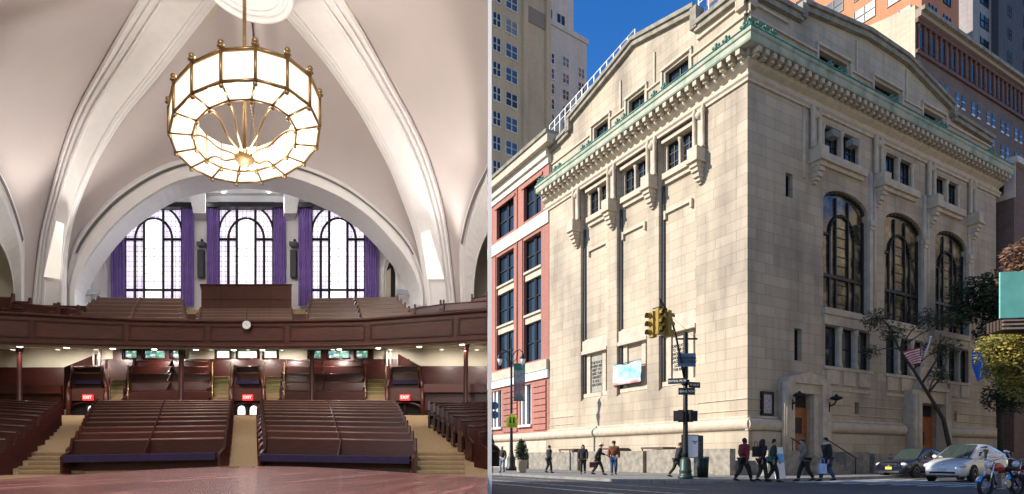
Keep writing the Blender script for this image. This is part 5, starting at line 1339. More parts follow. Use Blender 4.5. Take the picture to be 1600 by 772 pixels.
def stagemat():
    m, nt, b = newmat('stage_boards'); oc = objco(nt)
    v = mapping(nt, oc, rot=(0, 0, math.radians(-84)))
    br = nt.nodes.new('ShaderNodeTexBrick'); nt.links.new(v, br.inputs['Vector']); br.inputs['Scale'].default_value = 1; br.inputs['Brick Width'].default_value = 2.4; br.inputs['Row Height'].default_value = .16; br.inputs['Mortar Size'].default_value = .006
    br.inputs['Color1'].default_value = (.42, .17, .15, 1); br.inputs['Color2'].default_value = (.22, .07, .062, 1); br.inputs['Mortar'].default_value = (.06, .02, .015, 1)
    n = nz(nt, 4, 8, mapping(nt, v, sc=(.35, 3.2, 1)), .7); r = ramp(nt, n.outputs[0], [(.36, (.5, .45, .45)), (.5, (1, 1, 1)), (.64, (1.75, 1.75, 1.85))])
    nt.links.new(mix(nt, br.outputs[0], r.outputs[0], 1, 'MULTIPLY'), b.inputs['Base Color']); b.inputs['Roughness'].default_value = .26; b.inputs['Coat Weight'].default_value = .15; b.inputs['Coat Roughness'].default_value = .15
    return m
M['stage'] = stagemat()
M['carpet'] = plain('tan_carpet', (.33, .225, .12), .95, var=.12, scale=14, bmp=.3); M['carpet_olive'] = plain('olive_carpet', (.20, .17, .075), .95, var=.15, scale=10)
M['nosing'] = plain('pale_step_edge', (.38, .27, .15), .9)
M['purple'] = plain('purple_cushion', (.022, .012, .055), .8, var=.2, scale=8); M['curtain'] = plain('purple_curtain', (.27, .17, .50), .75, var=.2, scale=2.5)
M['brass'] = plain('aged_brass', (.36, .23, .11), .38, .75, var=.15, scale=12)
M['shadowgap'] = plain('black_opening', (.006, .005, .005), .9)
def struct(mb, name, mat, **kw): return tag(mb.build(name, mat, **kw), kind='structure')
PR = 761.5                                   # the hall stops at the dividing wall
# --- dividing wall, its end towards the camera
a1, a2 = (762.0-800)/F, (768.3-800)/F
b = MB(); b.prism([(a1*12, 12, -.1), (a2*12, 12, -.1), (a2*24.6, 24.6, -.1), (a1*24.6, 24.6, -.1)], (0, 0, 14.2)); o = b.build('partition_wall', plain('fresh_white_paint', (.9, .9, .9), .5, var=.01))
tag(o, 'thin white party wall separating the assembly hall from the street', 'wall')
# --- outer shell of the hall
sh = MB()
sh.prism([(-5.5, -3.2, -.1), (-5.2, -3.2, -.1), (-25.0, 24.9, -.1), (-25.4, 24.9, -.1)], (0, 0, 14.2))
sh.prism([(-25.4, 24.6, -.1), (a1*24.7-.02, 24.6, -.1), (a1*24.7-.02, 24.9, -.1), (-25.4, 24.9, -.1)], (0, 0, 14.2))
struct(sh, 'hall_outer_wall', M['plaster_cream'])
sh = MB(); sh.prism([(-5.5, -3.5, -.1), (.4, -3.5, -.1), (.4, -3.2, -.1), (-5.5, -3.2, -.1)], (0, 0, 14.2)); sh.prism([(.2, -3.2, -.1), (.4, -3.2, -.1), (.4, -.35, -.1), (.2, -.35, -.1)], (0, 0, 14.2))
struct(sh, 'hall_front_wall', M['plaster_cream'])
sh = MB(); sh.prism([(-5.5, -3.5, 14.1), (.4, -3.5, 14.1), (.4, -.3, 14.1), (a2*.9, .95, 14.1), (a2*24.6, 24.9, 14.1), (-25.4, 24.9, 14.1)], (0, 0, .4)); struct(sh, 'hall_roof', M['plaster_cream'])
# --- stage
ze = .82; dst = EYE-ze
def stz(py): return dst*F/(py-HOR)
edge = [(-140, 762), (-60, 753), (0, 749), (60, 745.5), (118, 741.5), (180, 737.5), (237, 734), (300, 731), (345, 729), (387, 728.2), (430, 728.4), (480, 729.8), (530, 732), (585, 735.3), (640, 738.8), (700, 742.5), (PR, 746.5)]
ep = []
for px, py in edge:
    Y = stz(py); ep.append(Vector((hx(px)*Y, Y, ze)))
st_ = MB(); st_.prism([(-4.2, -3.1, ze)]+[p for p in ep]+[(.02*0+a1*.9, .9, ze), (.15, -.3, ze), (.15, -3.1, ze)], (0, 0, -.05))
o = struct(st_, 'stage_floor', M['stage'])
rs_ = MB(); rs_.grid([[p+Vector((0, 0, -.05)) for p in ep], [p+Vector((0, 0, -.75)) for p in ep]], False); struct(rs_, 'stage_riser', M['mahogany'])
for (p0, p1, w) in ((358, 378, .006), (386, 404, .008), (407, 415, .008)):
    tr_ = MB(); Yq = stz(730.3); tr_.box(hx(p0)*Yq, hx(p1)*Yq, Yq-.25, Yq-.1, ze, ze+.02)
    tag(tr_.build('floor_plate', M['brass'] if p0 < 380 else M['nosing']), 'small %s metal plate let into the front edge of the stage, %s' % ('brass' if p0 < 380 else 'pale', 'leftmost of three' if p0 < 380 else ('middle of three' if p0 < 400 else 'rightmost of three')), 'floor plate', 'plates on the stage edge')
# --- raked floor
prof = [(2.0, -.40), (12.3, -.37), (14.2, .06), (19.4, 1.36), (22.4, 1.36)]
fl_ = MB(); fl_.grid([[Vector((-.861*Y-2.5, Y, EYE+z)) for Y, z in prof], [Vector((a1*Y-.004, Y, EYE+z)) for Y, z in prof]], False)
struct(fl_, 'hall_floor', M['carpet'])
def floor_z(Y):
    for (y0, z0), (y1, z1) in zip(prof, prof[1:]):
        if y0 <= Y <= y1 and y1 > y0: return EYE+z0+(z1-z0)*(Y-y0)/(y1-y0)
    return EYE+prof[-1][1]
# --- vault
def ribZ(py): return 15.5+5*math.sqrt(max(0, 1-min(1, max(0, (478-py)/500))**2))
innerL = [(104, 478), (105, 410), (112, 360), (126, 313), (146, 265), (167, 227), (195, 183), (225, 147), (263, 101), (303, 50), (338, 5), (383, -55)]
outerL = [(50, 478), (57, 410), (64, 360), (76, 313), (88, 265), (99, 227), (115, 183), (132, 147), (158, 101), (187, 50), (214, 5), (250, -55)]
innerR = [(667, 478), (657, 410), (645, 360), (628, 313), (609, 265), (589, 227), (565, 183), (541, 147), (509, 101), (466, 50), (428, 5), (388, -55)]
outerR = [(712, 478), (705, 410), (699, 360), (690, 313), (676, 265), (662, 227), (641, 183), (621, 147), (596, 101), (568, 50), (540, 5), (505, -55)]
def smooth_poly(pl_, k=3):
    out = []
    n = len(pl_)
    for i in range(n-1):
        p0 = pl_[max(i-1, 0)]; p1 = pl_[i]; p2 = pl_[i+1]; p3 = pl_[min(i+2, n-1)]
        for j in range(k):
            t = j/k
            out.append(tuple(.5*((2*p1[d])+(-p0[d]+p2[d])*t+(2*p0[d]-5*p1[d]+4*p2[d]-p3[d])*t*t+(-p0[d]+3*p1[d]-3*p2[d]+p3[d])*t**3) for d in range(len(p1))))
    out.append(tuple(pl_[-1])); return out
def rib(inner, outer):
    I = smooth_poly(inner); O = smooth_poly(outer); b = MB()
    prof_ = [(0, .25), (0, 0), (.05, -.12), (.10, -.12), (.105, .0), (.14, .0), (.15, -.16), (.22, -.2), (.225, -.08), (.27, -.08), (.28, -.26), (.33, -.28), (.34, -.18), (.80, -.2), (.81, -.3), (.86, -.3), (.87, -.16), (.94, -.12), (.95, 0), (1, .05), (1, .3)]
    rows = []
    for (ix, iy), (ox, oy) in zip(I, O):
        Z = ribZ((iy+oy)/2)
        rows.append([P(ox+(ix-ox)*t, oy+(iy-oy)*t, Z+d*.6) for t, d in prof_])
    b.grid(rows, False); return b
for Y in (12.35, 12.75, 13.15, 13.6, 14.1):
    zq = floor_z(Y)
    for (pa, pb) in ((30 if Y < 13 else 45, 130), (642, 725)):
        n_ = MB(); n_.box(hx(pa)*Y, hx(pb)*Y, Y-.02, Y+.36, zq-.2, zq+.03); struct(n_, 'aisle_step', M['carpet'])
        n_ = MB(); n_.box(hx(pa)*Y, hx(pb)*Y, Y-.03, Y+.05, zq+.035, zq+.072); struct(n_, 'step_edge', M['nosing'])
struct(rib(innerL, outerL), 'vault_rib', M['plaster']); struct(rib(innerR, outerR), 'vault_rib', M['plaster'])
outA = [(100, 478), (101, 440), (113, 388), (134, 351), (167, 314), (201, 287), (235, 267), (268, 253), (302, 246), (330, 243), (360, 241.5), (386, 241)]
inA = [(119, 478), (119, 450), (134, 415), (161, 375), (194, 339), (231, 311), (268, 290), (302, 279), (336, 273), (352, 271), (368, 269.5), (386, 269)]
outAR = [(668, 478), (664, 440), (648, 391), (626, 358), (592, 326), (558, 299), (525, 279), (491, 264), (457, 253), (432, 246), (408, 242), (386, 241)]
inAR = [(654, 478), (654, 450), (640, 415), (612, 378), (578, 342), (542, 316), (508, 299), (470, 284), (440, 276), (420, 272), (402, 270), (386, 269)]
ZA = 21.0
for Oa, Ia in ((outA, inA), (outAR, inAR)):
    O = smooth_poly(Oa); I = smooth_poly(Ia); rows = []
    prof_ = [(0, .3), (0, 0), (.12, -.1), (.2, -.1), (.22, .0), (.36, .0), (.38, -.1), (.5, -.14), (.9, -.14), (.92, -.05), (1, 0)]
    for (ox, oy), (ix, iy) in zip(O, I):
        r_ = [P(ox+(ix-ox)*t, oy+(iy-oy)*t, ZA+d) for t, d in prof_]
        r_ += [P(ix, iy, ZA)+Vector((AX*1.3, 1.3, 0))]
        rows.append(r_)
    b = MB(); b.grid(rows, False); struct(b, 'lunette_arch', M['plaster'])
    # dark slot grilles let into the arch
    g_ = MB(); n = len(O)
    for i in range(int(n*.2), int(n*.82)):
        q = []
        for j in (i, i+1):
            (ox, oy), (ix, iy) = O[j], I[j]
            q.append((P(ox+(ix-ox)*.235, oy+(iy-oy)*.235, ZA-.02), P(ox+(ix-ox)*.345, oy+(iy-oy)*.345, ZA-.02)))
        g_.quad(q[0][0], q[1][0], q[1][1], q[0][1])
    tag(g_.build('vent_grille', plain('grey_grille', (.16, .155, .16), .6)), 'curved grey air grille set into the %s half of the white lunette arch' % ('left' if Oa is outA else 'right'), 'grille')
# webs
def web(Apts, Bpts, ZAf, ZBf, n=7, bulge=.6):
    A_ = smooth_poly(Apts); B_ = smooth_poly(Bpts); rows = []
    for a, c in zip(A_, B_):
        pa = P(a[0], a[1], ZAf(a)); pb = P(c[0], c[1], ZBf(c)); r_ = []
        for i in range(n+1):
            t = i/n; p = pa.lerp(pb, t); s = math.sin(PI*t)*bulge*min(1, (pa-pb).length/6); p = p+Vector((0, s, s*.3)); r_.append(p)
        rows.append(r_)
    b = MB(); b.grid(rows, True); return b
for Oa, Ir in ((outA, innerL), (outAR, innerR)):
    struct(web(Oa, Ir, lambda q: ZA+.05, lambda q: ribZ(q[1])+.12), 'vault_web', M['vault'])
zC = [20.2, 20.0, 19.5, 19.0, 18.4, 17.6, 16.6, 15.5, 14.4, 13.3, 12.4, 11.4]
CL = [(38, 478, 20.2), (38, 420, 20), (38, 371, 19.5), (25, 325, 19), (8, 282, 18.4), (-15, 245, 17.6), (-50, 205, 16.6), (-95, 160, 15.5), (-150, 120, 14.4), (-210, 80, 13.3), (-290, 40, 12.4), (-360, -20, 11.4)]
CR = [(720, 478, 20.2), (718, 430, 20), (719, 376, 19.5), (728, 335, 19), (742, 295, 18.4), (PR, 256, 17.6), (PR, 215, 17), (PR, 170, 16.4), (PR, 125, 15.8), (PR, 80, 15.2), (PR, 20, 14.5), (PR, -60, 13.8)]
for C_, Or_ in ((CL, outerL), (CR, outerR)):
    struct(web(C_, [(x, y, 0) for x, y in Or_], lambda q: q[2], lambda q: ribZ(q[1])+.1, 8, .9 if C_ is CL else .5), 'vault_web', M['vault'])
DL = [(22, 478), (20, 440), (12, 405), (0, 380), (-20, 350), (-50, 318), (-85, 285)]
rows = [[P(c[0]+(d[0]-c[0])*t, c[1]+(d[1]-c[1])*t, c[2]-.1*(.2 < t < .9)) for t in (0, .12, .14, .3, .32, .9, 1)]+[P(d[0], d[1], c[2]+.8)] for c, d in zip(smooth_poly(CL[:7]), smooth_poly(DL))]
b = MB(); b.grid(rows, False); struct(b, 'side_arch', M['plaster'])
DR = [(740, 478), (741, 440), (746, 405), (754, 380), (PR, 362), (PR, 330), (PR, 300)]
rows = [[P(min(PR, c[0]+(d[0]-c[0])*t), c[1]+(d[1]-c[1])*t, c[2]-.1*(.2 < t < .9)) for t in (0, .12, .14, .3, .32, .9, 1)] for c, d in zip(smooth_poly(CR[:7]), smooth_poly(DR))]
b = MB(); b.grid(rows, False); struct(b, 'side_arch', M['plaster'])
for c_, i0 in ((CL, 2), (CR, 2)):
    g_ = MB(); q = smooth_poly([p for p in c_[2:6]], 4)
    sgn = -1 if c_ is CL else 1
    g_.grid([[P(min(PR, x+sgn*1.0), y+3, z-.12), P(min(PR, x+sgn*3.5), y+8, z-.12)] for x, y, z in q], False)
    tag(g_.build('vent_grille', plain('grey_grille_b', (.16, .155, .16), .6)), 'grey air grille on the side arch at the far %s of the hall' % ('left' if c_ is CL else 'right'), 'grille')
for (p0, p1, y0) in ((-420, 60, 180), (708, PR, 330)):
    b = MB(); Yw = 21.3; b.quad(P(p0, 490, Yw), P(p1, 490, Yw), P(p1, y0, Yw), P(p0, y0, Yw)); struct(b, 'gallery_side_wall', M['plaster_cream'])
# crown medallion
b = MB(); cen = P(386, -20, 15.3)
for r_, t_ in ((1.05, .09), (.82, .06), (.35, .12)):
    b.tube([cen+Vector((r_*math.cos(2*PI*i/40), r_*1.1*math.sin(2*PI*i/40), .0)) for i in range(41)], t_, 6, caps=False)
struct(b, 'crown_medallion', M['plaster'])
b = MB(); b.lathe([(1.1, 0), (1.1, .1)], cen+Vector((0, 0, .05)), 32, False); struct(b, 'crown_ceiling', M['plaster'])
# --- gallery end wall, ceiling and side walls
ZW = 24.0
b = MB(); b.quad(P(90, 500, ZW), P(690, 500, ZW), P(690, 255, ZW), P(90, 255, ZW)); struct(b, 'gallery_end_wall', M['plaster'])
zc_ = pz(284, ZW); Vc = lambda px, Y: Vector((hx(px)*Y, Y, zc_))
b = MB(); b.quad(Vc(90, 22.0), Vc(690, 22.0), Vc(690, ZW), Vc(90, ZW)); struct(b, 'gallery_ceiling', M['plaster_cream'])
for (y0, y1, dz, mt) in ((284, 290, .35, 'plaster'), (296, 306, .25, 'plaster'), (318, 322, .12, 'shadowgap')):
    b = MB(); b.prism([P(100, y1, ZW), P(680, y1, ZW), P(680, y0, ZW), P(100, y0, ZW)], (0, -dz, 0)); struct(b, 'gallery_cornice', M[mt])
for s, (pa, pb) in ((-1, (112, 173)), (1, (660, 592))):
    b = MB(); b.quad(P(pa, 490, 22.2), P(pb, 490, ZW-.02), P(pb, 280, ZW-.02), P(pa, 280, 22.2)); struct(b, 'gallery_flank_wall', M['plaster'])
    def Q(t, py):   # point on that wall
        A_ = P(pa, py, 22.2); B_ = P(pb, py, ZW-.02); Yq = 22.2+(ZW-22.22)*t; pxq = pa+(pb-pa)*t; return P(pxq, py, Yq)
    t0, t1 = .62, .84
    b = MB(); n = 10; pts = [(t0+(t1-t0)*i/n, 428-18*math.sin(PI*i/n)) for i in range(n+1)]
    b.poly([Q(t0, 475)+Vector((0, -.04, 0))]+[Q(t, y)+Vector((0, -.04, 0)) for t, y in pts]+[Q(t1, 475)+Vector((0, -.04, 0))])
    dt = thing('gallery_door', 'narrow arched dark doorway high in the gallery wall by the %s curtain' % ('leftmost' if s < 0 else 'rightmost'), 'door', Q(.7, 475)); b.build('opening', M['shadowgap'], dt, world=True)
    b = MB(); q = [Q(t0-.06, 475)]+[Q(t0-.06+(t1-t0+.12)*i/n, 424-24*math.sin(PI*i/n)) for i in range(n+1)]+[Q(t1+.06, 475)]
    b.tube([p+Vector((0, -.08, 0)) for p in q], .09, 6); b.build('surround', M['plaster'], dt, world=True)
    b = MB(); b.quad(Q(t0+.1, 475)+Vector((0, -.06, 0)), Q(t1, 475)+Vector((0, -.06, 0)), Q(t1, 425)+Vector((0, -.06, 0)), Q(t0+.1, 420)+Vector((0, -.06, 0))); b.build('reveal', M['plaster_cream'], dt, world=True)
    b = MB(); b.prism([P(pa+(6 if s < 0 else -6), 456, 21.9), P(pa+(44 if s < 0 else -40), 452, 22.6), P(pa+(44 if s < 0 else -40), 460, 22.6), P(pa+(6 if s < 0 else -6), 464, 21.9)], (0, -.08, 0))
    struct(b, 'wall_ledge', plain('grey_ledge', (.35, .38, .42), .7))
# pendant beams between the windows
for (p0, p1) in ((296, 321), (444, 469)):
    b = MB(); cpx = (p0+p1)/2; k = 1 if cpx < 387 else -1
    pl_ = [(p0-4 if k > 0 else p0, 276), (p1 if k > 0 else p1+4, 276), (p1, 333), (p0+6 if k > 0 else p0, 333), (p0+3 if k > 0 else p0, 318)] if k > 0 else [(p0, 276), (p1+4, 276), (p1-3, 318), (p1-6, 333), (p0, 333)]
    b.prism([P(x, y, 23.3) for x, y in pl_], (AX*.7, .68, 0)); struct(b, 'ceiling_beam', M['plaster'])
# stained glass windows
def glow(name, col, st, lead_or_shade=True, sc=(1, 1), tint=None):
    m, nt, b_ = newmat(name); oc = objco(nt)
    sp = nt.nodes.new('ShaderNodeSeparateXYZ'); nt.links.new(oc, sp.inputs[0]); cb = nt.nodes.new('ShaderNodeCombineXYZ'); nt.links.new(sp.outputs[0], cb.inputs[0]); nt.links.new(sp.outputs[2], cb.inputs[1])
    br = nt.nodes.new('ShaderNodeTexBrick'); nt.links.new(cb.outputs[0], br.inputs['Vector']); br.inputs['Scale'].default_value = 1; br.inputs['Brick Width'].default_value = sc[0]; br.inputs['Row Height'].default_value = sc[1]; br.inputs['Mortar Size'].default_value = .008; br.offset = 0
    br.inputs['Color1'].default_value = (*col, 1); br.inputs['Color2'].default_value = (*(tint or col), 1); br.inputs['Mortar'].default_value = (.12, .10, .13, 1)
    nt.links.new(br.outputs[0], b_.inputs['Emission Color']); nt.links.new(br.outputs[0], b_.inputs['Base Color']); b_.inputs['Emission Strength'].default_value = st
    b_.inputs['Roughness'].default_value = .3
    return m
M['glow_white'] = glow('backlit_white_glass', (.95, .97, 1.0), 1.0, sc=(.8, .34)); M['glow_pink'] = glow('backlit_lilac_glass', (.80, .67, .96), .60, sc=(.17, .2), tint=(.98, .95, 1.0))
for (p0, p1, lab) in ((195, 285, 'left'), (341, 428, 'middle, behind the tall panelled box'), (486, 571, 'right')):
    w = thing('stained_glass_window', 'tall bright leaded window with black frame and inner arch, %s of the three' % lab, 'window', P((p0+p1)/2, 470, ZW-.1), group='gallery windows')
    c = (p0+p1)/2; hw_ = (p1-p0)/2; k = hw_/45
    b = MB(); b.quad(P(p0, 476, ZW-.05), P(p1, 476, ZW-.05), P(p1, 318, ZW-.05), P(p0, 318, ZW-.05)); b.build('pane', M['glow_pink'], w, world=True)
    b = MB(); b.poly([P(c-15*k, 476, ZW-.07), P(c+15*k, 476, ZW-.07)]+[P(c+15*k*math.cos(PI*i/10), 360-18*math.sin(PI*i/10), ZW-.07) for i in range(11)]); b.build('centre_pane', M['glow_white'], w, world=True)
    f_ = MB(); Zf = ZW-.12
    def pb(x0, y0, x1, y1, r=.05): f_.tube([P(x0, y0, Zf), P(x1, y1, Zf)], r, 4, smooth=False)
    pb(p0, 480, p0, 318, .07); pb(p1, 480, p1, 318, .07); pb(p0, 318, p1, 318, .07)
    for x in (c-15*k, c+15*k): pb(x, 480, x, 318, .055)
    for x in (c-29*k, c+29*k): pb(x, 480, x, 373, .055)
    pb(p0, 374, c-15*k, 374, .06); pb(c+15*k, 374, p1, 374, .06); pb(p0, 453, p1, 453, .05)
    for R_, yc, ry in ((29*k, 374, 33), (44*k, 364, 44)):
        q = [P(c+R_*math.cos(PI*i/18), yc-ry*math.sin(PI*i/18), Zf) for i in range(19)]
        if ry > 40: q = q
        f_.tube(q, .05 if ry < 40 else .045, 4, smooth=False)
    for i in range(7): pb(c-15*k, 390+i*13-2, c+15*k, 390+i*13-2, .012)
    f_.build('frame', M['iron'], w, world=True)
# curtains
for (p0, p1, lab) in ((173, 196, 'leftmost curtain'), (284, 303, 'second curtain from the left, right of the left window'), (323, 342, 'third curtain from the left, beside the middle window'), (427, 446, 'third curtain from the right, beside the middle window'), (466, 487, 'second curtain from the right, left of the right window'), (570, 590, 'rightmost curtain')):
    rows = []
    for j in range(9):
        y = 322+j*19.5; r_ = []
        for i in range(37):
            t = i/36; r_.append(P(p0+(p1-p0)*t, y, ZW-.32+.07*math.sin(t*34+j*.12)+.03*math.sin(t*11)))
        rows.append(r_)
    b = MB(); b.grid(rows, True); o = b.build('curtain', M['curtain']); tag(o, 'long purple %s' % lab if 'curtain' in lab else lab, 'curtain', 'purple gallery curtains')
for (p0, p1) in ((172, 304), (322, 447), (465, 591)):
    b = MB(); b.prism([P(p0, 323, ZW-.5), P(p1, 323, ZW-.5), P(p1, 317.5, ZW-.5), P(p0, 317.5, ZW-.5)], (0, .35, 0)); tag(b.build('curtain_pelmet', M['iron']), 'dark pelmet bar above the %s gallery window' % ('left' if p0 < 200 else 'middle' if p0 < 400 else 'right'), 'pelmet', 'pelmets')
for (px, lab) in ((312.5, 'left'), (457.5, 'right')):
    t = thing('wall_speaker', 'slim dark column loudspeaker on the white pier %s of the middle window' % lab, 'loudspeaker', P(px, 433, ZW-.2))
    b = MB(); a = P(px-4.5, 433, ZW-.35); c = P(px+4.5, 390, ZW-.35); b.box(a.x, c.x, a.y, a.y+.2, a.z, c.z); b.build('cabinet', plain('speaker_grey', (.06, .065, .075), .6) if 'spk' not in M else M['spk'], t, world=True, bevel=.01)
    b = MB(); b.box((a.x+c.x)/2-.02, (a.x+c.x)/2+.02, a.y+.2, ZW-.01, a.z+.3, a.z+.4); b.build('bracket', M['iron'], t, world=True)
    t = thing('projector', 'small grey box projector mounted above the %s column loudspeaker' % lab, 'projector', P(px, 383, ZW-.2))
    a = P(px-6, 383.5, ZW-.5); c = P(px+6, 377, ZW-.5); b = MB(); b.box(a.x, c.x, a.y, a.y+.3, a.z, c.z); b.build('casing', plain('projector_grey', (.10, .11, .125), .5), t, world=True, bevel=.01)
    b = MB(); b.tube([P(px, 380, ZW-.2), P(px, 380, ZW-.01)], .03, 6); b.tube([P(px+3, 377, ZW-.35), P(px+3, 374, ZW-.35)], .05, 6); b.build('mount', M['iron'], t, world=True)
for px in (268, 349, 420, 500):
    b = MB(); b.lathe([(.05, 0), (.05, .02)], P(px, 301, ZW-.29), 10); tag(b.build('ceiling_spot', emis('spot_glow', (1, .97, .9), 6) if 'sg' not in M else M['sg']), 'tiny bright round spotlight, %s of four under the gallery ceiling' % {268: 'first from the left', 349: 'second from the left', 420: 'third from the left', 500: 'last at right'}[px], 'spotlight', 'gallery spotlights')

for px in (268, 349, 420, 500):
    q = P(px, 303, ZW-.45)
    l_ = bpy.data.lights.new('gallery_spot_lamp', 'SPOT'); l_.energy = 170; l_.spot_size = math.radians(150); l_.spot_blend = .5; l_.color = (.9, .94, 1); l_.shadow_soft_size = .08
    o_ = bpy.data.objects.new('gallery_spot_lamp', l_); COL.objects.link(o_); o_.location = q; o_.rotation_euler = Vector((0, -.9, -1)).to_track_quat('-Z', 'Y').to_euler()
# --- pews
ORD = ['first', 'second', 'third', 'fourth', 'fifth', 'sixth', 'seventh', 'eighth', 'ninth', 'tenth', 'eleventh', 'twelfth']
def pew(label, A, B, h, wood, group, cushion=True, drop=.0, seat=.34, rail='mahogany', divider=True, face=None, name='pew', railr=.028, endh=.06):
    """A, B: ends of the top of the backrest; h: back height above the floor"""
    A = Vector(A); B = Vector(B); mid = (A+B)/2
    t = thing(name, label, 'pew', (mid.x, mid.y, mid.z-h), group=group)
    d = (B-A); dh = Vector((d.x, d.y, 0)).normalized(); n = dh.cross(Vector((0, 0, 1))).normalized()
    if n.y > 0: n = -n
    if face: n = Vector(face)
    up = Vector((0, 0, 1))
    b = MB(); b.prism([A, A-up*(h*.93)+n*.05, A-up*(h*.93)+n*.09, A+n*.035], d); b.build('backrest', M[wood], t, world=True)
    b = MB(); b.tube([A+n*.02, B+n*.02], railr, 8); b.build('top_rail', M[rail], t, world=True)
    sz = h*.52
    b = MB(); b.prism([A-up*sz+n*.05, A-up*(sz+.04)+n*.05, A-up*(sz+.04)+n*seat, A-up*sz+n*seat], d); so_ = b.build('seat', M[wood], t, world=True)
    if cushion:
        b = MB(); b.prism([A-up*(sz-.001)+n*.07, A-up*(sz-.001)+n*(seat-.01), A-up*(sz-.06)+n*(seat-.01), A-up*(sz-.06)+n*.07], d*.985)
        if drop: b.prism([A-up*(sz-.05)+n*(seat-.009), A-up*(sz-.05)+n*(seat+.03), A-up*(sz+drop)+n*(seat+.03), A-up*(sz+drop)+n*(seat-.009)], d*.985); b.build('cushion', M['purple'], so_, world=True, bevel=.01)
    for E_, s in ((A, -1), (B, 1)):
        b = MB(); q = [E_+up*endh-n*.03, E_+up*endh+n*.06, E_-up*h*.3+n*.12, E_-up*h*.42+n*(seat*.9), E_-up*h*.5+n*(seat+.03), E_-up*h+n*(seat+.02), E_-up*h-n*.05]
        b.prism(q, dh*.055*s); b.build('end_panel', M[wood], t, world=True)
    if divider:
        m_ = mid; b = MB(); b.prism([m_+up*.03, m_+up*.03+n*.06, m_-up*h*.4+n*seat*.8, m_-up*h*.5+n*seat, m_-up*h*.5], dh*.03); b.build('divider', M[wood], t, world=True)
    return t
tops = [686, 675, 666.5, 658.5, 651.5, 645.8, 641, 636.8, 633, 629.4, 626.3]
xl = [118, 125.5, 131, 136, 140, 143, 145, 147, 149, 151, 153.5]; xr = [352.5, 353.5, 355, 356.2, 357.4, 358.4, 359.3, 360, 360.6, 361.2, 362]
yl = [418.5, 417.5, 416.3, 415.3, 414.4, 413.6, 413, 412.5, 412, 411.6, 411]; yr = [647.5, 643, 638, 634, 630.5, 627.5, 625, 622.5, 620, 617, 614]
for i in range(11):
    Y = 12.5+.64*i; w = 'mahogany_red' if i in (1, 2) else 'mahogany'
    for (x0, x1, sd_, dl, dr) in ((xl[i], xr[i], 'left', 3.0, -1.0), (yl[i], yr[i], 'right', -1.0, 3.0)):
        k = 1-i/12
        A = P(x0, tops[i]+dl*k, Y-.06); B = P(x1, tops[i]+dr*k, Y-.06 if sd_ == 'right' else Y)
        pos = 'front row pew with purple cushion' if i == 0 else ('rearmost pew' if i == 10 else '%s pew from the front' % ORD[i])
        pew('mahogany %s in the %s centre block' % (pos, sd_), A, B, A.z-floor_z(Y)+.02, w, 'pews in the %s centre block' % sd_, drop=.10 if i == 0 else 0, railr=.022, rail='rail_light')
# side blocks, seen past their aisle ends
eL = [(13, 688), (29, 677), (43, 667), (53, 658), (65, 651), (72, 645), (79, 640.5), (84, 637), (88, 633.5), (92, 630.5)]
eR = [(763, 687), (746, 677), (731, 667), (719, 658), (708, 651), (700, 645), (693, 640), (686, 636.5), (680, 633), (672, 630)]
eY = [12.2, 12.97, 13.7, 14.5, 15.2, 15.8, 16.3, 16.75, 17.2, 17.6]
for i in range(10):
    pos = ('front pew' if i == 0 else '%s pew from the front' % ORD[i]) if i < 9 else 'rearmost pew'
    A = P(eL[i][0], eL[i][1], eY[i]); L_ = A+Vector((-4.6+.1*i, .9, .25))
    pew('mahogany %s, block at the far left of the hall' % pos, L_, A, A.z-floor_z(eY[i])+.06, 'mahogany', 'pews in the far left block', divider=False, railr=.03, endh=.05)
    A = P(min(eR[i][0], PR-1.5), eR[i][1], eY[i]); ex = hx(PR-.8)*(eY[i]+.7)
    wd = ex-A.x
    if i == 0 or wd < .15: continue
    pew('mahogany %s, block at the far right of the hall' % pos, A, Vector((ex, A.y+.2, A.z+.03)), A.z-floor_z(eY[i])+.02, 'mahogany', 'pews in the far right block', divider=False, railr=.03, endh=.05)
# --- balcony
bal = thing('balcony', 'curved dark wood gallery balcony with panelled front crossing the whole hall', 'balcony', P(387, 543, 19.2))
fp = [(-110, 481, 534, 17.2), (-40, 484, 535.5, 17.6), (0, 486, 537, 17.9), (50, 488.5, 538.3, 18.2), (100, 491.5, 539.4, 18.45), (150, 494.5, 540.4, 18.7), (200, 497, 541.3, 18.9), (250, 498.4, 542, 19.05), (300, 499.3, 542.6, 19.15), (345, 499.7, 543, 19.2), (387, 499.8, 543.1, 19.22), (430, 499.6, 543, 19.2), (480, 499, 542.7, 19.12), (530, 498, 542, 19), (570, 497, 541, 18.85), (620, 493, 539, 18.6), (660, 489.8, 537.5, 18.4), (710, 485.8, 535, 18.15), (PR, 482, 532, 17.9)]
fp = smooth_poly(fp, 2)
def fpos(s, t, d=0):       # s: 0..1 along, t: 0 top..1 bottom, d towards the camera
    x = s*(len(fp)-1); i = min(int(x), len(fp)-2); f_ = x-i
    a = [fp[i][k]*(1-f_)+fp[i+1][k]*f_ for k in range(4)]
    return P(a[0], a[1]+(a[2]-a[1])*t, a[3]-d)
def s_of(px):
    for i in range(len(fp)-1):
        if fp[i][0] <= px <= fp[i+1][0]: return (i+(px-fp[i][0])/(fp[i+1][0]-fp[i][0]))/(len(fp)-1)
    return 0 if px < fp[0][0] else 1
NS = 72
pr_ = [(0, -.3), (0, 0), (0, .1), (.05, .12), (.09, .1), (.10, .03), (.9, .03), (.91, .1), (.95, .12), (1.0, .1), (1.0, -.1)]
b = MB(); b.grid([[fpos(i/NS, t, d) for t, d in pr_] for i in range(NS+1)], False); fa_ = b.build('fascia', M['panelwood'], bal, world=True)
panels = [(-60, 47), (53, 193), (201, 320), (328, 444), (452, 569), (577, 707), (714, PR-1)]
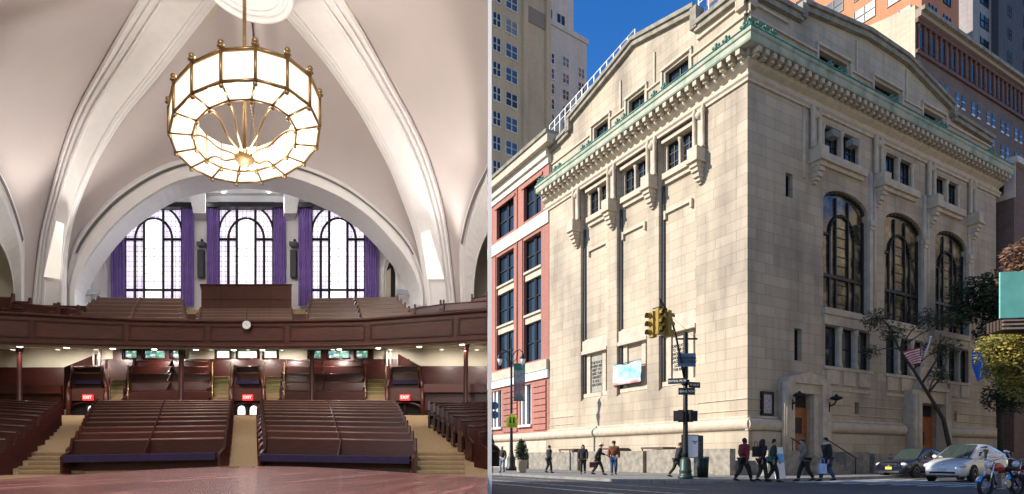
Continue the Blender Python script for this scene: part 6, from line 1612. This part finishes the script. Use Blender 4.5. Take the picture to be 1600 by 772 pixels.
for p0, p1 in panels:
    b = MB(); s0, s1 = s_of(p0), s_of(p1); n = 16
    for (ta, tb, sa, sb) in ((.22, .26, s0, s1), (.74, .78, s0, s1)):
        b.grid([[fpos(sa+(sb-sa)*i/n, t, d) for t, d in ((ta, .03), (ta, .07), (tb, .07), (tb, .03))] for i in range(n+1)], False)
    for sx in (s0, s1-.003):
        b.grid([[fpos(sx+k*.003, t, .072) for t in (.22, .5, .78)] for k in (0, 1)], False)
    b.build('panel_moulding', M['mahogany'], fa_, world=True)
b = MB(); n = NS
b.grid([[fpos(i/n, 1.0, -.02), fpos(i/n, 1.0, -.02)+Vector((0, .02, -.03)), ] for i in range(n+1)], False)
rows = []
for i in range(n+1):
    a = fpos(i/n, 1.0, -.06); a.z -= .0
    bk = Vector((a.x/a.y*22.3, 22.3, pz(545.5, 22.3)))
    rows.append([a+Vector((0, 0, .0)), a.lerp(bk, .5), bk])
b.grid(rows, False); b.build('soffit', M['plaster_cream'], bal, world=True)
b = MB(); b.grid([[fpos(i/n, 1.0, -.05)+Vector((0, 0, -.002)), fpos(i/n, 1.0, -.05)+Vector((0, 0, -.075)), fpos(i/n, 1.0, -.3)+Vector((0, 0, -.075))] for i in range(n+1)], False); b.build('soffit_edge', M['plaster_cream'], bal, world=True)
rows = []
for i in range(n+1):
    a = fpos(i/n, .08, -.25); bk = Vector((a.x/a.y*21.0, 21.0, a.z+.3)); rows.append([a, bk])
b = MB(); b.grid(rows, False); b.build('gallery_floor', M['panelwood'], bal, world=True)
for px in (31, 104, 176, 241, 306, 365, 410, 530, 591, 655, 722):
    q = fpos(s_of(px), 1.0, -.25)+Vector((0, 0, -.079)); b = MB(); b.lathe([(.07, -.012), (.08, 0)], q, 12); b.build('downlight', emis('downlight_glow', (1, .93, .8), 9) if 'dl' not in M else M['dl'], bal, world=True)
# gallery seating
gt = [497.5, 490.5, 484, 478, 472.5, 467]
for i in range(6):
    Y = 19.5+.42*i
    for (x0, x1, nm, d0, d1) in ((123+6.5*i, 290-1.3*i, 'left', -1.5, 0), (482+1.3*i, 650-6*i, 'right', 0, -2.0)):
        A = P(x0, gt[i]+d0*(1+.0*i), Y-.1 if nm == 'left' else Y); B = P(x1, gt[i]+d1, Y if nm == 'left' else Y-.1)
        pos = 'front pew' if i == 0 else ('rearmost pew' if i == 5 else '%s pew from the front' % ORD[i])
        pew('dull brown %s, upper gallery block %s of the panelled box' % (pos, nm), A, B, .42, 'galleryseat', 'upper gallery pews on the %s' % nm, cushion=(i == 0), rail='rail_light', railr=.016, endh=.07)
for i in range(4):
    Y = 19.5+.25*i; A = P(314+.7*i, 497-4.6*i, Y); B = P(456-.7*i, 497-4.6*i, Y)
    pew('dull brown %s gallery pew directly in front of the tall panelled box' % ('front' if i == 0 else ORD[i]), A, B, .36, 'galleryseat', 'gallery pews before the box', cushion=(i == 0), rail='rail_light', railr=.014, seat=.24)
bx = thing('panelled_box', 'tall brown panelled organ console box in the middle of the gallery', 'cabinet', P(385, 482, 20.7))
b = MB(); a = P(314.5, 486, 20.6); c = P(455.5, 446.5, 20.6); b.prism([a, (c.x, a.y, a.z), c, (a.x, a.y, c.z)], (AX*1.6, 1.6, 0)); b.build('panel', M['panelwood'], bx, world=True)
b = MB(); 
for px in (346, 423): q = P(px, 446, 20.6); b.box(q.x-.012, q.x+.012, q.y-.012, q.y, a.z, c.z)
b.box(a.x, c.x, a.y-.014, a.y, pz(468.5, 20.6), pz(467.6, 20.6)); b.prism([(a.x-.03, a.y-.04, c.z+.001), (c.x+.03, a.y-.04, c.z+.001), (c.x+.03, a.y-.04, c.z+.05), (a.x-.03, a.y-.04, c.z+.05)], (AX*1.5, 1.5, 0)); b.build('moulding', M['mahogany'], bx, world=True)
b = MB(); q = P(365, 446, 20.9); q2 = P(408, 443, 20.9); b.box(q.x, q2.x, q.y, q.y+.5, c.z+.051, c.z+.11); b.build('console_lid', plain('console_grey', (.35, .35, .36), .5), bx, world=True)
for (p0, p1, lab) in ((289, 313, 'left'), (457, 481, 'right')):
    t = thing('gallery_steps', 'narrow pale wooden steps in the gallery aisle %s of the panelled box' % lab, 'steps', P((p0+p1)/2, 497, 19.6))
    for k in range(4):
        b = MB(); Y = 19.7+.4*k; a = P(p0, 498-3.6*k, Y); c = P(p1, 494.4-3.6*k, Y); b.box(a.x, c.x, a.y, a.y+.4, a.z-.3, c.z); b.build('step', M['panelwood'] if k < 2 else M['nosing'], t, world=True)
# raised side pews at the gallery ends
for (x0, x1, y0, y1, Y, lab) in ((-80, 20, 463, 465.5, 19.3, 'highest wood pew back at the far left end of the gallery'), (-30, 47, 470, 472.5, 18.9, 'long wood pew back below the highest one, far left end of the gallery'), (20, 91, 474, 480, 18.7, 'wood pew back stepping down beside the left vault foot'), (88, 122, 481, 484, 18.9, 'short wood pew back between the left vault foot and the left gallery block'),
                                 (739, PR-1, 467, 463, 19.3, 'highest wood pew back at the far right end of the gallery'), (690, PR-1, 476, 471, 18.9, 'wood pew back stepping up towards the dividing wall'), (650, 692, 483, 476, 18.8, 'short wood pew back beside the right vault foot')):
    pew('dark ' + lab, P(x0, y0, Y), P(x1, y1, Y), .5, 'mahogany_red' if x0 > 680 else 'mahogany', 'raised pews at the gallery ends', cushion=False, divider=False, rail='mahogany_red', endh=.14)
for (x0, x1) in ((-160, 135), (640, PR)):
    b = MB(); b.quad(P(x0, 500, 19.9), P(x1, 500, 19.9), P(x1, 478 if x1 < 400 else 470, 19.9), P(x0, 472 if x1 < 400 else 482, 19.9)); struct(b, 'gallery_dado', M['mahogany'])
# clock
ck = thing('wall_clock', 'round white clock on the middle of the balcony front', 'clock', P(386, 508, 19.0))
Mx = Matrix.Translation(P(386, 508, 19.03)) @ Matrix.Rotation(PI/2, 4, 'X')
b = MB(); b.lathe([(.15, 0), (.16, .03), (.145, .05), (.135, .035)], (0, 0, 0), 28, True, Mx); b.build('case', M['iron'], ck, world=True)
b = MB(); b.lathe([(.135, .03), (.135, .038)], (0, 0, 0), 28, False, Mx); co_ = b.build('dial', M['white'], ck, world=True)
b = MB(); c = P(386, 508, 19.03)+Vector((0, -.045, 0)); b.tube([c, c+Vector((-.05, 0, .045))], .006, 4); b.tube([c, c+Vector((.06, 0, -.07))], .004, 4)
for k in range(12): q = c+Vector((.115*math.sin(PI*k/6), .002, .115*math.cos(PI*k/6))); b.ball(q, .007, 5)
b.build('hands', M['iron'], co_, world=True)
# columns under the balcony
for px, y0, y1, Y, lab in ((30.5, 540, 632, 18.6, 'leftmost of four, in front of the cream side wall'), (283, 545, 628, 19.6, 'second from the left, before the left seating bank'), (487.5, 545, 628, 19.6, 'third from the left, before the right seating bank'), (728, 538, 632, 18.5, 'rightmost of four, by the dividing wall')):
    t = thing('column', 'slender dark wood column under the balcony, %s' % lab, 'column', P(px, y1, Y), group='columns under the balcony')
    q = P(px, y1, Y); top = pz(y0, Y)-q.z+.1; base = floor_z(Y)-q.z
    b = MB(); b.lathe([(.10, base), (.10, base+.1), (.075, base+.14), (.068, top-.35), (.085, top-.3)], (0, 0, 0), 14); b.build('shaft', M['mahogany'], t)
    b = MB(); b.lathe([(.085, top-.3), (.09, top-.22), (.13, top-.1), (.15, top)], (0, 0, 0), 14); b.build('capital', M['mahogany'], t)
# --- under the balcony: back wall, windows, seating banks, steps, doors
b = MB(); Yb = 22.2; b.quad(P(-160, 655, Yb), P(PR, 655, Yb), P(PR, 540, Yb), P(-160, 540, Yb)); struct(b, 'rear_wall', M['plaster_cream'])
for (x0, x1, y0, y1) in ((-160, 100, 574, 655), (657, PR, 572, 655), (150, 640, 561, 655)):
    b = MB(); q = Yb-.12; b.quad(P(x0, y1, q), P(x1, y1, q), P(x1, y0, q), P(x0, y0, q)); struct(b, 'dado', M['mahogany'])
for xs in ((100, 574, 151, 553, 21.0, 22.0), (658, 573, 622, 553, 21.0, 22.0)):
    b = MB(); b.poly([P(xs[0], xs[1], xs[4]), P(xs[2], xs[3], xs[5]), P(xs[2], 640, xs[5]), P(xs[0], 640, xs[4])]); struct(b, 'raking_dado', M['mahogany'])
def sg():
    m, nt, b_ = newmat('small_stained_glass'); oc = objco(nt)
    v = nt.nodes.new('ShaderNodeTexVoronoi'); v.inputs['Scale'].default_value = 9; nt.links.new(oc, v.inputs['Vector'])
    r = ramp(nt, v.outputs['Color'], [(.25, (.03, .10, .07)), (.45, (.10, .28, .20)), (.6, (.07, .13, .32)), (.75, (.5, .6, .5)), (.9, (.3, .28, .1))])
    nt.links.new(r.outputs[0], b_.inputs['Emission Color']); nt.links.new(r.outputs[0], b_.inputs['Base Color']); b_.inputs['Emission Strength'].default_value = .9; return m
M['small_stained'] = sg(); M['pale_glow'] = emis('pale_backlit_glass', (.62, .75, .68), .55)
nwin = 0
for (x0, x1, mt, lab) in ((194, 215, 'small_stained', 'leftmost of the row'), (225, 259, 'small_stained', 'wide, second from the left'), (268, 288, 'small_stained', 'third from the left, behind the second column'), (337, 360, 'pale_glow', 'pale green, left of the middle box'), (370, 403, 'pale_glow', 'wide and pale, in the middle'), (411, 434, 'pale_glow', 'pale green, right of the middle box'), (482, 503, 'small_stained', 'third from the right, beside the third column'), (512, 547, 'small_stained', 'wide, second from the right'), (555, 576, 'small_stained', 'rightmost of the row')):
    t = thing('small_window', 'low stained glass window under the balcony, %s' % lab, 'window', P((x0+x1)/2, 560, Yb-.1), group='small windows under the balcony')
    b = MB(); b.quad(P(x0, 560.5, Yb-.06), P(x1, 560.5, Yb-.06), P(x1, 547, Yb-.06), P(x0, 547, Yb-.06)); b.build('pane', M[mt], t, world=True)
    b = MB()
    for (a, c) in (((x0, 561), (x1, 561)), ((x0, 546.5), (x1, 546.5)), ((x0, 561), (x0, 546)), ((x1, 561), (x1, 546))): b.tube([P(*a, Yb-.1), P(*c, Yb-.1)], .05, 4)
    b.build('frame', M['mahogany'], t, world=True)
for (x0, x1) in ((179, 193), (216, 224), (260, 267), (577, 584), (548, 554), (504, 511)):
    b = MB(); b.prism([P(x0, 566, Yb-.03), P(x1, 566, Yb-.03), P(x1, 544, Yb-.03), P(x0, 544, Yb-.03)], (0, -.1, 0)); struct(b, 'window_pier', M['mahogany'])
# seating banks
bt = [(612.5, 20.35), (598, 20.75), (585, 21.1), (573.5, 21.5), (564.5, 21.85)]
for i, (y, Y) in enumerate(bt):
    for (x0, x1, lab) in ((203+2.2*i, 331-1.2*i, 'left'), (444+1.2*i, 571-1.5*i, 'right')):
        pew('dark polished wood %s pew of the %s seating bank under the balcony' % (('lowest', 'second lowest', 'middle', 'second highest', 'topmost')[i], lab), P(x0, y, Y), P(x1, y, Y), .55, 'mahogany', 'seating banks under the balcony', cushion=False, rail='mahogany_red', divider=(i > 0), railr=.022)
for (x0, x1) in ((202, 332), (444, 572)):
    b = MB(); b.prism([P(x0, 640, 20.2), P(x1, 640, 20.2), P(x1, 612, 20.2), P(x0, 612, 20.2)], (0, .1, 0)); tag(b.build('bank_front', M['mahogany']), 'dark wood front panel of the %s seating bank behind the rear pews' % ('left' if x0 < 300 else 'right'), 'panel')
# boxes with the exit signs
for (x0, x1, lab) in ((107, 166, 'left'), (361, 412, 'middle'), (605, 660, 'right')):
    t = thing('seating_box', 'raised dark wood seating box with sloped sides above the %s exit sign' % lab, 'seating box', P((x0+x1)/2, 626, 20.1))
    b = MB(); b.prism([P(x0, 626, 20.1), P(x1, 626, 20.1), P(x1, 607, 20.1), P(x0, 607, 20.1)], (0, .12, 0)); b.build('front_panel', M['panelwood'], t, world=True)
    b = MB(); b.prism([P(x0+6, 607, 20.6), P(x1-6, 607, 20.6), P(x1-6, 583, 20.6), P(x0+6, 583, 20.6)], (0, .1, 0)); b.build('seat_back', M['mahogany'], t, world=True)
    b = MB(); b.prism([P(x0+8, 600, 20.45), P(x1-8, 600, 20.45), P(x1-8, 594, 20.45), P(x0+8, 594, 20.45)], (0, .1, 0)); b.build('cushion', M['purple'], t, world=True)
    b = MB(); b.tube([P(x0+4, 583, 20.6), P(x1-4, 583, 20.6)], .03, 6); b.tube([P(x0+4, 573, 21.1), P(x1-4, 573, 21.1)], .03, 6); b.build('rail', M['rail_light'], t, world=True)
    b = MB(); b.prism([P(x0+8, 594, 21.15), P(x1-8, 594, 21.15), P(x1-8, 572, 21.15), P(x0+8, 572, 21.15)], (0, .1, 0)); b.build('seat_back', M['mahogany'], t, world=True)
    for (a, c) in ((x0, x0+6), (x1, x1-6)):
        b = MB(); b.tube([P(a, 606, 20.05), P(c, 580, 20.6), P(c, 572, 21.2)], .05, 6); b.tube([P(a, 650, 20.05), P(a, 606, 20.05)], .075, 6); b.build('sloped_rail', M['mahogany_red'], t, world=True)
    # opening below
    d = thing('exit_door', 'dark arched doorway under the %s exit sign' % lab + (' with two bright round topped panes' if lab == 'middle' else ''), 'door', P((x0+x1)/2, 655, 20.4))
    b = MB(); b.prism([P(x0+2, 656, 20.3), P(x1-2, 656, 20.3), P(x1-2, 626.5, 20.3), P(x0+2, 626.5, 20.3)], (0, .1, 0)); b.build('door_leaf', M['shadowgap'], d, world=True)
    b = MB(); cx_ = (x0+x1)/2; hw_ = (x1-x0)/2-1
    b.tube([P(cx_+hw_*math.cos(PI*i/14), 640-11*math.sin(PI*i/14), 20.2) for i in range(15)], .05, 6); b.tube([P(cx_, 650, 20.25), P(cx_, 630, 20.25)], .025, 6); b.build('door_frame', M['mahogany'], d, world=True)
    lits = ((377.5, 12), (396.5, 12)) if lab == 'middle' else (((x1-25, 7),) if lab == 'left' else ((x0+13.5-7, 7),))
    for (xc, ww) in lits:
        b = MB(); y0_ = 648 if lab == 'middle' else 652
        b.poly([P(xc-ww/2, y0_, 20.22), P(xc+ww/2, y0_, 20.22)]+[P(xc+ww/2*math.cos(PI*i/10), 640-6*math.sin(PI*i/10), 20.22) for i in range(11)]); b.build('pane', M['glow_white'], d, world=True)
    e = thing('exit_sign', 'red lit EXIT sign on the %s seating box above the doorway' % lab, 'sign', P((x0+x1)/2+(0 if lab != 'left' else 2), 625, 19.95), group=None)
    q = P(cx_, 621, 19.97); b = MB(); b.box(q.x-.17, q.x+.17, q.y, q.y+.06, q.z-.1, q.z+.1); eo = b.build('casing', emis('exit_red', (1.0, .03, .05), .6, base=(.6, .03, .03)), e, world=True)
    text('EXIT', .14, emis('exit_letter_glow', (1, .55, .5), .8), eo, Matrix.Translation(q+Vector((0, -.004, 0))) @ Matrix.Rotation(PI/2, 4, 'X'), world=True, bold=.004, extrude=.002)
for (x0, x1, y0, y1, lab) in ((172, 199, 593, 628, 'far left'), (333, 359, 588, 627, 'left middle'), (414, 443, 588, 627, 'right middle'), (572, 602, 593, 630, 'far right')):
    t = thing('aisle_steps', 'carpeted olive aisle steps under the balcony, %s of the four flights' % lab, 'steps', P((x0+x1)/2, y1, 20.2), group='aisle steps')
    n = 6
    for k in range(n):
        Y = 20.2+.24*k; ya = y1-(y1-y0)*k/n; yb = y1-(y1-y0)*(k+1)/n
        a = P(x0+k*.5, ya, Y); c = P(x1-k*.4, yb, Y); b = MB(); b.box(a.x, c.x, a.y, a.y+.3, a.z-.8, c.z-.02); so_ = b.build('step', M['carpet_olive'] if k > 1 else M['carpet'], t, world=True)
        b = MB(); b.box(a.x, c.x, a.y-.02, a.y+.1, c.z-.02, c.z); b.build('nosing', M['nosing'], so_, world=True)
    for px in (x0-1, x1+1):
        b = MB(); b.tube([P(px, y1-17, 20.2), P(px, y0-22, 21.5)], .02, 6); b.tube([P(px, y1, 20.2), P(px, y1-17, 20.2)], .025, 6); b.build('handrail', M['brass'], t, world=True)
# side rails near the walls
for (x0, x1, y, Y, lab) in ((-60, 95, 606, 20.2, 'left'), (662, PR-1, 604, 20.0, 'right')):
    b = MB(); b.prism([P(x0, y+9, Y), P(x1, y+9, Y), P(x1, y-4, Y), P(x0, y-4, Y)], (0, .1, 0)); t = tag(b.build('bench_rail', M['mahogany_red']), 'reddish wood bench back along the %s side wall under the balcony' % lab, 'bench')
    b = MB(); b.prism([P(x0, 640, Y+.2), P(x1, 640, Y+.2), P(x1, y-2, Y+.2), P(x0, y-2, Y+.2)], (0, .1, 0)); struct(b, 'side_dado', M['mahogany'])
for px in (586.5+18, 610, 146, 155):
    b = MB(); b.tube([P(px, 572, 21.9), P(px, 546, 21.9)], .035, 6); tag(b.build('pipe', M['white']), 'thin white pipe at the rear wall under the balcony, %s' % {604.5: 'left one at the right side', 610: 'right one at the right side', 146: 'left one at the left side', 155: 'right one at the left side'}[px], 'pipe')
# --- chandelier
Z0 = 14.5; cx0 = hx(382)*Z0; RL, RD = 1.80, 2.28; rl_, rd_ = 1.25, 1.62
ch = thing('chandelier', 'large brass ring chandelier with glowing white panels hanging on a rod', 'chandelier', (cx0, Z0, EYE+7.2))
NP = 16; ph = .13
def cp(i, rx, ry, h): a = 2*PI*i/NP+ph-PI/2; return Vector((cx0+rx*math.cos(a)+AX*ry*math.sin(a), Z0+ry*math.sin(a), EYE+h))
hT, hB = 8.40, 7.75
M['lampglow'] = emis('glowing_opal_glass', (1.0, .88, .70), .72, base=(.8, .75, .65))
for i in range(NP):
    for (A_, B_, nm) in ((lambda j: cp(j, RL, RD, hB), lambda j: cp(j, RL, RD, hT), 'outer_panel'), (lambda j: cp(j, RL, RD, hB), lambda j: cp(j, rl_, rd_, hB), 'under_panel'), (lambda j: cp(j, rl_, rd_, hB), lambda j: cp(j, rl_*1.02, rd_*1.02, hT), 'inner_panel')):
        b = MB(); b.quad(A_(i), A_(i+1), B_(i+1), B_(i)); b.build(nm, M['lampglow'], ch, world=True)
for (rx, ry, h, r_) in ((RL, RD, hT, .04), (RL, RD, hB, .035), (rl_, rd_, hB, .028), (rl_*1.02, rd_*1.02, hT, .02)):
    b = MB()
    for i in range(NP): b.tube([cp(i, rx*1.01, ry*1.01, h), cp(i+1, rx*1.01, ry*1.01, h)], r_, 6)
    b.build('rim', M['brass'], ch, world=True)
for i in range(NP):
    b = MB(); b.tube([cp(i, RL*1.015, RD*1.015, hT+.08), cp(i, RL*1.015, RD*1.015, hB-.02)], .035, 6); b.tube([cp(i, RL, RD, hB-.01), cp(i, rl_, rd_, hB-.01)], .025, 6); b.tube([cp(i, rl_, rd_, hB), cp(i, rl_, rd_, hT)], .018, 5)
    bo_ = b.build('bar', M['brass'], ch, world=True)
    b = MB(); b.ball(cp(i, RL*1.015, RD*1.015, hT+.14), .07, 8); b.ball(cp(i, RL*1.015, RD*1.015, hT+.06), .085, 8, (1, 1, .4)); b.ball(cp(i, RL*1.0, RD*1.0, hB-.07), .055, 8); b.ball(cp(i, rl_, rd_, hB-.07), .05, 8); b.build('finial', M['brass'], bo_, world=True)
hub = Vector((cx0, Z0, EYE+7.2))
b = MB(); b.tube([hub, (cx0, Z0, 14.0)], .045, 8); b.build('rod', M['brass'], ch, world=True)
b = MB(); b.lathe([(.02, -.2), (.09, -.14), (.12, -.04), (.22, .02), (.24, .1), (.12, .16), (.06, .3)], hub, 16); b.build('hub', M['brass'], ch, world=True)
for i in (1, 3, 6, 8, 10, 12, 14, 15):
    r_ = cp(i, rl_, rd_, hB-.05); c = hub+Vector((0, 0, .06)); d = r_-c
    q = [c, c+d*.25+Vector((0, 0, .02)), c+d*.5+Vector((0, 0, .0)), c+d*.7+Vector((0, 0, .1)), c+d*.88+Vector((0, 0, .1)), r_]
    b = MB(); b.tube(smooth_poly([tuple(p) for p in q], 4), .028, 6); b.build('arm', M['brass'], ch, world=True)
for i in (1, 3, 7, 11, 14):
    a = cp(i, rl_, rd_, hT); c = Vector((cx0, Z0, EYE+9.6)); b = MB(); n = 24
    for k in range(n):
        p0 = a.lerp(c, k/n); p1 = a.lerp(c, (k+.7)/n); b.tube([p0, p1], .014 if k % 2 else .02, 4)
    b.build('chain', M['brass'], ch, world=True)
for zz, pw in ((EYE+6.75, 200), (EYE+9.4, 210)):
    l_ = bpy.data.lights.new('chandelier_lamp', 'POINT'); l_.energy = pw; l_.color = (1, .93, .85); l_.shadow_soft_size = .45
    o_ = bpy.data.objects.new('chandelier_lamp', l_); COL.objects.link(o_); o_.location = (cx0, Z0, zz)
# --- lamps of the hall, some added for brightness
def area(name, loc, tgt, size, power, col=(1, .9, .78), spread=None):
    l = bpy.data.lights.new(name, 'AREA'); l.energy = power; l.size = size; l.color = col
    if spread: l.spread = spread
    o = bpy.data.objects.new(name, l); COL.objects.link(o); o.location = loc; o.rotation_euler = (Vector(tgt)-Vector(loc)).to_track_quat('-Z', 'Y').to_euler()
def spot(name, loc, tgt, power, ang, col=(1, .92, .82), r=.05, blend=.6):
    l = bpy.data.lights.new(name, 'SPOT'); l.energy = power; l.spot_size = math.radians(ang); l.spot_blend = blend; l.shadow_soft_size = r; l.color = col
    o = bpy.data.objects.new(name, l); COL.objects.link(o); o.location = loc; o.rotation_euler = (Vector(tgt)-Vector(loc)).to_track_quat('-Z', 'Y').to_euler()
for px in (31, 104, 176, 241, 306, 410, 530, 591, 655, 722):
    q = fpos(s_of(px), 1.0, -.25)+Vector((0, 0, -.12)); spot('downlight_lamp', q, q+Vector((0, 1.2, -3)), 45, 110)
# uplight at the rib feet: a glowing sheet stands in for the lit wall
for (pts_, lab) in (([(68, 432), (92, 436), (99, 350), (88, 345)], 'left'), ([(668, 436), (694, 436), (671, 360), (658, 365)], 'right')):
    t = thing('wall_glow', 'long bright uplight patch at the foot of the %s vault rib' % lab, 'light', P(pts_[0][0], 436, 20.1))
    b = MB(); b.prism([P(x, y, ribZ(y)-.33) for x, y in pts_], (0, .03, 0)); b.build('glow_sheet', emis('lit_wall_glow', (1, .94, .85), .3), t, world=True)
    q = P((pts_[0][0]+pts_[1][0])/2, 440, 19.7)
    spot('trough_lamp', q, P(pts_[2][0], 150, 18.3), 650, 60, r=.15)
# unseen stage lamp overhead; spot added behind to brighten stage and partition end
area('stage_lamp', (-3.5, 1.5, 13.0), (-7, 12, 2), 2.0, 600, (1, .93, .9))
spot('stage_fill_spot', (-2.6, -2.9, 6.5), (-2.0, 9, 1.5), 650, 75, (1, .95, .92), .2)
for px, Y in ((20, 20.6), (90, 20.9), (150, 21.2), (240, 21.2), (330, 21.2), (387, 21.2), (440, 21.2), (520, 21.2), (610, 21.2), (690, 20.9), (745, 20.6)):  # second downlight row, added to brighten the rear wall
    q = Vector((hx(px)*Y, Y, pz(545, Y)-.03)); b = MB(); b.lathe([(.07, -.012), (.08, 0)], q, 12); b.build('downlight', emis('rear_fill_glow', (1, .93, .8), .8), bal, world=True)
    spot('rear_fill_lamp', q+Vector((0, 0, -.05)), q+Vector((0, 1.6, -2)), 55, 140)
